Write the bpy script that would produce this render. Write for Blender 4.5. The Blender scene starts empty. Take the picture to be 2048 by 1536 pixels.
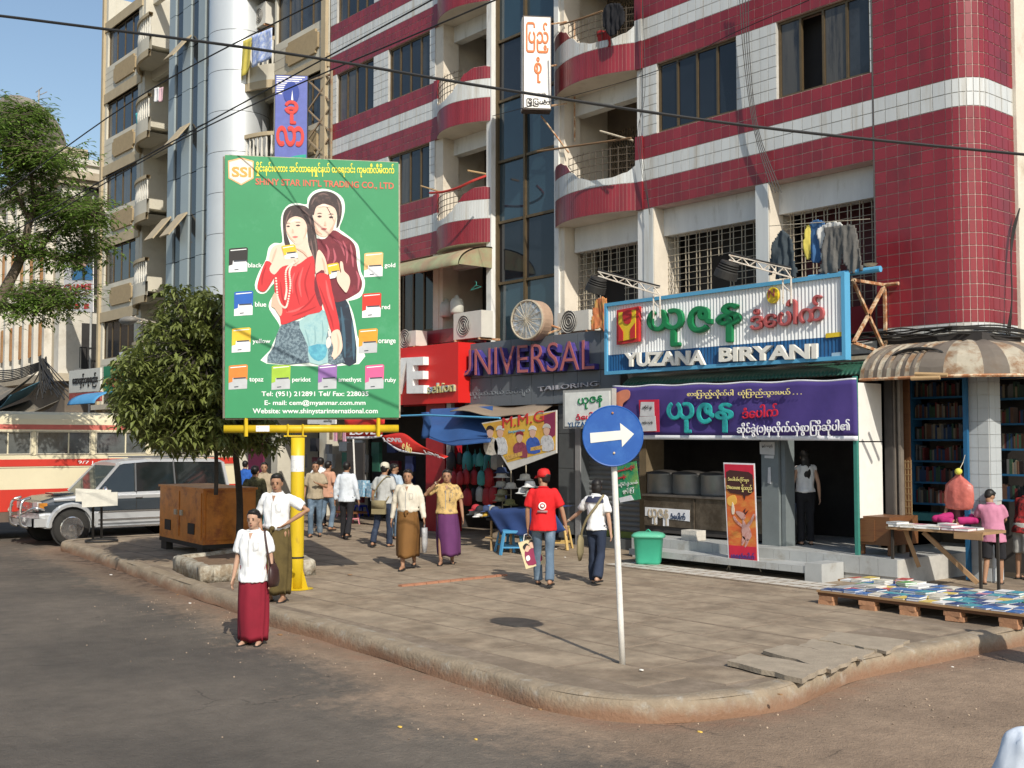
import bpy, bmesh, math, random
from mathutils import Vector, Matrix, noise
from mathutils.geometry import tessellate_polygon
R = random.Random(7)
scene = bpy.context.scene
COL = scene.collection

# ---------------------------------------------------------------- camera
YAW = math.radians(40.0); PITCH = math.atan((882 - 768) / 2250.0); FOC = 2250.0
CAMP = Vector((0, 0, 2.3))
FH = Vector((-math.cos(YAW), math.sin(YAW), 0)); RT = Vector((math.sin(YAW), math.cos(YAW), 0))
FW = (FH * math.cos(PITCH) + Vector((0, 0, 1)) * math.sin(PITCH)).normalized()
UPV = RT.cross(FW).normalized()
cd = bpy.data.cameras.new('camera'); cam = bpy.data.objects.new('camera', cd); COL.objects.link(cam)
cd.sensor_width = 36; cd.lens = 36 * FOC / 2048; cd.clip_start = .1; cd.clip_end = 2000
cam.matrix_world = Matrix.Translation(CAMP) @ Matrix((RT, UPV, -FW)).transposed().to_4x4()
scene.camera = cam

# ---------------------------------------------------------------- light
SUN_EL = math.radians(38.0); SUNH = Vector((.934, -.357, 0)).normalized()
SUNV = SUNH * math.cos(SUN_EL) + Vector((0, 0, math.sin(SUN_EL)))
w = bpy.data.worlds.new('World'); scene.world = w; w.use_nodes = True
nt = w.node_tree; bg = nt.nodes['Background']; sky = nt.nodes.new('ShaderNodeTexSky')
sky.sky_type = 'NISHITA'; sky.sun_disc = False; sky.sun_elevation = SUN_EL
sky.sun_rotation = math.atan2(SUNH.x, SUNH.y)
sky.air_density = 1.25; sky.dust_density = 1.3; sky.ozone_density = 1.6
nt.links.new(sky.outputs[0], bg.inputs[0]); bg.inputs[1].default_value = .13
sl = bpy.data.lights.new('sun', 'SUN'); sl.energy = 4.3; sl.angle = math.radians(.5); sl.color = (1, .93, .82)
so = bpy.data.objects.new('sun', sl); COL.objects.link(so); so.rotation_euler = SUNV.to_track_quat('Z', 'Y').to_euler()
scene.view_settings.view_transform = 'Standard'; scene.view_settings.look = 'None'
scene.view_settings.exposure = .08; scene.view_settings.gamma = 1; scene.view_settings.use_curve_mapping = False
scene.cycles.max_bounces = 5; scene.cycles.transparent_max_bounces = 6

# ---------------------------------------------------------------- where things stand
def ray(px, py):
    return FW + RT * ((px - 1024) / FOC) - UPV * ((py - 768) / FOC)
def onplane(px, py, p0, n):
    d = ray(px, py); return CAMP + d * ((p0 - CAMP).dot(n) / d.dot(n))
def fy(px, py, Y=16.5): return onplane(px, py, Vector((0, Y, 0)), Vector((0, 1, 0)))
def fx(px, py, X): return onplane(px, py, Vector((X, 0, 0)), Vector((1, 0, 0)))
def gz(px, py, z=.18): return onplane(px, py, Vector((0, 0, z)), Vector((0, 0, 1)))
def dz(px, py, D): return CAMP + ray(px, py) * (D / ray(px, py).dot(FH))
def X_(px, Y=16.5): return fy(px, 860, Y).x
def Z_(px, py, Y=16.5): return fy(px, py, Y).z
def proj(v):
    q = v - CAMP; k = q.dot(FW); return 1024 + FOC * q.dot(RT) / k, 768 - FOC * q.dot(UPV) / k, k

# ---------------------------------------------------------------- materials
def lin(c):
    return tuple((v / 255 / 12.92) if v / 255 <= .04045 else ((v / 255 + .055) / 1.055) ** 2.4 for v in c)
MATS = {}
def mat(name, rgb, rough=.7, metal=0, var=.12, scale=6, bump=.0, bscale=40, island=0, spec=.4, c2=None, c2s=1.5, c2t=.55, glass=0, stretch=None, emit=0, trans=0):
    if name in MATS: return MATS[name]
    m = bpy.data.materials.new(name); m.use_nodes = True; t = m.node_tree; N = t.nodes; L = t.links
    b = N['Principled BSDF']; b.inputs['Roughness'].default_value = rough; b.inputs['Metallic'].default_value = metal
    b.inputs['Specular IOR Level'].default_value = spec
    rgb = lin(rgb) if max(rgb) > 1.01 else rgb
    geo = N.new('ShaderNodeNewGeometry'); tc = N.new('ShaderNodeTexCoord')
    src = geo.outputs['Position']
    if stretch:
        mp = N.new('ShaderNodeMapping'); mp.inputs['Scale'].default_value = stretch; L.new(src, mp.inputs[0]); src = mp.outputs[0]
    n1 = N.new('ShaderNodeTexNoise'); n1.inputs['Scale'].default_value = scale; n1.inputs['Detail'].default_value = 5; n1.inputs['Roughness'].default_value = .65
    L.new(src, n1.inputs['Vector'])
    mr = N.new('ShaderNodeMapRange'); mr.inputs['From Min'].default_value = .25; mr.inputs['From Max'].default_value = .75
    mr.inputs['To Min'].default_value = 1 - var; mr.inputs['To Max'].default_value = 1 + var; L.new(n1.outputs['Fac'], mr.inputs['Value'])
    val = mr.outputs[0]
    if island:
        mi = N.new('ShaderNodeMapRange'); mi.inputs['To Min'].default_value = 1 - island; mi.inputs['To Max'].default_value = 1 + island
        L.new(geo.outputs['Random Per Island'], mi.inputs['Value'])
        mu = N.new('ShaderNodeMath'); mu.operation = 'MULTIPLY'; L.new(val, mu.inputs[0]); L.new(mi.outputs[0], mu.inputs[1]); val = mu.outputs[0]
    base = None
    if c2:
        c2 = lin(c2) if max(c2) > 1.01 else c2
        n2 = N.new('ShaderNodeTexNoise'); n2.inputs['Scale'].default_value = c2s; n2.inputs['Detail'].default_value = 6; n2.inputs['Roughness'].default_value = .7; L.new(src, n2.inputs['Vector'])
        cr = N.new('ShaderNodeMapRange'); cr.inputs['From Min'].default_value = c2t - .06; cr.inputs['From Max'].default_value = c2t + .1; L.new(n2.outputs['Fac'], cr.inputs['Value'])
        mx = N.new('ShaderNodeMix'); mx.data_type = 'RGBA'; mx.inputs['A'].default_value = (*rgb, 1); mx.inputs['B'].default_value = (*c2, 1); L.new(cr.outputs[0], mx.inputs['Factor']); base = mx.outputs['Result']
    vm = N.new('ShaderNodeVectorMath'); vm.operation = 'SCALE'
    if base: L.new(base, vm.inputs[0])
    else: vm.inputs[0].default_value = rgb
    L.new(val, vm.inputs['Scale']); L.new(vm.outputs[0], b.inputs['Base Color'])
    if bump:
        n3 = N.new('ShaderNodeTexNoise'); n3.inputs['Scale'].default_value = bscale; n3.inputs['Detail'].default_value = 4; L.new(src, n3.inputs['Vector'])
        bp = N.new('ShaderNodeBump'); bp.inputs['Strength'].default_value = 1; bp.inputs['Distance'].default_value = bump; L.new(n3.outputs['Fac'], bp.inputs['Height']); L.new(bp.outputs[0], b.inputs['Normal'])
    if glass: b.inputs['Transmission Weight'].default_value = glass; b.inputs['IOR'].default_value = 1.1
    if trans:
        tr = N.new('ShaderNodeBsdfTranslucent'); L.new(vm.outputs[0], tr.inputs[0]); ms = N.new('ShaderNodeMixShader'); ms.inputs[0].default_value = trans
        L.new(b.outputs[0], ms.inputs[1]); L.new(tr.outputs[0], ms.inputs[2]); L.new(ms.outputs[0], N['Material Output'].inputs[0])
    MATS[name] = m; return m

# ---------------------------------------------------------------- mesh building
class MB:
    def __init__(s): s.v = []; s.f = []; s.mi = []; s.m = 0
    def add(s, vs, fs):
        o = len(s.v); s.v += [tuple(v) for v in vs]; s.f += [tuple(i + o for i in f) for f in fs]; s.mi += [s.m] * len(fs); return s
    def box(s, a, b):
        x0, y0, z0 = (min(a[i], b[i]) for i in range(3)); x1, y1, z1 = (max(a[i], b[i]) for i in range(3))
        return s.add([(x0,y0,z0),(x1,y0,z0),(x1,y1,z0),(x0,y1,z0),(x0,y0,z1),(x1,y0,z1),(x1,y1,z1),(x0,y1,z1)],
            [(0,3,2,1),(4,5,6,7),(0,1,5,4),(1,2,6,5),(2,3,7,6),(3,0,4,7)])
    def bx(s, c, size, rot=None):
        h = Vector(size) / 2; M = rot.to_3x3() if rot else Matrix.Identity(3); c = Vector(c)
        vs = [c + M @ Vector((h.x*i, h.y*j, h.z*k)) for k in (-1,1) for i, j in ((-1,-1),(1,-1),(1,1),(-1,1))]
        return s.add(vs, [(0,3,2,1),(4,5,6,7),(0,1,5,4),(1,2,6,5),(2,3,7,6),(3,0,4,7)])
    def beam(s, p, q, wd, ht=None, up=(0,0,1)):
        p = Vector(p); q = Vector(q); d = (q - p); L = d.length; d.normalize(); up = Vector(up)
        if abs(d.dot(up)) > .98: up = Vector((1, 0, 0))
        x = d.cross(up).normalized(); z = x.cross(d)
        return s.bx((p + q) / 2, (wd, L, ht or wd), Matrix((x, d, z)).transposed())
    def tube(s, path, r, n=8, cap=True, close=False):
        P = [Vector(p) for p in path]; k = len(P); rs = r if isinstance(r, (list, tuple)) else [r] * k; vs = []; prev = None
        for i, p in enumerate(P):
            a = P[(i - 1) % k] if (close or i > 0) else p; b = P[(i + 1) % k] if (close or i < k - 1) else p
            d = (b - a).normalized()
            if prev is None:
                u = Vector((0, 0, 1)) if abs(d.z) < .9 else Vector((1, 0, 0)); x = d.cross(u).normalized()
            else: x = (prev - d * prev.dot(d)).normalized()
            prev = x; y = d.cross(x)
            for j in range(n):
                t = 2 * math.pi * j / n; vs.append(p + (x * math.cos(t) + y * math.sin(t)) * rs[i])
        fs = [(i*n+j, i*n+(j+1)%n, ((i+1)%k)*n+(j+1)%n, ((i+1)%k)*n+j) for i in range(k if close else k - 1) for j in range(n)]
        if cap and not close: fs += [tuple(range(n))[::-1], tuple(range((k-1)*n, k*n))]
        return s.add(vs, fs)
    def rings(s, rs, cap=True, close=True):
        n = len(rs[0]); vs = [v for r in rs for v in r]; k = len(rs); e = n if close else n - 1
        fs = [(i*n+j, i*n+(j+1)%n, (i+1)*n+(j+1)%n, (i+1)*n+j) for i in range(k-1) for j in range(e)]
        if cap and close: fs += [tuple(range(n))[::-1], tuple(range((k-1)*n, k*n))]
        return s.add(vs, fs)
    def loft(s, secs, n=16, cap=True):   # secs: (centre, rx, ry) horizontal ellipses
        return s.rings([[Vector(c) + Vector((math.cos(2*math.pi*j/n)*rx, math.sin(2*math.pi*j/n)*ry, 0)) for j in range(n)] for c, rx, ry in secs], cap)
    def lathe(s, prof, c=(0,0,0), n=20, cap=False):
        c = Vector(c); return s.rings([[c + Vector((math.cos(2*math.pi*j/n)*r, math.sin(2*math.pi*j/n)*r, z)) for j in range(n)] for r, z in prof], cap)
    def ell(s, c, r, n=12, k=8, rot=None):
        c = Vector(c); M = rot.to_3x3() if rot else Matrix.Identity(3); rs = []
        for i in range(k + 1):
            a = math.pi * (i / k); a = min(max(a, .02), math.pi - .02)
            rs.append([c + M @ Vector((r[0]*math.sin(a)*math.cos(2*math.pi*j/n), r[1]*math.sin(a)*math.sin(2*math.pi*j/n), -r[2]*math.cos(a))) for j in range(n)])
        return s.rings(rs)
    def prism(s, pts, off):     # planar outline of 3d points, pushed by off
        off = Vector(off); P = [Vector(p) for p in pts]; n = len(P)
        tris = tessellate_polygon([P]); vs = P + [p + off for p in P]
        nn = Vector((0, 0, 0))
        for i in range(n): nn += P[i].cross(P[(i + 1) % n])
        fl = nn.dot(off) > 0
        fs = []
        for t in tris:
            tn = (P[t[1]] - P[t[0]]).cross(P[t[2]] - P[t[0]])
            if tn.dot(off) > 0: t = t[::-1]
            fs.append(tuple(t)); fs.append(tuple(i + n for i in t[::-1]))
        for i in range(n):
            j = (i + 1) % n; fs.append((i, j, j + n, i + n) if fl else (j, i, i + n, j + n))
        return s.add(vs, fs)
    def grid(s, fn, nu, nv, thick=None):
        vs = [Vector(fn(i / nu, j / nv)) for j in range(nv + 1) for i in range(nu + 1)]; W = nu + 1
        fs = [(j*W+i, j*W+i+1, (j+1)*W+i+1, (j+1)*W+i) for j in range(nv) for i in range(nu)]
        if thick:
            t = Vector(thick); k = len(vs); vs += [v + t for v in vs[:k]]; fs += [tuple(q + k for q in f[::-1]) for f in fs[:]]
            bd = [i for i in range(W)] + [j*W+nu for j in range(1, nv+1)] + [nv*W+i for i in range(nu-1, -1, -1)] + [j*W for j in range(nv-1, 0, -1)]
            fs += [(bd[(i+1) % len(bd)], bd[i], bd[i]+k, bd[(i+1) % len(bd)]+k) for i in range(len(bd))]
        return s.add(vs, fs)
    def mesh(s, name, mats, smooth=False):
        me = bpy.data.meshes.new(name); me.from_pydata(s.v, [], s.f)
        for m in (mats if isinstance(mats, (list, tuple)) else [mats]): me.materials.append(m)
        if any(s.mi): me.polygons.foreach_set('material_index', s.mi)
        if smooth: me.polygons.foreach_set('use_smooth', [True] * len(s.f))
        me.update(); return me
    def build(s, name, mats, parent=None, smooth=False, label=None):
        return link(name, s.mesh(name, mats, smooth), parent, label)
ROOTLOC = {}
def link(name, me, parent=None, label=None):
    o = bpy.data.objects.new(name, me); COL.objects.link(o)
    if parent is not None:
        o.parent = parent; top = parent
        if parent.parent is None: o.location = -Vector(ROOTLOC.get(parent.name, (0, 0, 0)))
    if label: o['label'] = label
    return o
def thing(name, label, cat, loc=(0, 0, 0), group=None):
    o = bpy.data.objects.new(name, None); COL.objects.link(o); o.empty_display_size = .2
    o.location = loc; ROOTLOC[o.name] = tuple(loc); o['label'] = label; o['category'] = cat
    if group: o['group'] = group
    return o
def tag(o, label, cat, group=None):
    o['label'] = label; o['category'] = cat
    if group: o['group'] = group
    return o
def struct(name, mb, m, smooth=False):
    o = mb.build(name, m, None, smooth); o['kind'] = 'structure'; return o
def stuff(o): o['kind'] = 'stuff'; return o
def copy_tree(o, loc, rz=0, label=None, sc=None):
    c = o.copy(); COL.objects.link(c); c.location = loc; c.rotation_euler = (0, 0, rz)
    if label: c['label'] = label
    if sc: c.scale = (sc, sc, sc)
    def kids(a, b):
        for ch in list(a.children):
            d = ch.copy(); COL.objects.link(d); d.parent = b; kids(ch, d)
    kids(o, c); return c
def bez(pts, n=6):    # closed smooth outline through 2d/3d points
    P = [Vector(p) for p in pts]; k = len(P); out = []
    for i in range(k):
        a, b, c, d = P[i-1], P[i], P[(i+1) % k], P[(i+2) % k]
        for j in range(n):
            t = j / n; out.append(.5 * ((2*b) + (c-a)*t + (2*a-5*b+4*c-d)*t*t + (3*b-a-3*c+d)*t**3))
    return out
def spl(pts, n=6):    # open smooth path
    P = [Vector(p) for p in pts]; P = [P[0]*2-P[1]] + P + [P[-1]*2-P[-2]]; out = []
    for i in range(1, len(P) - 2):
        a, b, c, d = P[i-1], P[i], P[i+1], P[i+2]
        for j in range(n):
            t = j / n; out.append(.5 * ((2*b) + (c-a)*t + (2*a-5*b+4*c-d)*t*t + (3*b-a-3*c+d)*t**3))
    return out + [P[-2]]

# ---------------------------------------------------------------- lettering
def reorder(s):
    out = []
    for ch in s:
        if ch in '\u1031\u103c':
            k = len(out) - 1
            while k > 0 and out[k] in '\u103b\u103d\u103e\u103c\u1031': k -= 1
            out.insert(max(k, 0), ch)
        else: out.append(ch)
    return ''.join(out)
def text(s, TL, TR, BL, depth, m, parent, name='lettering', bold=.0, label=None, lift=0):
    TL, TR, BL = Vector(TL), Vector(TR), Vector(BL)
    c = bpy.data.curves.new('t', 'FONT'); mm = any(ord(q) > 4000 for q in s); c.body = reorder(s); c.offset = 0 if mm else bold; bo = bold*.8 if mm else 0; c.resolution_u = 3
    o = bpy.data.objects.new('t', c); me = o.to_mesh()
    co = [v.co.copy() for v in me.vertices]; fs = [tuple(p.vertices) for p in me.polygons]
    x0 = min(v.x for v in co)-bo; x1 = max(v.x for v in co)+bo; y0 = min(v.y for v in co)-bo; y1 = max(v.y for v in co)+bo
    U = (TR - TL) / (x1 - x0); W = (TL - BL) / (y1 - y0); nrm = (TR - TL).cross(TL - BL).normalized()
    par = list(range(len(co)))
    def fd(a):
        while par[a] != a: par[a] = par[par[a]]; a = par[a]
        return a
    ed = {}
    for f in fs:
        for i in range(len(f)):
            a, b = f[i], f[(i + 1) % len(f)]; par[fd(a)] = fd(b); ed[(a, b)] = ed.get((a, b), 0) + 1
    ids = {}
    mb = MB(); base = []
    for i, v in enumerate(co):
        k = ids.setdefault(fd(i), len(ids)); base.append((BL + U * (v.x - x0) + W * (v.y - y0), (k % 4) * .0006))
    n = len(co)
    vs = [p + nrm * (lift + depth + e) for p, e in base] + [p + nrm * lift for p, e in base]
    gs = list(fs) + [(b, a, a + n, b + n) for (a, b) in ed if (b, a) not in ed]
    mb.add(vs, gs)
    if bo:
        for q, (ox, oy) in enumerate(((1,0),(-1,0),(0,1),(0,-1),(.7,.7),(-.7,.7),(.7,-.7),(-.7,-.7))):
            sh = U*(ox*bo) + W*(oy*bo) - nrm*(.0028*(q+1)*min(1, depth/.02)*.5)
            mb.add([v + sh for v in vs], gs)
    o.to_mesh_clear(); bpy.data.objects.remove(o); bpy.data.curves.remove(c)
    return mb.build(name, m, parent, label=label)
# ================================================================ GROUND
road_m = mat('asphalt', (.088, .08, .071), .93, var=.16, scale=1.2, bump=.006, bscale=90, c2=(.13, .108, .088), c2s=.35, c2t=.55)
# dirt drifting from the kerb over the asphalt: mix by distance field is done in the vertex colour free way, with noise only
dust_m = mat('road_dust', (.28, .20, .135), .97, var=.22, scale=2.2, bump=.008, bscale=60, c2=(.20, .15, .105), c2s=.9, c2t=.5)
pave_m = mat('pavement_concrete', (.300, .238, .168), .92, var=.34, scale=3.4, bump=.006, bscale=60, c2=(.215, .163, .112), c2s=.9, c2t=.52, island=.06)
kerb_m = mat('kerb_concrete', (.27, .215, .15), .92, var=.24, scale=5, bump=.012, bscale=28, c2=(.33, .30, .25), c2s=6, c2t=.6)
red_m = mat('red_earth_stain', (.25, .128, .075), .95, var=.25, scale=7, bump=.006, bscale=50)
joint_m = mat('joint_dirt', (.195, .152, .11), .95, var=.2)
mb = MB(); mb.add([(-900, -500, -.006), (400, -500, -.006), (400, 900, -.006), (-900, 900, -.006)], [(0, 1, 2, 3)]); struct('ground', mb, road_m)
kp = [(125,1084),(148,1090),(247,1122),(346,1157),(470,1195),(537,1220),(660,1251),(764,1282),(900,1321),(1000,1350),(1077,1373),(1205,1394),(1358,1400),(1512,1384),(1589,1366),(1640,1347),(1717,1320),(1870,1290),(2048,1256)]
K = [gz(x, y, .18) for x, y in kp]
K = [Vector((-24.9, 13.4, .18)), Vector((-24.95, 10.5, .18)), Vector((-24.9, 8.6, .18))] + K[0:] + [Vector((-5.95, 16, .18)), Vector((-5.9, 24, .18)), Vector((-5.9, 60, .18))]
KS = spl(K, 6)
# red earth splashed up the foot of the kerb: a stain that fades out with height
kt = kerb_m.node_tree; kn = kt.nodes; kl = kt.links; kb = kn['Principled BSDF']; old = kb.inputs['Base Color'].links[0].from_socket
g_ = kn.new('ShaderNodeNewGeometry'); sx_ = kn.new('ShaderNodeSeparateXYZ'); kl.new(g_.outputs['Position'], sx_.inputs[0]); nn_ = kn.new('ShaderNodeTexNoise'); nn_.inputs['Scale'].default_value = 3.5; nn_.inputs['Detail'].default_value = 6; nn_.inputs['Roughness'].default_value = .75; kl.new(g_.outputs['Position'], nn_.inputs['Vector'])
ma = kn.new('ShaderNodeMath'); ma.operation = 'MULTIPLY_ADD'; ma.inputs[1].default_value = -.22; kl.new(nn_.outputs['Fac'], ma.inputs[0]); kl.new(sx_.outputs['Z'], ma.inputs[2])
mr_ = kn.new('ShaderNodeMapRange'); mr_.inputs['From Min'].default_value = .03; mr_.inputs['From Max'].default_value = -.07; mr_.inputs['To Max'].default_value = .9; kl.new(ma.outputs[0], mr_.inputs[0])
mx_ = kn.new('ShaderNodeMix'); mx_.data_type = 'RGBA'; kl.new(mr_.outputs[0], mx_.inputs['Factor']); kl.new(old, mx_.inputs['A']); mx_.inputs['B'].default_value = (.22,.12,.07,1); kl.new(mx_.outputs['Result'], kb.inputs['Base Color'])
# kerb: rounded profile swept along the edge
def sweep(path, prof, wob=0):
    rs = []
    for i, p in enumerate(path):
        a = path[max(i-1, 0)]; b = path[min(i+1, len(path)-1)]; d = (b - a); d.z = 0; d.normalize(); nrm = Vector((d.y, -d.x, 0))  # outward (to the road)
        rs.append([Vector((p.x, p.y, 0)) + nrm * (o + wob * noise.noise(Vector((p.x*1.3, p.y*1.3, z*9)))) + Vector((0, 0, z + wob*.5*noise.noise(Vector((p.x*2, p.y*2, 3+o*5))))) for o, z in prof])
    return rs
def dens(path, st=.12):
    out = [path[0]]
    for a, b in zip(path, path[1:]):
        n = max(1, int((b - a).length / st)) if (a - Vector((-12,9,0))).length < 20 else 1
        out += [a.lerp(b, (k + 1) / n) for k in range(n)]
    return out
KD = dens(KS)
prof = [(-.2, .184), (-.12, .192), (-.03, .19), (.0, .176), (.02, .15), (.035, .09), (.05, .0)]
mb = MB(); mb.rings(sweep(KD, prof, .034), cap=False, close=False)
kerb = struct('kerb', mb, [kerb_m, red_m], True)
# lower part of the kerb face and gutter are stained with red earth
# dusty ground drifted at the corner and along the kerb
def drift(off_fn, z, m, name):
    mb = MB(); a = []; b = []
    for i, p in enumerate(KD):
        q0 = KD[max(i-1, 0)]; q1 = KD[min(i+1, len(KD)-1)]; d = q1 - q0; d.z = 0; d.normalize(); nr = Vector((d.y, -d.x, 0))
        k = off_fn(p) * (1 + .35 * noise.noise(p * 1.1) + .2 * noise.noise(p * 4))
        a.append(Vector((p.x, p.y, 0)) + nr * .03 + Vector((0, 0, z))); b.append(Vector((p.x, p.y, 0)) + nr * max(k, .1) + Vector((0, 0, .001)))
    W = len(a); mb.add(a + b, [(i, i+1, W+i+1, W+i) for i in range(W-1)]); return struct(name, mb, m)
def blob(c, rx, ry, z, name, m, amp=.25, n=60, ang=0):
    mb = MB(); vs = []
    for j in range(n):
        t = 2*math.pi*j/n; k = 1 + amp * noise.noise(Vector((math.cos(t)*1.8, math.sin(t)*1.8, c[0]))) + amp*.5*noise.noise(Vector((math.cos(t)*6, math.sin(t)*6, c[1])))
        x, y = rx*k*math.cos(t), ry*k*math.sin(t); vs.append((c[0]+x*math.cos(ang)-y*math.sin(ang), c[1]+x*math.sin(ang)+y*math.cos(ang), z))
    mb.add(vs + [(c[0], c[1], z)], [(j, (j+1) % n, n) for j in range(n)]); return struct(name, mb, m)
# near road surface: asphalt with earth trodden and blown over it near the kerb and all over the side street
def smooth_(a, b, x): t = max(0, min(1, (x-a)/(b-a))); return t*t*(3-2*t)
rm = bpy.data.materials.new('road_surface'); rm.use_nodes = True; T = rm.node_tree; N = T.nodes; L = T.links; B = N['Principled BSDF']; B.inputs['Roughness'].default_value = .93; B.inputs['Specular IOR Level'].default_value = .3
ge = N.new('ShaderNodeNewGeometry'); at_ = N.new('ShaderNodeAttribute'); at_.attribute_name = 'earth'
def nz(sc, det=6, ro=.65):
    n = N.new('ShaderNodeTexNoise'); n.inputs['Scale'].default_value = sc; n.inputs['Detail'].default_value = det; n.inputs['Roughness'].default_value = ro; L.new(ge.outputs['Position'], n.inputs['Vector']); return n.outputs['Fac']
def mth(op, a, b):
    m = N.new('ShaderNodeMath'); m.operation = op
    for i_, q in enumerate((a, b)):
        if isinstance(q, (int, float)): m.inputs[i_].default_value = q
        else: L.new(q, m.inputs[i_])
    return m.outputs[0]
def rmp(v, a, b, c, d): m = N.new('ShaderNodeMapRange'); [m.inputs[k].__setattr__('default_value', x) for k, x in ((1,a),(2,b),(3,c),(4,d))]; L.new(v, m.inputs[0]); return m.outputs[0]
def mixc(f, a, b):
    m = N.new('ShaderNodeMix'); m.data_type = 'RGBA'; L.new(f, m.inputs['Factor'])
    for k, q in (('A', a), ('B', b)):
        if isinstance(q, tuple): m.inputs[k].default_value = (*q, 1)
        else: L.new(q, m.inputs[k])
    return m.outputs['Result']
n1 = nz(.9); n2 = nz(5.0); n3 = nz(55, 3); n4 = nz(.33, 4); n5 = nz(18, 4)
asp = mixc(rmp(n4, .35, .65, 0, 1), (.095,.083,.070), (.138,.117,.094)); asp = mixc(rmp(n3, .62, .72, 0, .55), asp, (.24,.22,.19)); asp = mixc(rmp(n3, .28, .36, .6, 0), asp, (.04,.036,.032))
ear = mixc(rmp(n1, .35, .65, 0, 1), (.31,.225,.155), (.225,.162,.112)); ear = mixc(rmp(n5, .55, .7, 0, .5), ear, (.33,.25,.18)); ear = mixc(rmp(n5, .3, .4, .5, 0), ear, (.13,.09,.06))
f0 = mth('ADD', at_.outputs['Fac'], mth('MULTIPLY', mth('SUBTRACT', n1, .5), .9)); f0 = mth('ADD', f0, mth('MULTIPLY', mth('SUBTRACT', n2, .5), .7)); f0 = mth('ADD', f0, mth('MULTIPLY', mth('SUBTRACT', n5, .5), .5))
col = mixc(rmp(f0, .28, .8, 0, .95), asp, ear); a3 = N.new('ShaderNodeAttribute'); a3.attribute_name = 'red_earth'; rdf = mth('MULTIPLY', rmp(a3.outputs['Fac'], .2, .9, 0, .75), rmp(n2, .38, .6, .2, 1)); col = mixc(rdf, col, (.23,.132,.085)); a5 = N.new('ShaderNodeAttribute'); a5.attribute_name = 'damp'; col = mixc(mth('MULTIPLY', a5.outputs['Fac'], rmp(n2, .4, .58, .1, .9)), col, (.045,.036,.03)); vo = N.new('ShaderNodeTexVoronoi'); vo.feature = 'DISTANCE_TO_EDGE'; vo.inputs['Scale'].default_value = .45; wv_ = N.new('ShaderNodeVectorMath'); wv_.operation = 'MULTIPLY_ADD'; ncol = N.new('ShaderNodeTexNoise'); ncol.inputs['Scale'].default_value = 1.3; ncol.inputs['Detail'].default_value = 6; L.new(ge.outputs['Position'], ncol.inputs['Vector']); L.new(ncol.outputs['Color'], wv_.inputs[0]); wv_.inputs[1].default_value = (1.2,1.2,1.2); L.new(ge.outputs['Position'], wv_.inputs[2]); L.new(wv_.outputs[0], vo.inputs['Vector']); col = mixc(mth('MULTIPLY', rmp(vo.outputs['Distance'], .003, .011, .5, 0), rmp(n1, .52, .6, 0, 1)), col, (.035,.03,.026)); vs_ = mth('MULTIPLY', rmp(n2, .3, .7, .86, 1.14), rmp(n4, .35, .65, .9, 1.1))
vm_ = N.new('ShaderNodeVectorMath'); vm_.operation = 'SCALE'; L.new(col, vm_.inputs[0]); L.new(vs_, vm_.inputs['Scale']); L.new(vm_.outputs[0], B.inputs['Base Color'])
bp_ = N.new('ShaderNodeBump'); bp_.inputs['Distance'].default_value = .012; bp_.inputs['Strength'].default_value = 1; L.new(mth('ADD', n3, mth('MULTIPLY', n5, 1.5)), bp_.inputs['Height']); L.new(bp_.outputs[0], B.inputs['Normal'])
q0 = gz(960, 1450, 0); q1 = gz(1420, 1540, 0); qd = (q1-q0).normalized(); qn = Vector((-qd.y, qd.x, 0)); qn = qn if qn.y > 0 else -qn
KX = [Vector((p.x, p.y)) for p in KD if -26 < p.x]
mb = MB(); GX0, GX1, GY0, GY1, st_ = -30.0, 3.0, -3.0, 24.0, .25; nx_ = int((GX1-GX0)/st_); ny_ = int((GY1-GY0)/st_); vals = []; vv = []; reds = []; damp = []
KX2 = KX[::3]
for j in range(ny_+1):
    for i in range(nx_+1):
        x, y = GX0+i*st_, GY0+j*st_; vv.append((x, y, .006*noise.noise(Vector((x*.6, y*.6, 0))))); p = Vector((x, y)); d = min((k-p).length_squared for k in KX2)**.5
        a_ = (1 - smooth_(.25, 1.35, d)) * (.95 if x > -12 else .75); s_ = (Vector((x,y,0))-q0).dot(qn); a_ = max(a_, smooth_(-1.5, 1.2, s_) * 1.05 if x > -9 else 0, .3*(1-smooth_(.6,2.6,d))); vals.append(a_); reds.append(1 - smooth_(.1, .55, d)); damp.append((1-smooth_(.1,.75,d)) * smooth_(-24.6,-23.2,x) * (1-smooth_(-17.5,-15.2,x)))
mb.add(vv, [(j*(nx_+1)+i, j*(nx_+1)+i+1, (j+1)*(nx_+1)+i+1, (j+1)*(nx_+1)+i) for j in range(ny_) for i in range(nx_)])
ro_ = struct('road', mb, rm, True); at2 = ro_.data.attributes.new('earth', 'FLOAT', 'POINT'); at2.data.foreach_set('value', vals); at4 = ro_.data.attributes.new('red_earth', 'FLOAT', 'POINT'); at4.data.foreach_set('value', reds); at6 = ro_.data.attributes.new('damp', 'FLOAT', 'POINT'); at6.data.foreach_set('value', damp)
tr = mat('tar_stain', (.06, .05, .042), .9, var=.3, scale=5)
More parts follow.
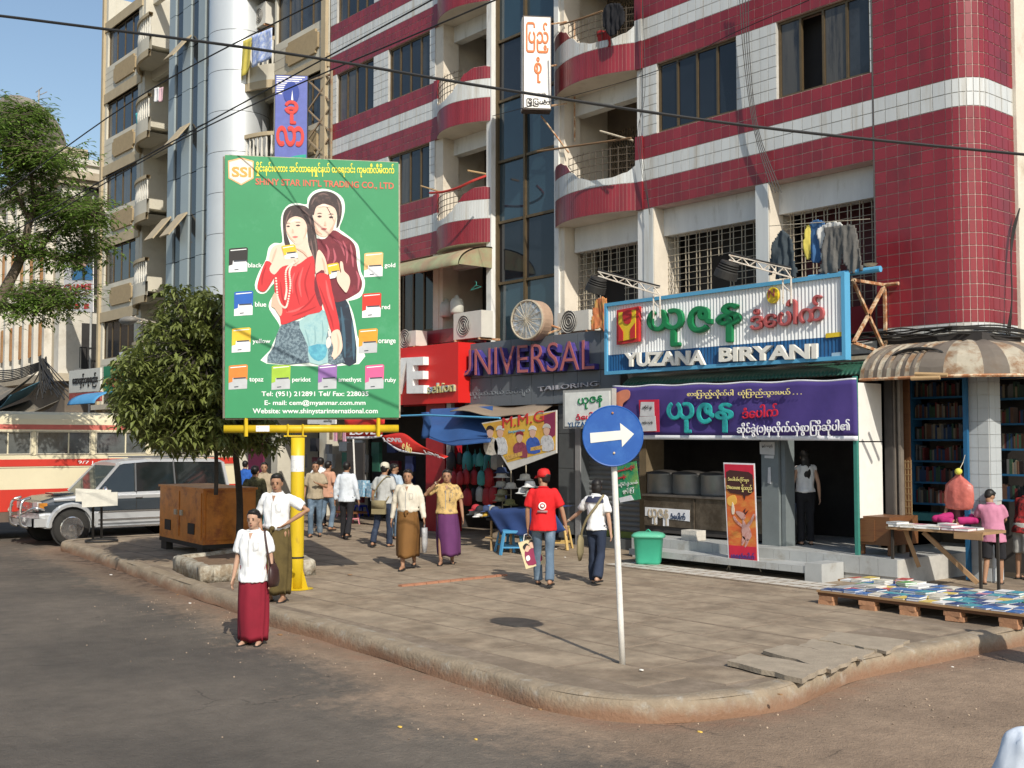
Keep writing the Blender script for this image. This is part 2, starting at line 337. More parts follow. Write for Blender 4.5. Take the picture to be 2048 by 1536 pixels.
# pavement base + slabs
path = [Vector((p.x, p.y, .15)) for p in KS]
poly = path[:] + [Vector((-8.3, 60, .15)), Vector((-8.3, 17.5, .15)), Vector((-60, 17.5, .15)), Vector((-60, 13.4, .15))]
mb = MB(); mb.add(poly, [tuple(q) for q in tessellate_polygon([poly])]); base = struct('pavement', mb, joint_m)
def inside(x, y, P=[(p.x, p.y) for p in poly]):
    c = False; j = len(P) - 1
    for i in range(len(P)):
        if (P[i][1] > y) != (P[j][1] > y) and x < (P[j][0]-P[i][0])*(y-P[i][1])/(P[j][1]-P[i][1]) + P[i][0]: c = not c
        j = i
    return c
def dist_edge(x, y):
    p = Vector((x, y)); return min((Vector((q.x, q.y)) - p).length for q in KS[:-8])
# slab grid, long slabs running away from the street in courses
slabs = []; far = MB()
def slab_mesh(mb, x0, x1, y0, y1, z, tilt=0, th=.045, jig=.0):
    b = .014; h = z
    c = [(x0, y0), (x1, y0), (x1, y1), (x0, y1)]; c = [(x + R.uniform(-jig, jig), y + R.uniform(-jig, jig)) for x, y in c]
    ins = [(x0+b, y0+b), (x1-b, y0+b), (x1-b, y1-b), (x0+b, y1-b)]
    zz = [h + tilt * k for k in (-1, 1, 1, -1)]
    mb.add([(x, y, h - th) for x, y in c] + [(x, y, q - b*.6) for (x, y), q in zip(c, zz)] + [(x, y, q) for (x, y), q in zip(ins, zz)],
        [(0,1,5,4),(1,2,6,5),(2,3,7,6),(3,0,4,7),(4,5,9,8),(5,6,10,9),(6,7,11,10),(7,4,8,11),(8,9,10,11)])
    mb.mi[-9:] = [1]*8 + [0]  # sides and bevels coloured dark to offset the sun on slab edges
y = 5.9; row = 0; hgt = .62
while y < 16.4:
    x = -26 + R.random() * .9; wd = .92
    while x < -5.8:
        x1 = x + wd - .02; y1 = y + hgt - .022
        cor = [(x, y), (x1, y), (x1, y1), (x, y1)]
        if all(inside(a, b) for a, b in cor) and min(dist_edge(a, b) for a, b in cor) > .17:
            p = proj(Vector(((x+x1)/2, (y+y1)/2, .18)))
            if -150 < p[0] < 2250: slabs.append((p[2], x, x1, y, y1))
        x += wd; wd = R.uniform(.8, 1.25)
    y += hgt; row += 1; hgt = R.choice([.58,.62,.66,.7]) if y < 14 else .8
# stretch between slabs and kerb is poured concrete
poly2 = [Vector((p.x, p.y, .172)) for p in sum(([a] for a in KS), [])] + [Vector((-8.3, 60, .172)), Vector((-8.3, 17.4, .172)), Vector((-60, 17.4, .172)), Vector((-60, 13.5, .172))]
mb = MB(); mb.add(poly2, [tuple(q) for q in tessellate_polygon([poly2])]); struct('pavement_bed', mb, mat('pavement_bed_earth', (.20, .155, .11), .95, var=.25, scale=3, bump=.006, c2=(.25,.2,.15), c2s=1.5))
slabs.sort()
for i, (k, x, x1, y, y1) in enumerate(slabs):
    rz = R.uniform(-.0022, .0022); tl = R.uniform(-.0028, .0028)
    if i < 280:
        mb = MB(); slab_mesh(mb, x, x1, y, y1, .18 + rz, tl, jig=.003); mb.build('paving_slab', [pave_m, joint_m], base)
    else: slab_mesh(far, x, x1, y, y1, .18 + rz, tl)
if far.v: stuff(far.build('distant_slab', [pave_m, joint_m], base))
# loose slabs lying proud near the corner
lm = mat('loose_slab_concrete', (.33, .275, .205), .9, var=.2, scale=6, bump=.006, bscale=40)
def loose(pxs, th, lbl):
    P = [gz(a, b, .19 + th) for a, b in pxs]; Q = []
    for a, b in zip(P, P[1:] + P[:1]):
        for k in range(6): q = a.lerp(b, k/6); Q.append(q + Vector((R.uniform(-.024,.024), R.uniform(-.024,.024), 0)))
    mb = MB(); mb.prism([Vector((p.x, p.y, .186)) for p in Q], (0, 0, th)); o = mb.build('loose_paving_slab', lm); tag(o, lbl, 'paving slab', 'loose slabs at the kerb corner')
loose([(1455,1320),(1500,1306),(1655,1332),(1600,1356)], .045, 'broken concrete slab lying loose nearest the curved kerb corner')
loose([(1528,1300),(1572,1287),(1713,1312),(1662,1338)], .036, 'middle loose concrete slab of the three by the kerb corner')
loose([(1640,1278),(1670,1262),(1818,1280),(1775,1302)], .032, 'loose concrete slab lying farthest right beside the kerb')
loose([(1600,1290),(1625,1276),(1745,1300),(1722,1318)], .02, 'thin low concrete slab wedged behind the other loose slabs')
# white tiled strip in front of the restaurant
st_m = mat('strip_tile', (.52, .49, .43), .6, var=.15, scale=3, island=.1)
st = struct('tiled_strip', MB().box((X_(1240,13.9), 13.65, .176), (X_(1640,13.75), 14.35, .188)), joint_m)
xs = X_(1236, 14.0) ; k = 0
for r in range(3):
    x = xs + r * .05
    while x < X_(1640, 13.8) - .1:
        mb = MB(); slab_mesh(mb, x, x + .325, 13.66 + r*.232, 13.66 + r*.232 + .222, .2 + R.uniform(-.001,.001), th=.012); mb.build('strip_tile', [st_m, joint_m], st); x += .34; k += 1

# small litter on the ground
lit = mat('litter_white', (.8, .78, .72), .8); lito = mat('litter_brown', (.3, .17, .08), .9); lity = mat('litter_yellow', (.75, .5, .1), .8)
for px, py, z, s, m in [(800,1455,0,.03,lity),(952,1480,0,.02,lity),(1283,1341,.19,.03,lit),(1285,1433,0,.02,lity),(1605,1355,0,.02,lit),(380,1207,0,.035,lit),(222,1150,.02,.045,lit),(355,1190,0,.03,lito),(1080,1420,0,.03,lito),(1400,1465,0,.03,lity),(1130,1115,.19,.03,lit),(1112,1098,.19,.03,lit),(560,1270,0,.05,lito),(700,1150,.19,.06,lito),(1905,1335,0,.02,lit),(1560,1390,.19,.03,lito)]:
    p = gz(px, py, z); mb = MB(); mb.ell((0,0,.006), (s, s*.6, .007), 6, 3); o = mb.build('litter', m); o.location = p
    tag(o, {'litter_white': 'small scrap of white paper litter on the ground', 'litter_brown': 'dry brown leaf scrap lying on the ground', 'litter_yellow': 'small yellow scrap of litter on the road'}[m.name], 'litter', 'litter on road and pavement')
# red brick kerb line crossing the pavement
bm_ = mat('brick_edging', (.36, .17, .1), .9, var=.2, scale=9, bump=.005)
a = gz(800, 1172, .19); b = gz(1012, 1150, .19)
be = thing('brick_edging', 'line of red brick edging crossing the pavement behind the walking men', 'edging')
n = 9
for i in range(n):
    p = a.lerp(b, i / n); q = a.lerp(b, (i + .95) / n); MB().beam(p, q, .09, .035).build('brick', bm_, be)

# grit and small stones lying on the earth by the kerb
gm_ = MB()
for _ in range(900):
    i = R.randrange(len(KD)-1); p = KD[i]
    if not -16 < p.x < -5: continue
    q_ = KD[i+1]; d = q_-p; d.z = 0
    if d.length < .01: continue
    d.normalize(); o_ = .06 + abs(R.gauss(0, .9)); c = p + Vector((d.y, -d.x, 0))*o_; s_ = R.uniform(.004,.014); gm_.ell((c.x, c.y, .004), (s_, s_*R.uniform(.6,1), s_*.6), 5, 3)
stuff(tag(gm_.build('grit', mat('grit_stone', (.34,.26,.19), .9, var=.4, scale=3, island=.5)), 'fine grit and small stones scattered along the kerb', 'grit'))
# ================================================================ RED TILED BUILDING
YF = 16.5
red_t = mat('oxblood_tile', (.225, .021, .030), .3, var=.16, scale=1.5, island=.13, spec=.5, c2=(.165, .021, .028), c2s=2.2, c2t=.56, stretch=(1,1,.35))
wht_t = mat('white_tile', (.58, .60, .59), .35, var=.12, scale=1.2, island=.05, spec=.5, stretch=(4, 4, .3), c2=(.42, .40, .35), c2s=1.2, c2t=.56)
groutr = mat('red_wall_grout', (.50, .36, .32), .9, var=.25, scale=3)
groutw = mat('white_wall_grout', (.43, .42, .39), .9, var=.25, scale=3)
plast = mat('cream_plaster', (.66, .6, .5), .85, var=.12, scale=1.5, bump=.004, bscale=20, c2=(.5, .42, .32), c2s=1.2, c2t=.62)
plastw = mat('white_plaster', (.68, .68, .65), .8, var=.12, scale=1.5, bump=.003, c2=(.5, .49, .44), c2s=2.2, c2t=.62, stretch=(2, 2, .5))
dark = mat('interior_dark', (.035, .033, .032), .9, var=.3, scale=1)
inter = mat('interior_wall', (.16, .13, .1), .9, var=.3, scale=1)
glassd = mat('dark_glass', (.012, .016, .022), .06, var=.4, scale=.7, spec=.6)
glassg = mat('grey_window_glass', (.035,.04,.045), .12, var=.4, scale=1.2, spec=.6, c2=(.02,.02,.02), c2s=1.5); glassc = mat('curtained_window_glass', (.075,.07,.06), .15, var=.3, scale=1, spec=.6, c2=(.02,.02,.022), c2s=1.8, stretch=(5,5,.4))
glassb = mat('blue_glass', (.02, .045, .06), .04, var=.3, scale=.5, spec=.9)
alu = mat('bronze_window_frame', (.14, .10, .055), .45, metal=.5, var=.15)
steel = mat('pale_painted_steel', (.42, .37, .28), .5, var=.2, scale=20, c2=(.3, .16, .08), c2s=18, c2t=.62)
rust = mat('rusty_orange_steel', (.36, .16, .07), .7, var=.25, scale=14, c2=(.62, .5, .34), c2s=9, c2t=.52)
black = mat('black_rubber', (.02, .02, .02), .7)
bld = thing('apartment_building', 'tall apartment building clad in oxblood and white tiles with a rounded corner', 'building', (-15, 16.5, 0))
TILES = []
def tiles(x0, x1, z0, z1, m, Y=None, dx=.2, dzz=.2, back=True, cut=None):
    Y = YF if Y is None else Y; nx = max(1, round((x1-x0)/dx)); nz = max(1, round((z1-z0)/dzz)); g = .015
    for i in range(nx):
        for j in range(nz):
            a = x0 + (x1-x0)*i/nx; b = x0 + (x1-x0)*(i+1)/nx; c = z0 + (z1-z0)*j/nz; d = z0 + (z1-z0)*(j+1)/nz
            e = .001 * R.random(); TILES.append((((a+g/2, Y-.008-e, c+g/2), (b-g/2, Y+.002, d-g/2)), m))
P0 = 6.97; FP = 2.89; NF = 4
LV = [P0 + FP*k for k in range(NF)]
walls = []   # (x0,x1,z0,z1) grout backing panels
class Auto(MB):      # each box becomes its own piece of wall at once
    def __init__(s, name, m): MB.__init__(s); s.nm = name; s.mt = m
    def box(s, a, b): MB().box(a, b).build(s.nm, s.mt, bld); return s
wr = Auto('red_wall', groutr); ww = Auto('white_wall', groutw)
def band(x0, x1, z):  # red, white, red below the windows
    wr.box((x0, YF, z), (x1, YF+.3, z+.57)); tiles(x0, x1, z, z+.57, red_t, dzz=.19)
    ww.box((x0, YF, z+.57), (x1, YF+.3, z+1.02)); tiles(x0, x1, z+.57, z+1.02, wht_t, dzz=.225)
    wr.box((x0, YF, z+1.02), (x1, YF+.3, z+1.48)); tiles(x0, x1, z+1.02, z+1.48, red_t, dzz=.23)
def window(x0, x1, z0, z1, Y, n, parent, gm=None, fw=.05, open_i=None, deep=.1):
    f = MB(); f.box((x0, Y, z0), (x0+fw, Y+.07, z1)); f.box((x1-fw, Y, z0), (x1, Y+.07, z1)); f.box((x0+fw, Y, z0), (x1-fw, Y+.07, z0+fw)); f.box((x0+fw, Y, z1-fw), (x1-fw, Y+.07, z1))
    for i in range(1, n): xm = x0 + (x1-x0)*i/n; f.box((xm-.022, Y-.004, z0+fw), (xm+.022, Y+.06, z1-fw))
    wdw = f.build('window', alu, parent)
    for i in range(n):
        a = x0 + (x1-x0)*i/n + .025; b = x0 + (x1-x0)*(i+1)/n - .025
        if i == open_i: continue
        mb = MB(); mb.add([(a, Y+.025, z0+fw), (b, Y+.025+R.uniform(0,.004), z0+fw), (b, Y+.025+R.uniform(0,.004), z1-fw), (a, Y+.025, z1-fw)], [(0,1,2,3)]); o = link('pane', mb.mesh('pane', gm or R.choice([glassd, glassd, glassg, glassd, glassc])), wdw)
        o.location = (0, 0, 0)
    return wdw
def fixsub(wdw):   # children of a part: cancel nothing (same coordinates as the part)
    pass
E0, E1 = X_(1290), X_(1757); A0, A1 = X_(655), X_(868)
wE = [(X_(1318), X_(1480)), (X_(1562), X_(1752))]; wA = [(X_(668), X_(743)), (X_(773), X_(857))]
for k, z in enumerate(LV):
    for (s0, s1, ws) in ((E0, E1, wE), (A0, A1, wA)):
        band(s0, s1, z)
        xs = [s0] + [q for w_ in ws for q in w_] + [s1]
        zt = z + FP
        for i in range(0, len(xs), 2):
            a, b = xs[i], xs[i+1]
            if b - a > .02: ww.box((a, YF, z+1.48), (b, YF+.3, zt)); tiles(a, b, z+1.48, zt, wht_t, dx=.2, dzz=.2)
        for j, (a, b) in enumerate(ws):
            window(a, b, z+1.48, zt, YF+.06, 4, bld, open_i=1 if (s0 == E0 and j == 1 and k == 0) else None)
            MB().add([(a-.2, YF+.4, z+1.3), (b+.2, YF+.4, z+1.3), (b+.2, YF+.4, zt+.2), (a-.2, YF+.4, zt+.2)], [(0,1,2,3)]).build('dark_room_backing', dark, bld)
# top
zt = P0 + FP*NF
for s0, s1 in ((E0, E1), (A0, A1)): band(s0, s1, zt)
ztop = zt + 1.48
# corner section: flat strip, rounded corner, right face
CX, CR, ZB = -9.02, .47, 3.97
XR = CX + CR
zr = [(ZB, ZB+.17, wht_t, .17), (ZB+.17, P0+.57, red_t, .2), (P0+.57, P0+1.02, wht_t, .225)]
z = P0+1.02
for k in range(1, NF+1): zr += [(z, P0+FP*k+.57, red_t, .2), (P0+FP*k+.57, P0+FP*k+1.02, wht_t, .225)]; z = P0+FP*k+1.02
zr += [(z, ztop, red_t, .2)]
def curved(t0, t1, z0, z1, off):
    def pt(t, z): return (CX + math.sin(t)*(CR+off), YF + CR - math.cos(t)*(CR+off), z)
    return pt
CT = []
for z0, z1, m, dz_ in zr:
    g = wr if m is red_t else ww
    g.box((E1, YF+.002, z0), (CX, YF+.3, z1)); tiles(E1+.012, CX, z0, z1, m, dx=.205, dzz=dz_)
    n = 7
    for i in range(n):
        t0 = math.pi/2*i/n; t1 = math.pi/2*(i+1)/n; pt = curved(0,0,0,0,0)
        g.add([pt(t0,z0), pt(t1,z0), pt(t1,z1), pt(t0,z1)], [(0,1,2,3)])
        nz = max(1, round((z1-z0)/dz_))
        for j in range(nz):
            a = z0+(z1-z0)*j/nz+.007; b = z0+(z1-z0)*(j+1)/nz-.007; gg = .015
            po = curved(0,0,0,0,.009); pi = curved(0,0,0,0,-.001)
            vs = [pi(t0+gg,a), pi(t1-gg,a), po(t1-gg,a), po(t0+gg,a), pi(t0+gg,b), pi(t1-gg,b), po(t1-gg,b), po(t0+gg,b)]
            CT.append((vs, m))
    g.box((XR-.3, YF+CR, z0), (XR, 17.75, z1))
    nz = max(1, round((z1-z0)/dz_)); ny = 4
    for j in range(nz):
        for i in range(ny):
            a = z0+(z1-z0)*j/nz+.007; b = z0+(z1-z0)*(j+1)/nz-.007; c = YF+CR+(17.75-YF-CR)*i/ny+.007; d = YF+CR+(17.75-YF-CR)*(i+1)/ny-.007
            TILES.append((((XR-.002, c, a), (XR+.009, d, b)), m))
wr.build('curved_red_wall', groutr, bld); ww.build('curved_white_wall', groutw, bld)
# pick the tiles that show largest as parts
BF = [(0,3,2,1),(4,5,6,7),(0,1,5,4),(1,2,6,5),(2,3,7,6),(3,0,4,7)]
allt = []
for (a, b), m in TILES:
    c = (Vector(a)+Vector(b))/2; p = proj(c)
    vis = -20 < p[0] < 2070 and -20 < p[1] < 1540
    allt.append(((0 if vis else 1, p[2]), (a, b), None, m))
for vs, m in CT:
    c = Vector(vs[0]); p = proj(c); vis = p[1] > -20
    allt.append(((0 if vis else 1, p[2]), None, vs, m))
allt.sort(key=lambda q: q[0]); rest = {}
for i, (k_, bxx, vs, m) in enumerate(allt):
    mb = MB() if i < 290 else rest.setdefault(m.name, (MB(), m))[0]
    if bxx: mb.box(*bxx)
    else: mb.add(vs, [(0,1,2,3),(7,6,5,4),(0,4,5,1),(1,5,6,2),(2,6,7,3),(3,7,4,0)])
    if i < 290: mb.build('tile', m, bld)
for nme, (mb, m) in rest.items(): stuff(mb.build('upper_tile', m, bld))
# expansion joint / downpipe at the corner strip
MB().box((E1-.012, YF-.012, 3.97), (E1+.01, YF+.02, ztop)).build('joint_strip', mat('joint_grey', (.1,.09,.085), .7), bld)
# white rendered return beyond the right face
MB().box((XR-.32, 17.75, 3.3), (XR+.06, 27, ztop)).build('side_wall', plast, bld)
# slab / soffit at first floor level, structure behind
body = MB()
body.box((A0, 18.4, 3.9), (XR-.32, 26, ztop)); body.box((A0, 18.4, 0), (XR+.1, 26, 3.899))
body.build('core', inter, bld)
MB().box((A0, 16.52, 3.75), (XR-.4, 18.4, 3.97)).build('first_floor_slab', plastw, bld)
MB().box((A0, YF, ztop), (CX, 26, ztop+.12)).build('roof', plastw, bld)

# ---- balcony bays D and B with wavy parapets
def bay(x0, x1, mirror, zlist, pw, kdoor):
    W = x1 - x0
    for k, z in enumerate(zlist):
        prof = [(0, z+1.3), (.06, z+1.33), (.16, z+1.32), (.26, z+1.22), (.36, z+1.0), (.46, z+.82), (.6, z+.72), (.75, z+.72), (.88, z+.8), (.93, z+.92)]
        def top(u):
            for (a, za), (b, zb) in zip(prof, prof[1:]):
                if u <= b: t = (u-a)/(b-a); t = t*t*(3-2*t); return za + (zb-za)*t
            return prof[-1][1]
        def pos(u, off=0):
            uu = u if not mirror else 1-u
            bul = .42 * math.sin(math.pi*min(1, max(0, u/.95)))**.8
            return x0 + W*uu, YF - bul - off
        n = 34; umax = .93; gr = MB(); grw = MB(); inn = MB(); tl = [MB(), MB()]
        for i in range(n):
            u0 = umax*i/n; u1 = umax*(i+1)/n; t0 = top(u0); t1 = top(u1)
            for zi, (za, zb, w_) in enumerate(((z, z+.57, 0), (z+.57, z+1.02, 1), (z+1.02, z+1.48, 0))):
                a0, a1 = min(zb, t0), min(zb, t1)
                if a0 <= za and a1 <= za: continue
                a0 = max(a0, za); a1 = max(a1, za)
                (xa, ya), (xb, yb) = pos(u0), pos(u1)
                q = [(xa, ya, za), (xb, yb, za), (xb, yb, a1), (xa, ya, a0)]
                g = gr if not w_ else grw; g.add(q, [(0,1,2,3)] if not mirror else [(3,2,1,0)])
                # narrow vertical tiles
                e = (u1-u0)*.08; (xa, ya), (xb, yb) = pos(u0+e, .008), pos(u1-e, .008)
                zm = za + .006
                tl[w_].add([(xa, ya, zm), (xb, yb, zm), (xb, yb, max(a1-.006, zm)), (xa, ya, max(a0-.006, zm)), (xa, ya+.01, zm), (xb, yb+.01, zm), (xb, yb+.01, max(a1-.006, zm)), (xa, ya+.01, max(a0-.006, zm))],
                    [(0,1,2,3),(1,5,6,2),(4,0,3,7),(3,2,6,7),(0,4,5,1)] if not mirror else [(3,2,1,0),(2,6,5,1),(7,3,0,4),(7,6,2,3),(1,5,4,0)])
            (xa, ya), (xb, yb) = pos(u0), pos(u1)
            inn.add([(xa, ya+.1, z+.05), (xb, yb+.1, z+.05), (xb, yb+.1, t1), (xa, ya+.1, t0), (xa, ya, t0), (xb, yb, t1)], [(0,1,2,3),(3,2,5,4)])
            inn.add([(xa, ya, z), (xb, yb, z), (xb, 18.4, z), (xa, 18.4, z)], [(0,1,2,3)])
            inn.add([(xa, ya+.1, z+.15), (xb, yb+.1, z+.15), (xb, 18.4, z+.15), (xa, 18.4, z+.15)], [(0,1,2,3)])
        pr = gr.build('parapet', groutr, bld); o = link('parapet_band', grw.mesh('parapet_band', groutw), pr)
        for q, mm in ((0, red_t), (1, wht_t)):
            o = link('parapet_tile', tl[q].mesh('parapet_tile', mm), pr); stuff(o)
        inn.build('balcony_floor', plast, bld)
        # end pier of the parapet
        xp0, xp1 = (x0 + W*.93, x1) if not mirror else (x0, x0 + W*.07)
        pier = MB(); pier.box((xp0, YF-.05, z), (xp1, YF+.25, z+.57)); pier.box((xp0, YF-.05, z+1.02), (xp1, YF+.25, z+1.5)); pier.build('pier', red_t, bld)
        MB().box((xp0, YF-.05, z+.57), (xp1, YF+.25, z+1.02)).build('pier', wht_t, bld)
        # rails over the dip
        rl = MB()
        us = [.3 + .63*i/10 for i in range(11)]
        for hgt in (z+.9, z+1.04, z+1.18, z+1.32):
            pth = [(pos(u, -.03)[0], pos(u, -.03)[1], hgt) for u in us if True]; rl.tube(pth, .009, 5)
        for u in us: a = pos(u, -.03); rl.tube([(a[0], a[1], top(u)-.05), (a[0], a[1], z+1.36)], .008, 5)
        rl.build('railing', mat('dark_rail', (.09,.07,.05), .6), bld)
for x0, x1, mir in ((X_(1112), X_(1290), False), (X_(868), X_(983), True)):
    W = x1-x0; zs = LV + [zt]
    bay(x0, x1, mir, zs, .1, 0)
    # reveals, beams and pilasters
    rv = MB()
    pl0 = x0; pl1 = x0 + W*(.1 if not mir else .14)
    rv.box((pl0, YF+.02, 3.97), (pl1, YF+.5, ztop)); rv.box((pl0, YF+.5, 3.97), (pl0+.12, 18.4, ztop))
    rv.build('pilaster', plast, bld)
    rv = MB(); rv.box((x1-W*.07, YF+.02, 3.97), (x1, YF+.3, ztop)); rv.box((x1-.1, YF+.3, 3.97), (x1, 18.4, ztop)); rv.build('pilaster', plastw, bld)
    for z in zs:
        MB().box((pl1, YF+.35, z-.4), (x1-.1, YF+.6, z-.002)).build('beam', plastw, bld)
        if z != zs[-1]:
            a, b = pl1+.1, x1-.2
            MB().box((x0+.12, 18.0, z+.15), (x1-.1, 18.39, z+FP-.0)).build('back_wall', inter, bld)
            fr = MB()
            if mir:
                window(a+.5, b, z+.2, z+2.3, 17.9, 2, bld, gm=mat('brown_door_glass', (.1,.045,.025), .3))
            else:
                n = 16
                for i in range(n+1): xx = a + (b-a)*.62*i/n; fr.box((xx-.012, 17.9, z+.15), (xx+.012, 17.93, z+2.3))
                for i in range(n):
                    xx = a + (b-a)*.62*i/n; ww_ = (b-a)*.62/n
                    for q in range(7): zz = z+.2+q*.3; fr.beam((xx, 17.89, zz), (xx+ww_, 17.89, zz+.15), .012); fr.beam((xx, 17.89, zz+.3), (xx+ww_, 17.89, zz+.15), .012)
                fr.build('folding_grille', mat('grille_brown', (.2,.15,.1), .5, metal=.3), bld)
# ---- glass stair shaft C
x0, x1 = X_(985), X_(1110)
fr = MB(); gl = []
fr.box((x0-.02, YF+.1, 3.97), (x0+.05, YF+.2, ztop)); fr.box((x1-.05, YF+.1, 3.97), (x1+.02, YF+.2, ztop)); xm = x0 + (x1-x0)*.47
fr.box((xm-.03, YF+.1, 3.97), (xm+.03, YF+.19, ztop))
z = 7.42 - 1.44*3
zs = []
while z < ztop: zs.append(z); z += 1.44
for z in zs: fr.box((x0, YF+.12, z-.03), (x1, YF+.21, z+.03))
sh = fr.build('glass_shaft_frame', alu, bld)
for i, z in enumerate(zs):
    for a, b in ((x0+.04, xm-.03), (xm+.03, x1-.04)):
        q = [R.uniform(-.012, .012) for _ in range(3)]
        mb = MB(); mb.add([(a, YF+.17+q[0], z+.03), (b, YF+.17+q[1], z+.03), (b, YF+.17+q[2], z+1.41), (a, YF+.17+q[0]-q[1]+q[2], z+1.41)], [(0,1,2,3)])
        link('pane', mb.mesh('pane', glassb if i % 3 != 2 else glassd), sh)
MB().box((x0-.05, YF+.3, 3.97), (x1+.05, YF+.4, ztop)).build('shaft_backing', dark, bld)
MB().box((x0-.2, YF-.03, 3.97), (x0-.02, YF+.1, ztop)).build('pilaster', plastw, bld)
MB().box((x1+.02, YF-.03, 3.97), (x1+.16, YF+.1, ztop)).build('pilaster', plastw, bld)
# ---- first floor: recessed bays with security grilles in section E
def grille(x0, x1, z0, z1, Y, nv, nh, hole=None):
    g = MB()
    for i in range(nv+1):
        x = x0 + (x1-x0)*(i + (.3 if i % 2 else -.12)*(0 < i < nv))/nv
        if hole and hole[0] < x < hole[1]: g.box((x-.007, Y, hole[2]), (x+.007, Y+.014, z1))
        else: g.box((x-.007, Y, z0), (x+.007, Y+.014, z1))
    for j in range(nh+1):
        z = z0 + (z1-z0)*j/nh
        if hole and z < hole[2]: g.box((x0, Y-.012, z-.004), (hole[0], Y, z+.004)); g.box((hole[1], Y-.012, z-.007), (x1, Y, z+.007))
        else: g.box((x0, Y-.01, z-.004), (x1, Y, z+.004))
    return g.build('window_grille', steel, bld)
ZS = 3.97
pil = [(1290, 1322), (1514, 1556)]
MB().box((X_(1290), YF+.01, ZS), (X_(1310), YF+.75, P0)).build('pillar', plast, bld)
MB().box((X_(1516), YF+.01, ZS), (X_(1543), YF+.75, P0)).build('pillar', plast, bld)
MB().box((X_(1290)-.001, YF-.004, ZS), (X_(1310)-.02, YF+.009, P0-.01)).build('pillar_facing', wht_t, bld)
MB().box((X_(1516)+.001, YF-.004, ZS), (X_(1543)-.02, YF+.009, P0-.01)).build('pillar_facing', wht_t, bld)
for a, b, hl in ((1310, 1516, (.45, .62)), (1543, 1757, None), (1130, 1284, (.3, .62))):
    xa, xb = X_(a), X_(b); zc = P0-.55
    MB().box((xa, YF+.3, zc), (xb, YF+.6, P0-.003)).build('lintel', plastw, bld)
    MB().box((xa, YF+.25, ZS), (xb, YF+.4, ZS+.62)).build('sill_wall', red_t, bld)
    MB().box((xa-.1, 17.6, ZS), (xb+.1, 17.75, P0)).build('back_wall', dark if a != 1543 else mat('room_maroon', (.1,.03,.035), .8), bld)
    W = xb-xa; hole = (xa+W*hl[0], xa+W*hl[1], zc-.55) if hl else None
    grille(xa, xb, ZS+.62, zc, YF+.42, 18, 14, hole)
# section A + B first floor, green-cream canopy and dark openings
xa, xb = X_(655), X_(868)
MB().box((xa, YF, ZS), (xb, YF+.3, ZS+1.05)).build('wall', plastw, bld)
window(X_(800), X_(865), ZS+1.1, P0-.1, YF+.06, 3, bld)
window(X_(668), X_(790), ZS+1.1, P0-.1, YF+.06, 4, bld)
MB().box((X_(865), YF, ZS), (X_(876), YF+1.5, P0)).build('pillar', plast, bld)
MB().box((X_(876), 17.9, ZS), (X_(983), 18.0, P0)).build('back_wall', dark, bld)
MB().box((X_(790), YF-.06, ZS+.75), (X_(983), YF+.1, ZS+1.08)).build('sill_band', red_t, bld)
MB().box((X_(868), YF-.03, ZS), (X_(983), YF+.12, ZS+.74)).build('sill_wall', red_t, bld)
can_m = mat('old_green_canopy', (.30, .31, .18), .7, var=.2, scale=3, c2=(.33, .24, .15), c2s=2, c2t=.5)
def canopy(u, v):
    x = X_(797) + (X_(985)-X_(797))*u; a = v*math.pi/2
    return (x, YF - .02 - 1.0*math.sin(a), P0 - .62 + .5*math.cos(a) - .0)
mb = MB(); mb.grid(canopy, 10, 8, thick=(0, .02, -.03))
pp = [canopy(1, j/8) for j in range(9)]; mb.add(pp + [(pp[0][0], pp[0][1], pp[-1][2])], [tuple(range(10))])
tag(mb.build('window_canopy', can_m, None, True), 'curved green and tan canopy over the window left of the glass stair shaft', 'canopy')
